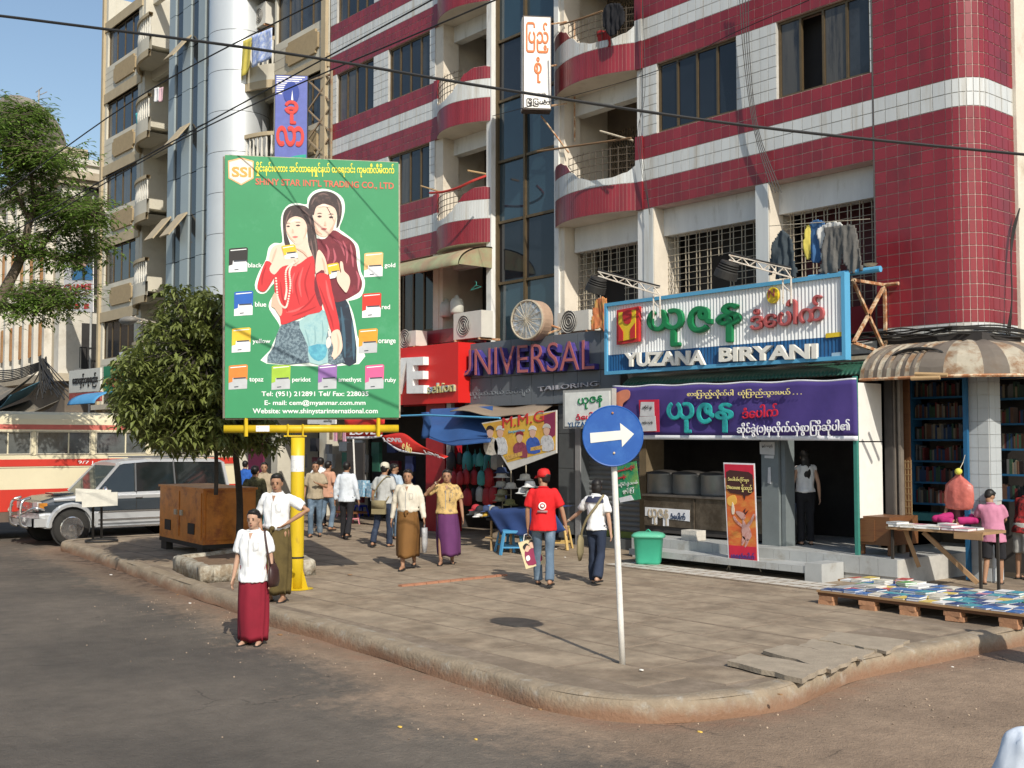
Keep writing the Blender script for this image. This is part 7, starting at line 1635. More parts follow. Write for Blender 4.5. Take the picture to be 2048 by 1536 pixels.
# pink plastic bag and ball
pkm = mat('plastic_pink', (.68,.20,.16), .3, var=.15, scale=9, trans=.3, bump=.01, bscale=18); p = fy(1918, 985, 15.55)
mb = MB(); rs = []
for z, r in ((.0,.15),(.02,.19),(.1,.2),(.22,.21),(.34,.2),(.42,.12),(.48,.045),(.52,.03),(.56,.06)):
    rs.append([Vector((p.x + r*math.cos(a*math.pi/10)*(1+.13*math.sin(a*1.3+z*7)+.06*math.sin(a*3.1+z*19)), 15.55 + r*.42*math.sin(a*math.pi/10)*(1+.25*math.sin(a*2.2+z*5)), p.z-.24+z+.012*math.sin(a*2.6))) for a in range(20)])
mb.rings(rs); tag(mb.build('plastic_bag', pkm, None, True), 'pink plastic carrier bag hanging beside the tiled pillar', 'bag')
mb = MB(); q = fy(1917, 943, 15.5); mb.ell(q, (.052,.052,.05), 14, 10); tag(mb.build('ball', mat('ball_yellow', (.62,.58,.08), .5), None, True), 'small yellow ball tied above the pink plastic bag', 'ball')
tag(MB().tube([fy(1917,943,15.5), fy(1926,925,15.6), fy(1930,910,16.2)], .006, 4).build('string', steel), 'string tying the pink bag and yellow ball to the post', 'string')
# dustbin
bn_ = mat('bin_green', (.06,.46,.29), .45, var=.08, scale=3, trans=.15); p = gz(1281, 1129, .2)
bt = thing('dustbin', 'pale green plastic dustbin with a lid on the tiled strip', 'dustbin', (p.x, p.y, .2))
def rsq(r, z, ry=None, k=4.5): return [Vector((p.x, p.y+.2, z)) + Vector(((abs(math.cos(t))**(2/k))*math.copysign(1,math.cos(t))*r, (abs(math.sin(t))**(2/k))*math.copysign(1,math.sin(t))*(ry or r*.8), 0)) for t in [2*math.pi*(a+.5)/28 for a in range(28)]]
def rot_(rs, an=math.radians(38)): c = Vector((p.x, p.y+.2, 0)); M = Matrix.Rotation(an, 3, 'Z'); return [[c + M @ (v-c) for v in r] for r in rs]
mb = MB(); mb.rings(rot_([rsq(.20,.2), rsq(.215,.24), rsq(.25,.66), rsq(.262,.665)])); mb.build('bin_body', bn_, bt, True)
mb = MB(); mb.rings(rot_([rsq(.285,.655), rsq(.285,.69), rsq(.25,.72), rsq(.18,.74), rsq(.03,.745)])); mb.build('lid', mat('bin_lid', (.10,.42,.27), .5, var=.1), bt, True)
mb = MB(); mb.tube(spl([p+Vector((-.06,.2,.54)), p+Vector((0,.2,.58)), p+Vector((.06,.2,.54))],4), .012, 5); mb.build('lid_handle', bn_, bt)
# ---- hat stall, tarps, banners
tp = mat('tarp_blue', (.028,.085,.24), .7, var=.15, scale=2, bump=.01, bscale=6); tpt = mat('tarp_tan', (.27,.21,.15), .85, var=.15, scale=2)
C = [fy(860,818,14.9), fy(985,812,14.9), fy(975,888,13.6), fy(848,868,13.6)]
mb = MB(); mb.grid(lambda u, v: C[0].lerp(C[1],u).lerp(C[3].lerp(C[2],u),v) + Vector((0, .1*math.sin(u*7)*v, -.16*math.sin(math.pi*u)*v*v + .05*math.sin(v*11+u*4)*v)), 24, 16, thick=(0,.012,0)); tag(mb.build('blue_tarpaulin', tp, None, True), 'sagging dark blue tarpaulin over the hat stall', 'tarpaulin')
C2 = [fy(842,825,13.6), fy(858,824,13.6), fy(862,872,13.6), fy(846,878,13.6)]
mb = MB(); mb.grid(lambda u, v: C2[0].lerp(C2[1],u).lerp(C2[3].lerp(C2[2],u),v) + Vector((0,.04*math.sin(v*5+u*6),0)), 6, 8, thick=(0,.012,0)); tag(mb.build('tarpaulin_flap', tp, None, True), 'knotted blue tarpaulin end hanging from the blue pole', 'tarpaulin')
C3 = [fy(930,811,15.6), fy(1105,812,15.6), fy(1068,834,13.9), fy(900,822,13.9)]
mb = MB(); mb.grid(lambda u, v: C3[0].lerp(C3[1],u).lerp(C3[3].lerp(C3[2],u),v) + Vector((0,0,.04*math.sin(u*9))), 12, 4, thick=(0,0,-.02)); tag(mb.build('tan_tarpaulin', tpt, None, True), 'dusty tan tarpaulin roof above the advertising banner', 'tarpaulin')
mb = MB(); mb.tube([fy(690,836,13.4), fy(850,830,13.5), fy(1000,836,13.6)], .022, 6); tag(mb.build('blue_pipe', sblue), 'light blue pipe running above the red banners to the blue tarpaulin', 'pipe')
YM = 13.8
mm = thing('printed_banner', 'yellow printed banner headed M.M.G with pictures of people in caps', 'banner', tuple(fy(1040, 880, YM)))
card([(963,846),(1113,820),(1113,906),(1020,941)], YM, .02, 'banner_sheet', mat('banner_pale', (.62,.6,.55), .7), mm)
MG = lambda pxs, m, l, n=0, name='printed_shape': card(pxs, YM, .003, name, m, mm, n, l)
MG([(965,848),(1111,823),(1111,900),(1015,925)], mat('banner_yellow', (.68,.42,.06), .7, c2=(.6,.3,.05), c2s=2), .003)
MG([(1085,832),(1111,823),(1111,870),(1098,880)], mat('print_plum', (.25,.03,.08), .7), .006)
T3('M.M.G', (1006,836), (1089,820), (1006,857), YM, .006, prr, mm, bold=.0, lift=.012)
T3('Sorpianhmu', (1018,861), (1050,857), (1018,868), YM, .004, mat('print_sky', (.1,.4,.6), .7), mm, lift=.01)
for (cx, cy, cap, shirt, w2) in ((981,862,(.04,.02,.015),(.62,.58,.5),13),(1001,862,(.6,.6,.6),(.65,.66,.66),12),(1040,872,(.25,.02,.03),(.28,.06,.09),13),(1066,862,(.7,.7,.7),(.05,.12,.45),13),(1094,858,(.55,.52,.48),(.6,.6,.6),12)):
    sm = mat('print_c%02d%02d' % (int(shirt[0]*99), int(shirt[2]*99)), shirt, .7, c2=tuple(v*.6 for v in shirt), c2s=14); cm = mat('print_k%02d%02d' % (int(cap[0]*99), int(cap[2]*99)), cap, .7)
    b_ = cy+46 - (cx-981)*.02
    MG([(cx-w2,cy+22),(cx-5,cy+13),(cx+5,cy+12),(cx+w2,cy+20),(cx+w2+2,b_-(cx-960)*.02),(cx-w2+4,min(b_,910))], sm, .009, 2)
    MG([(cx-6,cy),(cx,cy-5),(cx+6,cy),(cx+5,cy+9),(cx,cy+14),(cx-5,cy+9)], MATS['print_skin_shade'], .012, 2, 'printed_face')
    MG([(cx-8,cy-1),(cx-5,cy-9),(cx+1,cy-11),(cx+7,cy-7),(cx+8,cy-1),(cx,cy-4)], cm, .015, 2)
MG([(1012,912),(1045,903),(1045,911),(1014,921)], mat('print_gold', (.65,.4,.1), .7, c2=(.3,.15,.05), c2s=30), .011); MG([(1062,895),(1085,890),(1085,898),(1062,902)], MATS['print_gold'], .011)
rdb = mat('banner_scarlet', (.60,.03,.02), .65, var=.08)
def ribbon(name, label, top, bot, Y, m, txts, hem=.12):
    t = thing(name, label, 'banner', tuple(fy(top[0][0], top[0][1], Y))); T_ = spl([Vector((x,y,0)) for x,y in top], 6); B_ = spl([Vector((x,y,0)) for x,y in bot], 6); n = min(len(T_), len(B_))-1
    def f_(u, v):
        i = min(int(u*n), n-1); q = u*n-i; a = T_[i].lerp(T_[i+1], q); b = B_[i].lerp(B_[i+1], q); p = a.lerp(b, v); return fy(p.x, p.y, Y) + Vector((0, .05*math.sin(u*8+v*2), 0))
    mb = MB(); mb.grid(lambda u, v: f_(u, v*(1-hem)), n, 4, thick=(0,.012,0)); mb.build('banner_sheet', m, t, True)
    mb = MB(); mb.grid(lambda u, v: f_(u, 1-hem+v*hem), n, 1, thick=(0,.012,0)); mb.build('banner_hem', wht, t, True)
    for s, u0, u1, v0, v1, mm_, b_ in txts: text(s, f_(u0,v0)-Vector((0,.07,0)), f_(u1,v0)-Vector((0,.07,0)), f_(u0,v1)-Vector((0,.07,0)), .006, mm_, t, bold=b_)
    return t
ribbon('red_banner', 'drooping scarlet banner with white LOVE lettering behind the walking men', [(762,872),(800,866),(835,884),(865,902),(892,913)], [(768,884),(800,902),(835,908),(865,911),(890,917)], 13.3, rdb, [('LOVE', .03, .28, .25, .8, whl, .04), ('e hio', .34, .5, .3, .75, ylw, .01), ('LOVE', .66, .88, .3, .75, whl, .03)])
ribbon('red_banner', 'flat scarlet banner stretched over the goods stall under the billboard', [(688,838),(730,836),(765,838)], [(688,878),(730,878),(765,874)], 13.5, rdb, [('LOVE', .2, .85, .55, .8, whl, .04)])
# hats, caps, bags
hatc = [mat('hat_'+n, c, .85, var=.15, scale=15) for n, c in (('khaki',(.25,.24,.15)),('grey',(.3,.3,.27)),('pale',(.5,.48,.42)),('white',(.65,.65,.63)),('navy',(.03,.05,.12)),('olive',(.16,.15,.06)),('blue',(.12,.25,.5)),('yellow',(.55,.35,.05)),('black',(.02,.02,.025)),('red',(.4,.03,.04)))]
def bhat(p, m, lb, s=1):
    mb = MB(); mb.lathe([(.16*s,-.01),(.165*s,-.02),(.105*s,.01),(.1*s,.05),(.09*s,.085),(.05*s,.1),(.0,.1)], p, 16); tag(mb.build('bucket_hat', m, None, True), lb, 'hat', 'hats on the stall rack')
def capo(p, m, lb, rz=0):
    t = thing('cap', lb, 'cap', tuple(p), 'caps on the stall table'); mb = MB(); M = Matrix.Rotation(rz, 3, 'Z'); p = Vector(p)
    mb.rings([[p + M @ Vector((.09*c_*math.cos(a*math.pi/8), .1*c_*math.sin(a*math.pi/8), z)) for a in range(16)] for c_, z in ((1,0),(1.0,.04),(.85,.08),(.5,.11),(.05,.12))]); mb.build('crown', m, t, True)
    mb = MB(); mb.grid(lambda u, v: p + M @ Vector(((u-.5)*.16, .09*math.sqrt(max(0,1-(2*u-1)**2*.5))+.075*v*math.sin(u*math.pi)**.5, .01-.02*v)), 6, 3, thick=(0,0,.006)); mb.build('peak', m, t)
YH = 14.3; HN = {}
for px, py, k, l in ((1003,944,4,'navy'),(1003,953,3,'white'),(1002,972,1,'grey'),(1022,975,2,'pale'),(1005,988,0,'khaki'),(1001,1000,0,'khaki'),(1020,1008,5,'olive'),(1050,958,2,'pale'),(1060,972,3,'white'),(1047,985,3,'white'),(1062,990,1,'grey')):
    bhat(fy(px, py, YH - (.2 if px > 1030 else 0)), hatc[k], f'{l} bucket hat on the {["left","centre","right"][(px > 1012) + (px > 1030)]} part of the hat rack, hanging {ORD[HN.setdefault(px//30, []).append(1) or len(HN[px//30])-1]} from top')
rk = thing('hat_rack', 'thin metal rack holding the stacked hats behind the man in red', 'rack', tuple(gz(1010, 1085)))
for px in (1005, 1022, 1052): a = fy(px, 930, YH+.05); MB().tube([Vector((a.x, a.y, .18)), a], .012, 5).build('rack_pole', steel, rk)
# stall table
tw = thing('stall_table', 'low bamboo table of the cap stall covered with a dark cloth', 'table', tuple(gz(980, 1105)))
pa = gz(945, 1104); pb2 = gz(1105, 1100); z_t = .18+.62
X0, X1 = pa.x, pb2.x; Yt = 13.75
MB().box((X0-.1, Yt, z_t-.04), (X1, Yt+.9, z_t)).build('table_top', gd, tw)
for x in (X0, X0+.25, X1-.1):
    MB().tube([(x, Yt+.05, .18), (x, Yt+.05, z_t-.04)], .025, 6).build('leg', MATS['bamboo_tan'], tw)
MB().tube([(X0-.15, Yt+.03, .42), (X0+.35, Yt+.03, .42)], .02, 6).build('rail', MATS['bamboo_tan'], tw)
for i, (px, py, k, l) in enumerate(((958,1048,3,'white'),(968,1044,7,'yellow'),(976,1050,6,'light blue'),(948,1052,1,'grey'),(960,1028,8,'black'),(972,1026,4,'navy'),(985,1028,1,'grey'),(980,1020,6,'light blue'),(990,1040,4,'navy'),(996,1032,8,'black'),(952,1038,9,'red'))):
    p = fy(px, py, Yt+.15+.1*(i % 4)); capo((p.x, p.y, z_t + .01 + (.0 if i < 4 else .1)), hatc[k], f'{l} cap on the stall table, {ORD[i if i < 4 else i-4]} one laid in the {"front" if i < 4 else "rear"} of the pile', R.uniform(2,4.2))
C4b = [fy(1000,1018,Yt+.3), fy(1128,1010,Yt+.3), fy(1130,1062,Yt-.12), fy(1003,1072,Yt-.12)]
mb = MB()
def tcl(u, v):
    t_ = C4b[0].lerp(C4b[1], u); f_ = C4b[3].lerp(C4b[2], u); zt2_ = t_.z
    if v < .45: return Vector((t_.x, Yt+.55-.6*v/.45, zt2_ - .06*v + .02*math.sin(u*11)))
    k = (v-.45)/.55; return Vector((t_.x*(1-k)+f_.x*k, Yt-.05-.06*k+.035*math.sin(u*19)*k, zt2_*(1-k)+(f_.z+.03*math.sin(u*13))*k))
mb.grid(tcl, 36, 14, thick=(0,.008,0)); tag(mb.build('blue_cloth', mat('cloth_navy', (.025,.055,.17), .85, var=.12), None, True), 'dark blue cloth spread over the stall goods beside the man in red', 'cloth')
# stools
def stool(m, h=.45, w_=.19):
    t = thing('plastic_stool', 'x', 'stool', (0,0,0), 'plastic stools'); mb = MB()
    mb.rings([[Vector((sx*q, sy*q, z)) for sx, sy in ((-1,-1),(-.5,-1.05),(.5,-1.05),(1,-1),(1.05,-.5),(1.05,.5),(1,1),(.5,1.05),(-.5,1.05),(-1,1),(-1.05,.5),(-1.05,-.5))] for q, z in ((w_*.9,h-.05),(w_*.92,h-.01),(w_*.85,h))]); mb.build('seat', m, t)
    for sx, sy in ((-1,-1),(1,-1),(1,1),(-1,1)): MB().beam((sx*w_*.8, sy*w_*.8, h-.05), (sx*w_*1.15, sy*w_*1.15, 0), .05, .035).build('leg', m, t)
    mb = MB()
    for a, b in (((-1,-1),(1,-1)),((1,-1),(1,1)),((1,1),(-1,1)),((-1,1),(-1,-1))): mb.beam((a[0]*w_*1.05, a[1]*w_*1.05, .14), (b[0]*w_*1.05, b[1]*w_*1.05, .14), .02, .03)
    mb.build('stretcher', m, t); return t
sb_ = stool(mat('stool_blue', (.07,.27,.48), .45)); sb_.location = gz(1024, 1108); sb_.rotation_euler = (0,0,.9); sb_['label'] = 'light blue plastic stool below the dark blue cloth on the stall'
c = copy_tree(sb_, gz(1001, 1104)+Vector((0,.25,0)), .3, 'light blue plastic stool half hidden behind the front blue one'); 
sy_ = stool(mat('stool_tan', (.55,.38,.14), .5)); sy_.location = gz(1118, 1098); sy_.rotation_euler = (0,0,.6); sy_['label'] = 'tan stool between the man in red and the grey shutter'
sp1 = stool(mat('stool_pink', (.65,.25,.3), .5), .32, .14); sp1.location = gz(690, 1034)+Vector((0,0,0)); sp1['label'] = 'small pink stool under the goods stall'
sp2 = stool(mat('stool_royal', (.03,.06,.5), .5), .32, .14); sp2.location = gz(722, 1033); sp2['label'] = 'royal blue stool under the goods stall'
sp3 = stool(MATS['stool_pink'], .32, .14); sp3.location = gz(702, 1048); sp3['label'] = 'pink stool left of the royal blue one beneath the stall'
# hanging bags in the gloom
bgc = [mat('bag_'+n, c, .6, var=.2) for n, c in (('teal',(.05,.3,.32)),('red',(.35,.02,.03)),('black',(.02,.02,.025)),('grey',(.2,.2,.2)),('maroon',(.12,.02,.03)),('green',(.03,.12,.08)),('silver',(.4,.42,.42)),('navy',(.02,.03,.1)))]
def hbag(px, py, Y, m, s, label, grp):
    p = fy(px, py, Y); mb = MB(); w_, h = .13*s, .34*s
    mb.rings([[p + Vector((w_*c_*math.cos(a*math.pi/6), .06*s*c_*math.sin(a*math.pi/6), z)) for a in range(12)] for c_, z in ((.5,-h),(.95,-h*.9),(1,-h*.5),(.8,-h*.15),(.3,0))]); mb.tube([p+Vector((-.03*s,0,0)), p+Vector((0,0,.12*s)), p+Vector((.03*s,0,0))], .008, 4); tag(mb.build('hanging_bag', m, None, True), label, 'bag', grp)
for i in range(26):
    px = 905 + (i % 9)*14 + R.uniform(-3,3); py = 905 + (i//9)*34 + R.uniform(-4,4); k = R.randrange(8)
    if i in (3,4): k = 0
    if i in (10,11,19,20): k = 1
    hbag(px, py, 15.3+R.uniform(0,.4), bgc[k], R.uniform(.8,1.3), f'{bgc[k].name[4:]} bag, {ORD[i % 9]} from the left in the {["top","middle","bottom"][i//9]} hanging row of the dim stall', 'bags hanging in the dim stall')
# red pillar, grey pole, shelves of goods
MB_ = MB().box((X_(852,15.7), 15.7, .18), (X_(890,15.7), 16.2, 3.25)); tag(MB_.build('red_pillar', mat('pillar_red', (.32,.012,.02), .45, var=.15)), 'glossy dark red pillar behind the man shading his eyes', 'pillar')
tag(MB().box((X_(893,15.6), 15.6, .18), (X_(902,15.6), 15.7, 3.2)).build('grey_post', MATS['pale_metal']), 'thin grey metal post right of the dark red pillar', 'post')
gsb = thing('goods_stall', 'small stall of packaged goods with a white pole under the flat red banner', 'stall', tuple(gz(720, 1050)))
a = gz(655, 1046); b = gz(776, 1046); zt3 = .18+.68
MB().box((a.x, a.y, zt3), (b.x, a.y+.7, zt3+.05)).build('table_top', wdl, gsb); MB().box((a.x+.05, a.y+.1, .45), (b.x-.05, a.y+.6, .5)).build('lower_shelf', wd, gsb)
for x in (a.x+.03, b.x-.08): MB().box((x, a.y+.05, .18), (x+.05, a.y+.1, zt3)).build('leg', wd, gsb)
p = fy(708, 1000, a.y-.03); MB().tube([(p.x, a.y+.02, zt3), (p.x-.15, a.y, 2.9)], .022, 6).build('pole', pw, gsb)
MB().box((a.x+.1, a.y+.5, zt3+.05), (b.x-.1, a.y+.55, zt3+1.4)).build('back_board', gf, gsb)
pk = [mat('pack_'+n, c, .5, c2=c2_, c2s=16, c2t=.55) for n, c, c2_ in (('blue',(.2,.4,.55),(.7,.75,.78)),('white',(.7,.7,.7),(.6,.1,.1)),('pink',(.65,.3,.4),(.7,.6,.62)),('brown',(.25,.18,.1),(.1,.07,.04)))]
for i, (px, py, k, w_, h) in enumerate(((722,980,0,.34,.4),(742,982,0,.26,.34),(700,985,1,.2,.28),(668,985,3,.3,.2),(760,990,3,.25,.15),(684,992,1,.16,.2))):
    p = fy(px, py, a.y+.15); tag(MB().box((p.x-w_/2, a.y+.1, zt3+.051), (p.x+w_/2, a.y+.3, zt3+.051+h)).build('packet', pk[k]), f'{["tall blue printed packet nearest the pole","blue printed packet to the right of the tall one","white packet left of the stall pole","low brown packet at the left of the stall","low brown packet at the right end of the stall","small white packet left on the stall"][i]}', 'packet', 'packets on the goods stall')
for i in range(4): p = fy(662+i*9, 868+3*(i % 2), 14.2); tag(MB().bx(p, (.12,.03,.28)).build('hanging_packet', pk[2] if i % 2 else pk[3]), f'{"brown" if i % 2 == 0 else "pink"} packet hanging {ORD[i]} from left under the yellow beam beside the flat red banner', 'packet', 'packets hanging under the beam')
for i in range(32):
    px = 600+(i % 8)*31+R.uniform(-6,6); py = 895+(i//8)*32+R.uniform(-6,6); k = R.choice([2,3,4,7,5,6]); Y = 16.0+R.uniform(0,.8); p = fy(px, py, Y); 
    tag(MB().bx(p, (R.uniform(.2,.5), .1, R.uniform(.15,.5))).build('dim_goods', bgc[k]), f'{bgc[k].name[4:]} goods, {ORD[i % 8]} from left on the {ORD[i//8]} level from the top behind the stall', 'goods', 'goods in the gloom behind the goods stall')
# ground floor of the cream block and left shops
cg = thing('shop_unit', 'shaded shop fronts beneath the cream block behind the leafy tree', 'shop', (-36, 17, .18))
MB().box((BX0+.3, 18.0, .18), (BX1, 18.2, 3.55)).build('back_wall', gf, cg)
for i in range(7): x = BX0+.3+(BX1-BX0-.6)*i/6; MB().box((x-.2, 16.6, .18), (x+.2, 18.0, 3.55)).build('pier', crm, cg)
tag(MB().box((X_(497,15.7), 15.7, .9), (X_(527,15.7), 15.75, 2.35)).build('maroon_banner', mat('banner_maroon', (.14,.015,.05), .7)), 'dark maroon banner hanging left of the yellow pole', 'banner')
tag(MB().box((BX1+.02, 15.5, 3.0), (X_(800,15.5), 15.6, 3.9)).build('dark_fascia', gf), 'dark shop fascia behind the foot of the billboard', 'fascia')
# litter bin of rope lines
# ================================================================ PEOPLE
SK = mat('skin', (.34,.185,.11), .6, var=.08, scale=5); SK2 = mat('skin_pale', (.46,.28,.19), .6, var=.08, scale=5); HR = mat('hair_black', (.012,.010,.009), .5, var=.3, scale=20)
TS = bpy.data.scenes.new('workshop')
def remesh(mb, name, m, vox, parent, amp=0, sm=2, fs=11, label=None):
    me = mb.mesh(name, m); o = bpy.data.objects.new('work', me); TS.collection.objects.link(o)
    md = o.modifiers.new('r', 'REMESH'); md.mode = 'VOXEL'; md.voxel_size = vox; md.use_smooth_shade = True
    s = o.modifiers.new('s', 'SMOOTH'); s.factor = .5; s.iterations = sm
    TS.view_layers[0].update(); dg = TS.view_layers[0].depsgraph; ev = o.evaluated_get(dg); m2 = bpy.data.meshes.new_from_object(ev); m2.name = name
    bpy.data.objects.remove(o)
    if amp:
        for v in m2.vertices:
            c = v.co; k = noise.noise(Vector((c.x*fs, c.y*fs, c.z*fs*.55)))*amp + noise.noise(Vector((c.x*fs*2.5+5, c.y*fs*2.5, c.z*fs*1.1)))*amp*.5; v.co = c + v.normal*k
    if not m2.materials: m2.materials.append(m)
    m2.polygons.foreach_set('use_smooth', [True]*len(m2.polygons)); o2 = bpy.data.objects.new(name, m2); COL.objects.link(o2); o2.parent = parent
    if label: o2['label'] = label
    return o2
def seg(mb, pts, rs, n=10):
    mb.tube(pts, rs, n)
    for p, r in zip(pts, rs): mb.ell(p, (r*.98,)*3, 10, 6)
def limbpt(a, L, d): return Vector(a) + Vector(d).normalized()*L
def person(px, py, phi, H, label, top, bottom, lh=.10, front=None, arms=None, legs=None, skin=SK, hair='short', topm=None, botm=None, sleeve='short', bot='longyi', lean=(0,0), head=(0,0), hat=None, w=1.0, hem=None, foot_z=.18, tuck=False, gz_=None, amp=.021, shoe='flip', sway=0, loc=None, group=None):
    """local frame: +y faces forward, +x is the person's right-hand side seen from behind"""
    S = H/1.7; VX = 1.0 if ((loc if loc is not None else gz(px,py,foot_z))-CAMP).length < 18 else 1.3; g = loc if loc is not None else gz(px, py, foot_z)
    d = -FH*math.cos(math.radians(phi)) + RT*math.sin(math.radians(phi)); rz = math.atan2(-d.x, d.y)
    t = thing('person', label, 'person', (0,0,0), group)
    lx, ly = lean; W = w
    V = lambda x, y, z: Vector((x + lx*max(0,z-.9) , y + ly*max(0,z-.9), z))
    neck = V(0, -.01, 1.42); chest = V(0, 0, 1.24); hc = V(0, .02, 1.540)
    sh = {1: V(.162*W, -.01, 1.352), -1: V(-.162*W, -.01, 1.352)}
    arms = arms or {}
    A = {}
    for s in (1, -1):
        e, wr_ = arms.get(s, ((.07, -.02, -.27), (.03, .06, -.24)))
        el = sh[s] + Vector((e[0]*s, e[1], e[2])); wt = el + Vector((wr_[0]*s, wr_[1], wr_[2])); A[s] = (sh[s], el, wt)
    legs = legs or {}
    Lg = {}
    for s in (1, -1):
        k, a = legs.get(s, ((.0, .02, -.43), (0, -.02, -.40)))
        hp = Vector((.09*s*W, 0, .90)); kn = hp + Vector((k[0]*s, k[1], k[2])); an = kn + Vector((a[0]*s, a[1], a[2])); Lg[s] = (hp, kn, an)
    body = MB()
    # torso
    body.loft([(V(0,0,.84),.12*W,.09),(V(0,0,.92),.15*W,.105),(V(0,.01,1.04),.135*W,.095),(V(0,.01,1.18),.15*W,.105),(V(0,0,1.30),.155*W,.10),(V(0,-.01,1.385),.11*W,.075),(V(0,-.01,1.42),.06,.055)], 16)
    seg(body, [neck-Vector((0,0,.03)), hc-Vector((0,.015,.06))], [.062,.056])
    yaw = math.radians(head[1]); HM = Matrix.Rotation(yaw, 3, 'Z') @ Matrix.Rotation(-math.radians(head[0]), 3, 'X'); hp_ = lambda x, y, z: hc + HM @ Vector((x, y, z))
    body.ell(hp_(0,-.008,.03), (.079,.095,.093), 14, 10, HM.to_4x4()); body.ell(hp_(0,.012,-.04), (.062,.072,.077), 12, 8, HM.to_4x4()); body.ell(hp_(0,.05,-.085), (.028,.026,.022), 10, 6)
    body.ell(hp_(0,.088,-.012), (.011,.016,.026), 8, 6, HM.to_4x4()); body.ell(hp_(0,.095,-.025), (.016,.012,.010), 8, 6)
    for s in (1,-1): body.ell(hp_(.076*s,-.01,-.005), (.011,.02,.032), 8, 6, HM.to_4x4())
    for s in (1,-1):
        a, e, q = A[s]; seg(body, [a+Vector((-.01*s,0,-.006)), a.lerp(e,.5), e, e.lerp(q,.4), q], [.044,.040,.034,.034,.024])
        hd = (q-e).normalized(); sd = hd.cross(Vector((0,1,0)));  sd = sd.normalized() if sd.length > .1 else Vector((1,0,0)); pn = hd.cross(sd).normalized()
        c = q + hd*.05; body.bx(c, (.066,.09,.026), Matrix((pn if abs(pn.y) < 2 else pn, hd, sd)).transposed())
        for k in range(4):
            f0 = q + hd*.085 + pn*(-.026+.0175*k); L_ = (.062,.074,.07,.055)[k]; cu = sd*(-.012)*(1 if s > 0 else -1)
            seg(body, [f0, f0+hd*L_*.5+cu*.6, f0+hd*L_*.9+cu*2], [.0088,.0082,.0075], 6)
        t0_ = q + hd*.03 - pn*.03; seg(body, [t0_, t0_+hd*.03-pn*.02, t0_+hd*.055-pn*.024], [.011,.0095,.0085], 6)
    for s in (1,-1):
        h_, k, a = Lg[s]; seg(body, [h_, h_.lerp(k,.5), k, k.lerp(a,.35), a], [.085,.068,.05,.052,.034])
        toe = Vector((0,1,0)); tz = .0 if a.z < .14 else -.5*(a.z-.08)
        fd = Vector((.12*s, 1, tz*3)).normalized(); a0 = a - Vector((0,0,.035))
        seg(body, [a0 - fd*.035, a0+fd*.04, a0+fd*.11-Vector((0,0,.012)), a0+fd*.155-Vector((0,0,.018))], [.034,.034,.03,.022])
    ob_ = remesh(body, 'body', skin, VX*.0105, t, sm=2)
    # face
    for s in (1,-1):
        mb = MB(); mb.ell(hp_(.029*s,.0815,.008), (.0095,.008,.0045), 8, 5, HM.to_4x4()); o = mb.build('eye', mat('eye_dark', (.02,.014,.012), .3), t)
        mb = MB(); mb.bx(hp_(.030*s,.086,.026), (.028,.006,.005), HM.to_4x4()); mb.build('eyebrow', HR, t)
    mb = MB(); mb.ell(hp_(0,.086,-.058), (.020,.007,.006), 10, 5, HM.to_4x4()); mb.build('lips', mat('lips', (.26,.09,.07), .5), t, True)
    hb_ = MB()
    hb_.ell(hp_(0,-.022,.047), (.087,.096,.09), 16, 10, HM.to_4x4()); hb_.ell(hp_(0,.04,.098), (.06,.04,.03), 12, 6, HM.to_4x4())
    if hair == 'short': hb_.ell(hp_(0,-.05,.0), (.072,.055,.06), 12, 8, HM.to_4x4())
    if hair == 'bun': hb_.ell(hp_(0,-.06,-.0), (.07,.05,.07), 12, 8); hb_.ell(hp_(0,-.115,.0), (.04,.035,.045), 10, 6)
    if hair == 'bob': hb_.ell(hp_(0,-.045,-.02), (.088,.07,.10), 14, 8); hb_.ell(hp_(0,-.04,-.07), (.08,.06,.05), 12, 6)
    if hair == 'long': hb_.loft([(hp_(0,-.06,-.40)+Vector((0,-.05,0)),.05,.02),(hp_(0,-.065,-.3)+Vector((0,-.05,0)),.09,.03),(hp_(0,-.07,-.15)+Vector((0,-.02,0)),.09,.035),(hp_(0,-.045,.0),.085,.06)], 12)
    if hair == 'wild': hb_.ell(hp_(0,-.03,.0), (.09,.08,.1), 14, 8)
    remesh(hb_, 'hair', HR, VX*.013, t, amp=.004, sm=1, fs=40)
    if hat:
        hm_ = hat; mb = MB(); mb.rings([[hp_(.092*c_*math.cos(a*math.pi/9), -.01+.102*c_*math.sin(a*math.pi/9), z) for a in range(18)] for c_, z in ((1,.03),(1.01,.07),(.93,.115),(.7,.145),(.3,.158),(.03,.16))]); ct_ = mb.build('cap', hm_, t, True)
        mb = MB(); mb.grid(lambda u, v: hp_((u-.5)*.15, .085+.075*v*math.sin(u*math.pi)**.5, .048-.025*v), 8, 3, thick=(0,0,.006)); link('cap_peak', mb.mesh('cap_peak', hm_), ct_)
    # upper garment
    sh_ = MB(); I = .014; zb_ = .80 if not tuck else .92; hz = hem or zb_
    secs = [(V(0,0,hz),(.178 if not tuck else .140)*W+I,(.138 if not tuck else .10)+I),(V(0,0,hz+.05),(.17 if not tuck else .168)*W+I,(.13 if not tuck else .125)+I),(V(0,.0,.96),.155*W+I,.112+I),(V(0,.01,1.08),.146*W+I,.108+I),(V(0,.01,1.20),.158*W+I,.115+I),(V(0,0,1.31),.163*W+I,.108+I),(V(0,-.01,1.38),.135*W+I,.085+I),(V(0,-.01,1.415),.066+I,.062)]
    sh_.loft(secs, 18)
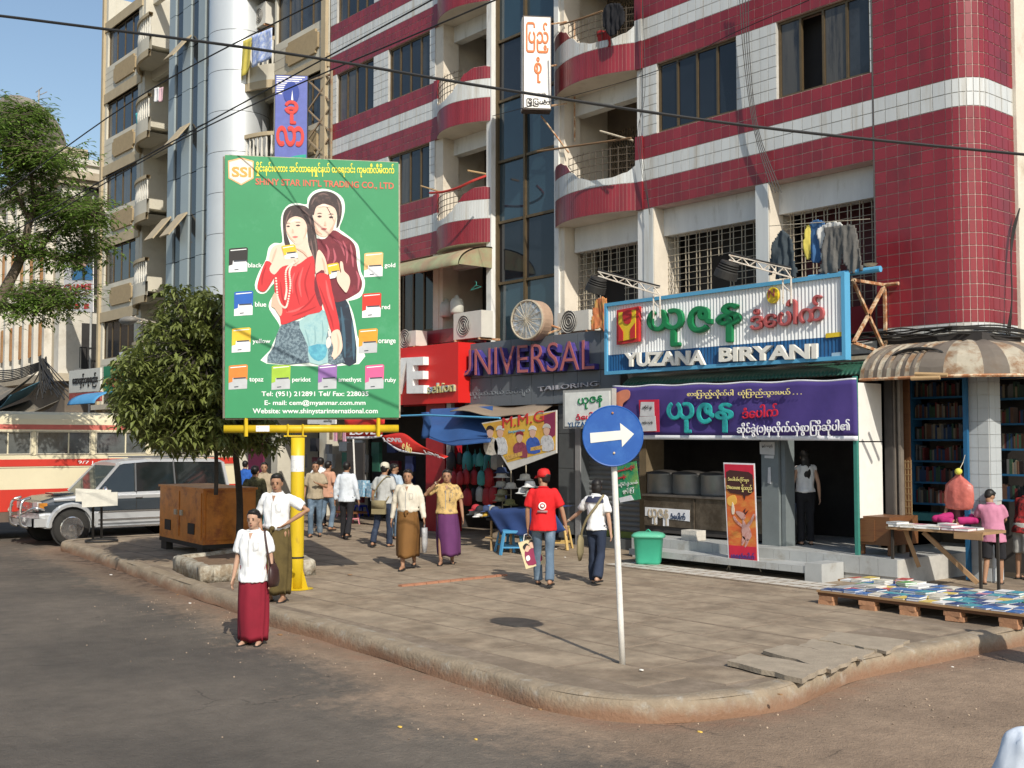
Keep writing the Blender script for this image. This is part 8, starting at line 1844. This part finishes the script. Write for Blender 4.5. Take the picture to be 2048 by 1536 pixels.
    for s in (1,-1):
        a, e, q = A[s]; a1 = a + Vector((-.016*s,0,-.004))
        if sleeve == 'short': m_ = a.lerp(e,.78); seg(sh_, [a1, a.lerp(e,.35)], [.067,.064]); sh_.tube([a1, a.lerp(e,.4), m_], [.064,.066,.070], 12)
        elif sleeve == 'long': seg(sh_, [a1, a.lerp(e,.5), e, e.lerp(q,.5)], [.067,.060,.054,.049]); sh_.tube([e.lerp(q,.4), q], [.048,.04], 12)
        elif sleeve == 'none': seg(sh_, [a1, a.lerp(e,.1)], [.056,.05])
    so_ = remesh(sh_, 'shirt', topm, VX*.016, t, amp=amp, sm=1)
    if sleeve != 'none' and hair != 'long':   # collar
        mb = MB(); mb.rings([[V(0,-.01,0)*0 + Vector((neck.x, neck.y, 1.405+dz_)) + Vector((r*1.0*math.cos(a*math.pi/9), r*.95*math.sin(a*math.pi/9), -.012*math.sin(a*math.pi/9))) for a in range(18)] for r, dz_ in ((.078,-.01),(.068,.03),(.084,.012))], cap=False); mb.build('collar', topm, t, True)
    if front:   # open collar wings, placket, buttons, breast pocket
        dk_ = mat('shirt_seam', tuple(q*.55 for q in front), .85); yb = V(0,.0,1.2).y
        for s in (1,-1):
            P = [V(.012*s,.086,1.375), V(.062*s,.052,1.425), V(.085*s,.05,1.385), V(.045*s,.102,1.335)]; q2 = MB(); q2.prism(P, (0,.008,0)); q2.build('collar_wing', topm, t)
        q2 = MB(); q2.prism([V(-.026,.092,1.385), V(.026,.092,1.385), V(0,.12,1.31)], (0,.006,0)); q2.build('open_neck', skin, t)
        q2 = MB(); q2.tube([V(.014,.128,1.30), V(.016,.143,1.18), V(.016,.142,1.05), V(.016,.135,max(.97,hz+.04))], .0045, 4); q2.build('placket_seam', dk_, t)
        q2 = MB(); q2.tube([V(-.045,.135,1.27), V(-.105,.118,1.265), V(-.105,.125,1.18), V(-.05,.142,1.175)], .003, 4, close=True); q2.build('breast_pocket', dk_, t)
    # lower garment
    if bot == 'longyi':
        cx = (Lg[1][2].x+Lg[-1][2].x)/2; cy = (Lg[1][2].y+Lg[-1][2].y)/2; ys = abs(Lg[1][2].y-Lg[-1][2].y)/2; zh = lh
        rs = []; n = 36
        for i in range(15):
            f_ = i/14; z = .99 - (.99-zh)*f_; cxx = sway*f_; cyy = cy*f_**1.5; rx = (.160+.010*f_+.02*math.sin(f_*3.1))*W; ry = .110 + .03*math.sin(f_*3.1)+ (ys*.9)*f_**1.3
            rs.append([Vector((cxx + (rx + .027*f_*math.cos(5*a*2*math.pi/n+1.3) + .010*math.cos(11*a*2*math.pi/n+f_*2))*math.cos(a*2*math.pi/n) + lx*max(0,z-.9), cyy + (ry + .024*f_*math.cos(4*a*2*math.pi/n) + .006*math.sin(9*a*2*math.pi/n+f_*3))*math.sin(a*2*math.pi/n), z + .012*math.sin(a*1.1)*f_)) for a in range(n)])
        rs.append([v*1 + Vector((0,0,.03)) - Vector(((v.x-cxx)*.12, (v.y-cyy)*.12, 0)) for v in rs[-1]])
        mb = MB(); mb.rings(rs); mb.build('longyi', botm, t, True)
        if tuck is not None: mb = MB(); mb.ell(V(.0,.15,.96), (.04,.03,.035), 10, 6); mb.ell(V(.01,.16,.93), (.02,.02,.05), 8, 6); mb.build('longyi_knot', botm, t, True)
    else:
        mb = MB(); mb.loft([(Vector((0,0,.78)),.14*W,.10),(Vector((0,0,.88)),.168*W,.125),(Vector((0,0,.98)),.158*W,.115)], 16)
        for s in (1,-1):
            h_, k, a = Lg[s]; k2 = k if bot != 'shorts' else h_.lerp(k, 1.0)
            if bot == 'shorts': seg(mb, [h_, h_.lerp(k,.5)], [.096,.09]); mb.tube([h_, h_.lerp(k,.5), k.lerp(a,.06)], [.096,.092,.095], 12)
            else: fl = 1.25 if bot == 'flared' else 1.0; seg(mb, [h_, h_.lerp(k,.5), k, k.lerp(a,.5)], [.094,.08,.066*(1 if fl == 1 else 1.05),.063*fl]); mb.tube([k.lerp(a,.4), a-Vector((0,0,.015))], [.064*fl,.068*fl], 12)
        remesh(mb, 'trousers' if bot != 'shorts' else 'shorts', botm, VX*.017, t, amp=.009, sm=1)
    for s in (1,-1):
        a = Lg[s][2]; mb = MB(); fd = Vector((.12*s,1,0)).normalized(); z0_ = a.z-.085
        P = bez([Vector((a.x,a.y,max(z0_,.0))) + fd*y + Vector((fd.y,-fd.x,0))*x for x, y in ((-.03,-.07),(.03,-.07),(.036,.02),(.045,.11),(.03,.17),(-.02,.175),(-.04,.11),(-.03,.02))], 2)
        mb.prism(P, (0,0,.018 if shoe == 'flip' else .05)); mb.build('sandal' if shoe == 'flip' else 'shoe', black, t)
    t.location = (g.x, g.y, g.z); t.rotation_euler = (0,0,rz); t.scale = (S,S,S); t['A'] = 0
    try: del t['A']
    except Exception: pass
    M = Matrix.Translation(g) @ Matrix.Rotation(rz, 4, 'Z') @ Matrix.Scale(S, 4)
    return t, M, A, Lg
def lp(t, name, mb, m, smooth=True): o = link(name, mb.mesh(name, m, smooth)); o.parent = t; return o
cw = lambda n, c, **k: mat('cloth_'+n, c, .85, **k)
white = cw('bright_white', (.74,.75,.75)); cream = cw('cream', (.60,.56,.47)); greyt = cw('greytee', (.42,.43,.42)); redt = cw('scarlet_tee', (.60,.012,.015)); beige = cw('beige', (.35,.29,.20)); salm = cw('salmon', (.50,.27,.18)); flor = mat('cloth_floral', (.55,.38,.15), .85, c2=(.06,.05,.06), c2s=11, c2t=.56, bump=.001); camo = mat('cloth_camo', (.14,.13,.06), .9, c2=(.05,.045,.025), c2s=9, c2t=.5)
jean = cw('jeans', (.10,.15,.21), c2=(.18,.24,.30), c2s=3, c2t=.55); djean = cw('dark_jeans', (.018,.028,.055), c2=(.04,.06,.1), c2s=3, c2t=.6); blk = cw('black', (.015,.015,.018)); lyb = cw('longyi_brown', (.16,.075,.018)); lyo = cw('longyi_olive', (.10,.072,.022), c2=(.07,.05,.015), c2s=5); lym = cw('longyi_maroon', (.22,.010,.025)); lyp = cw('longyi_purple', (.10,.025,.10)); lyt = cw('longyi_teal', (.06,.22,.26), c2=(.03,.1,.14), c2s=12); pinkt = cw('pink_tee', (.50,.20,.30)); mag = cw('magenta', (.40,.02,.14))
def bagstrap(t, pts, m, r=.012): mb = MB(); mb.tube(spl([Vector(p) for p in pts], 5), r, 6); lp(t, 'bag_strap', mb, m)
# 1 woman, white shirt, maroon longyi
t, M, A, L = person(505, 1289, -8, 1.55, 'woman in a white blouse and maroon longyi standing on the road with a shoulder bag', None, None, topm=white, botm=lym, skin=SK2, hair='bun', foot_z=0, hem=.78, w=1.02, head=(2,0), tuck=None, lh=.05, front=(.74,.75,.75), arms={1: ((.05,-.01,-.28),(.03,.05,-.25)), -1: ((.05,-.01,-.28),(.02,.05,-.24))})
leath = mat('bag_brown_leather', (.045,.02,.018), .4)
tb2, _, _, _ = (t, M, A, L)
def held(name, label, cat, mb, m, M, smooth=True): 
    o = mb.build(name, m, None, smooth); o.matrix_world = M; return tag(o, label, cat)
mb = MB(); mb.loft([(Vector((-.25,-.03,.72)),.05,.12),(Vector((-.255,-.03,.78)),.06,.15),(Vector((-.25,-.03,.92)),.05,.13),(Vector((-.24,-.03,1.0)),.02,.09)], 14); mb.tube(spl([Vector((-.245,.07,.98)), Vector((-.2,.075,1.2)), Vector((-.15,.02,1.42)), Vector((-.19,-.08,1.2)), Vector((-.24,-.1,.98))],5), .013, 6); held('shoulder_bag', 'dark brown shoulder bag carried by the woman in the maroon longyi', 'bag', mb, leath, M)
mb = MB(); q = A[-1][2]; mb.tube([q+Vector((.028*math.cos(a*.785), .028*math.sin(a*.785), .02)) for a in range(8)], .006, 5, close=True); lp(t, 'bracelet', mb, steel)
# 2 man behind, hand on hip
t, M, A, L = person(552, 1203, -12, 1.72, 'man in a white shirt and olive longyi standing hand on hip beside the yellow pole', None, None, topm=white, botm=lyo, hair='short', hem=.94, tuck=True, amp=.02, front=(.73,.75,.75), w=1.05, head=(6,12), arms={-1: ((.24,-.03,-.16),(-.22,.12,-.16)), 1: ((.12,-.06,-.25),(-.1,.14,-.16))})
# 3 camouflage person, seen from behind
person(508, 1096, 165, 1.66, 'person in camouflage jacket seen from behind beside the generator', None, None, topm=camo, botm=camo, sleeve='long', bot='trousers', hair='short', hem=.78, amp=.014, w=1.15, shoe='shoe')
# 4 beige shirt, teal longyi
person(527, 1066, 10, 1.66, 'person in beige shirt and teal patterned longyi behind the camouflage jacket', None, None, topm=beige, botm=lyt, hair='short', w=1.1)
# 5 people by the car
person(453, 1058, 150, 1.68, 'person in a white and navy jacket walking behind the silver car', None, None, topm=white, botm=jean, sleeve='long', bot='trousers', hair='short', foot_z=0, loc=gz(453, 1040, .18))
person(489, 1040, 175, 1.62, 'person in a blue shirt farther off behind the tree trunk', None, None, topm=cw('blue_shirt', (.02,.1,.4)), botm=blk, bot='trousers', hair='short')
# 6 beige tee man
person(630, 1074, 5, 1.70, 'man in a beige t-shirt and faded jeans walking with one hand on his chest', None, None, topm=beige, botm=jean, bot='trousers', hair='wild', hem=.84, arms={-1: ((.08,.06,-.25),(-.17,.16,.08)), 1: ((.07,-.02,-.27),(.02,.05,-.25))}, legs={1:((0,.12,-.41),(0,-.08,-.40)), -1:((0,.0,-.43),(0,-.14,-.37))})
# 7 salmon shirt from behind
person(655, 1062, 150, 1.68, 'person in a salmon pink shirt and jeans seen from behind left of the white shirt', None, None, topm=salm, botm=jean, bot='trousers', hair='short', legs={1:((0,.1,-.42),(0,-.1,-.38)), -1:((0,-.04,-.43),(0,-.2,-.34))})
person(640, 1052, 180, 1.74, 'person in a white shirt almost hidden behind the man in beige', None, None, topm=white, botm=blk, bot='trousers', hair='short')
# 8 white shirt black trousers, walking away
person(692, 1078, 172, 1.70, 'man in a long-sleeved white shirt and black trousers walking away', None, None, topm=cw('pale_blue_white', (.60,.65,.70)), botm=blk, bot='trousers', sleeve='long', hair='short', hem=.80, shoe='shoe', amp=.015, legs={1:((0,-.02,-.43),(0,-.2,-.34)), -1:((0,.1,-.42),(0,.0,-.40))})
# 9 cap man with bag
t, M, A, L = person(768, 1094, 165, 1.70, 'man in a grey t-shirt and cream cap seen from behind with a canvas bag', None, None, topm=greyt, botm=djean, bot='trousers', hair='short', hat=mat('cap_cream', (.55,.52,.42), .8), hem=.86, legs={1:((0,.06,-.43),(0,.0,-.40)), -1:((.06,-.02,-.43),(.02,-.16,-.36))}, head=(8,0))
canv = mat('canvas_olive', (.24,.20,.11), .9, var=.15)
mb = MB(); mb.bx((-.05,-.17,.80), (.29,.07,.27)); o = mb.build('bag', canv); o.matrix_world = M; tag(o, 'olive canvas shoulder bag hanging on the back of the man in the cream cap', 'bag'); mb = MB(); mb.bx((-.05,-.21,.86), (.28,.012,.16)); lp(o, 'flap', mb, canv); mb = MB(); mb.tube(spl([Vector((-.19,-.16,.92)), Vector((-.1,-.15,1.2)), Vector((.12,-.1,1.42)), Vector((.16,.08,1.2)), Vector((.1,-.14,.93))],5), .012, 5); lp(o, 'strap', mb, canv)
# 10 man half hidden behind him
person(787, 1078, 150, 1.66, 'man glancing down half hidden behind the cream-capped man', None, None, topm=cw('pale_blue', (.4,.5,.6)), botm=jean, bot='trousers', hair='short', head=(14,-60))
# 11 cream shirt brown longyi
t, M, A, L = person(815, 1138, -4, 1.68, 'man in a cream long-sleeved shirt and brown longyi carrying a white plastic bag', None, None, topm=cream, botm=lyb, sleeve='long', hair='short', hem=.95, tuck=True, amp=.016, w=1.02, lh=.21, front=(.6,.56,.47), legs={1:((-.03,.16,-.41),(-.02,.08,-.40)), -1:((-.01,-.04,-.43),(-.01,-.22,-.35))}, arms={-1: ((.08,.0,-.27),(.04,.08,-.23)), 1: ((.08,-.05,-.27),(.03,.03,-.25))})
def hang(name, label, A_, s, w_, h, m, M, tilt=0, d=.05, smooth=True, tall=.1):
    q = A_[s][2]; e = A_[s][1]; hd = (q-e).normalized(); c = q + hd*.1; mb = MB()
    rs = []
    for k, (f_, ww) in enumerate(((1,.35),(.97,.7),(.6,1),(.25,1),(.0,.95))):
        z = -tall - h*f_; rs.append([c + Vector((d*ww*math.sin(a*math.pi/8)*1.0, w_/2*ww*math.cos(a*math.pi/8), z)) for a in range(16)])
    mb.rings(rs)
    for y in (-w_*.2, w_*.2): mb.tube([c+Vector((0,y,-tall)), c+Vector((0,y*.4,-.02)), c+Vector((0,0,.0))], .007, 4)
    o = mb.build(name, m, None, smooth); o.matrix_world = M; return tag(o, label, 'bag')
hang('plastic_bag', 'long white plastic bag hanging from the hand of the man in brown', A, -1, .2, .42, mat('plastic_white', (.5,.5,.5), .4, trans=.2, c2=(.35,.36,.38), c2s=7), M, tall=.06)
# 12 floral shirt purple longyi
t, M, A, L = person(893, 1128, 2, 1.66, 'person in a yellow floral shirt and purple longyi shading the eyes with a hand', None, None, topm=flor, botm=lyp, hair='short', hem=.88, amp=.014, w=1.08, head=(0,0), tuck=None, lh=.16, front=(.5,.35,.14), sway=-.05, legs={1:((0,.1,-.42),(0,.1,-.40)), -1:((0,.0,-.43),(0,-.08,-.40))}, arms={1: ((.20,.09,-.13),(-.21,.12,.22)), -1: ((.08,.0,-.27),(.03,.05,-.25))})
mb = MB(); q = A[1][2]; hd = (A[1][2]-A[1][1]).normalized(); u_ = hd.cross(Vector((0,1,0))).normalized(); v_ = hd.cross(u_); mb.tube([q-hd*.02+(u_*math.cos(a*.785)+v_*math.sin(a*.785))*.03 for a in range(8)], .007, 5, close=True); lp(t, 'wristwatch', mb, steel)
# 13 red t-shirt
t, M, A, L = person(1087, 1172, 172, 1.72, 'man in a scarlet t-shirt and red cap seen from behind carrying a printed bag', None, None, topm=redt, botm=jean, bot='trousers', hair='short', hat=mat('cap_red', (.55,.015,.015), .7), hem=.80, w=1.08, head=(4,52), amp=.009, legs={1:((0,-.05,-.43),(.02,-.19,-.35)), -1:((0,.12,-.41),(0,.05,-.41))}, arms={1: ((.10,.0,-.26),(.05,.02,-.22)), -1: ((.06,.02,-.27),(.0,.06,-.25))})
mb = MB(); mb.rings([[Vector((.0+.055*r*math.cos(a*math.pi/10), -.131-.0, 1.16+.055*r*math.sin(a*math.pi/10))) for a in range(20)] for r in (1,.7)], cap=False); o = lp(t, 'printed_ring', mb, wl2)
mb = MB(); mb.bx((.0,-.137,1.08), (.15,.004,.03)); lp(t, 'printed_bar', mb, mat('print_greybar', (.35,.2,.2), .7)); mb = MB(); mb.bx((.0,-.139,1.16), (.045,.004,.04)); lp(t, 'printed_mark', mb, wl2)
pbg = thing('paper_bag', 'cream paper bag printed with a couple, held by the man in red', 'bag', (0,0,0))
q = M @ (A[-1][2] + Vector((0,.0,-.1))); c0 = q; rr_ = (RT*.97 - UPV*.1).normalized(); rr_.z = -.0; ua = (RT + Vector((0,0,.30))).normalized(); ub = Vector((0,0,1)) - RT*.2; ub = (ub - ua*ub.dot(ua)).normalized(); un = ua.cross(ub).normalized()
def PB(x, y, l=0): return c0 + Vector((0,0,-.08)) + ua*x + ub*y + un*l
mb = MB(); mb.prism([PB(-.15,0), PB(.15,0), PB(.15,-.4), PB(-.15,-.4)], -un*.08); mb.build('bag_body', mat('bag_cream', (.66,.55,.33), .6), pbg)
def PBs(pts, m, l): P = bez([PB(x,y,l) for x,y in pts], 3); mb = MB(); mb.prism(P, un*.002); mb.build('printed_shape', m, pbg)
PBs([(-.1,-.16),(-.02,-.14),(.05,-.12),(.1,-.17),(.12,-.34),(-.1,-.36)], MATS['print_plum'], .002); PBs([(-.09,-.09),(-.04,-.06),(-.01,-.1),(-.04,-.16),(-.08,-.15)], skin2, .006); PBs([(.0,-.06),(.04,-.03),(.08,-.07),(.05,-.13),(.01,-.12)], skin2, .006); PBs([(-.1,-.07),(-.04,-.035),(.0,-.09),(-.04,-.07),(-.085,-.12)], black, .009); PBs([(-.01,-.05),(.04,-.01),(.1,-.06),(.1,-.16),(.07,-.06),(.02,-.04)], black, .009); PBs([(-.1,-.23),(-.05,-.22),(-.05,-.28),(-.1,-.29)], wl2, .009)
mb = MB(); mb.tube([PB(-.07,0,-.0), PB(-.03,.09), PB(.03,.09), PB(.07,0)], .006, 5); mb.build('handle', wl2, pbg)
# 14 woman white/navy
t, M, A, L = person(1193, 1168, 158, 1.58, 'woman in white and navy top and dark jeans hand in hand with the red-capped man', None, None, topm=white, botm=djean, bot='flared', hair='bob', skin=SK2, hem=.86, w=.92, head=(4,20), legs={-1:((0,.08,-.42),(0,.04,-.41)), 1:((0,-.02,-.43),(0,-.2,-.33))}, arms={-1: ((.16,.10,-.22),(.20,.06,-.14)), 1: ((.07,-.04,-.27),(.03,.02,-.25))})
mb = MB(); mb.loft([(Vector((0,-.006,1.30)),.185,.132),(Vector((0,-.01,1.35)),.170,.118),(Vector((0,-.01,1.40)),.135,.095)], 18, cap=False); lp(t, 'navy_yoke', mb, mat('cloth_navy2', (.03,.035,.07), .85))
mb = MB(); mb.rings([[Vector((-.06+.11*math.cos(a*math.pi/7)*f_-.14*(1-f_), .0+.17*math.sin(a*math.pi/7), z)) for a in range(14)] for f_, z in ((1.0,1.0),(1.0,1.0))], cap=False)
mb = MB(); mb.tube(spl([Vector((.14,-.05,1.42)), Vector((.05,-.155,1.25)), Vector((-.1,-.165,1.05)), Vector((-.2,-.12,.85)), Vector((-.24,-.05,.72))],5), .02, 6); mb.loft([(Vector((-.27,-.02,.36)),.015,.06),(Vector((-.26,-.03,.5)),.045,.13),(Vector((-.25,-.05,.68)),.045,.12),(Vector((-.24,-.07,.78)),.02,.06)], 12); held('sling_bag', 'long olive sling bag worn by the woman in dark jeans', 'bag', mb, canv, M)
mb = MB(); q = A[-1][2]; mb.ell(q, (.034,.034,.02), 10, 6); lp(t, 'wristwatch', mb, steel)
# 15 restaurant interior woman
person(1612, 1090, 178, 1.62, 'woman in a white top with long black hair standing inside the dark restaurant', None, None, topm=white, botm=blk, bot='trousers', sleeve='none', hair='long', skin=SK2, hem=.92, foot_z=.56, loc=Vector((fy(1612,1080,16.0).x, 16.0, .56)), w=.95)
# 16 boy in pink leaning, and another behind
person(1990, 1168, 160, 1.42, 'boy in a pink t-shirt and black shorts leaning over the bookstall', None, None, topm=pinkt, botm=blk, bot='shorts', hair='short', lean=(-.08,.12), head=(30,-50), hem=.74, w=1.15, amp=.012, legs={1:((0,.05,-.43),(0,-.02,-.40)), -1:((.02,-.04,-.43),(.05,-.08,-.39))}, arms={1: ((.05,.12,-.22),(-.02,.2,-.06)), -1: ((.05,.12,-.22),(-.02,.18,-.08))}, shoe='flip')
person(2046, 1158, 120, 1.5, 'person in a red check shirt and pale shorts right of the boy', None, None, topm=cw('red_check', (.32,.02,.02), c2=(.03,.01,.01), c2s=14, c2t=.5), botm=cw('pale_shorts', (.34,.34,.32)), bot='shorts', hair='short', lean=(.0,.3), head=(20,0), arms={1: ((.05,.12,-.22),(-.02,.2,-.06)), -1: ((.05,.14,-.2),(.0,.2,-.04))})
# 17 seated stallholder
person(1905, 1080, -40, 1.55, 'stallholder in magenta seated in the shade behind the book table', None, None, topm=cw('dark_red', (.05,.01,.015)), botm=mag, bot='trousers', hair='short', loc=Vector((fy(1905,1040,16.2).x, 16.45, .32)), legs={1:((.24,.26,-.04),(-.3,.04,-.03)), -1:((.24,.26,-.04),(-.26,.10,.0))}, foot_z=0)
# 18 people at the right edge, only partly in view, whose shadows fall on the pavement
person(2096, 1310, 200, 1.66, 'person in a maroon top at the right edge beside the book platform', None, None, topm=cw('maroon', (.16,.012,.03)), botm=lym, hair='short', loc=Vector((-4.75, 11.5, 0)), sleeve='long', w=1.1, foot_z=0)
LOCB = dz(2185, 1400, 3.5); LOCB.z = 0
person(2100, 1600, 150, 1.70, 'person in a pale blue-white shirt cut by the bottom right corner', None, None, topm=cw('sky_white', (.62,.68,.76)), botm=djean, bot='trousers', hair='short', loc=LOCB, sleeve='long', w=1.25, foot_z=0)
# passenger in the bus
p_ = fx(52, 888, BXX+.0); mb = MB(); mb.ell((BXX-.35, p_.y, 2.3), (.1,.1,.13), 12, 8); mb.ell((BXX-.35, p_.y, 1.95), (.14,.22,.22), 12, 8)
# ================================================================ OVERHEAD WIRES
wm_ = mat('wire_black', (.02,.02,.02), .6)
def wire(pts, r, label, cat='cable'): mb = MB(); mb.tube(spl(pts, 8), r, 6); return tag(mb.build('overhead_wire', wm_), label, cat)
wire([dz(-60, 25, 13), dz(75, 41, 13), dz(560, 105, 12.6), dz(1000, 178, 12.4), dz(1500, 252, 12.4), dz(2048, 309, 12.6), dz(2200, 320, 12.8)], .017, 'thick black overhead cable crossing the whole street view')
for i, (a, b, c) in enumerate((((-20,405),(300,180),(760,-60)), ((-20,490),(260,330),(900,-20)), ((60,455),(420,250),(1060,-30)))):
    wire([dz(*a, 19), dz(*b, 17), dz(*c, 13)], .010, f'{["upper","middle","lower"][i]} one of the thin wires rising from the left tree rightwards', 'wire')
wire([fy(985,232,15.0), fy(1290,150,14.8), fy(1480,60,14.7), fy(1760,-60,14.6)], .007, 'thin pale wire sloping up past the vertical white sign', 'wire')
mb = MB()
for k in range(4): a = fy(1478+k*6, -20, 16.3); mb.tube(spl([a, fy(1488+k*4, 120, 16.35), fy(1508+k*3, 260, 16.35), fy(1545+k*6, 385, 16.4)], 6), .009, 4)
for k in range(3): mb.tube(spl([fy(1285, -10, 16.35), fy(1290-k*5, 180, 16.35), fy(1275+k*4, 280, 16.3), fy(1300, 430, 16.4)], 6), .007, 4)
tag(mb.build('wall_cables', wm_), 'loose thin cables hanging down the face of the red tiled building', 'cable')
bpy.data.scenes.remove(TS)
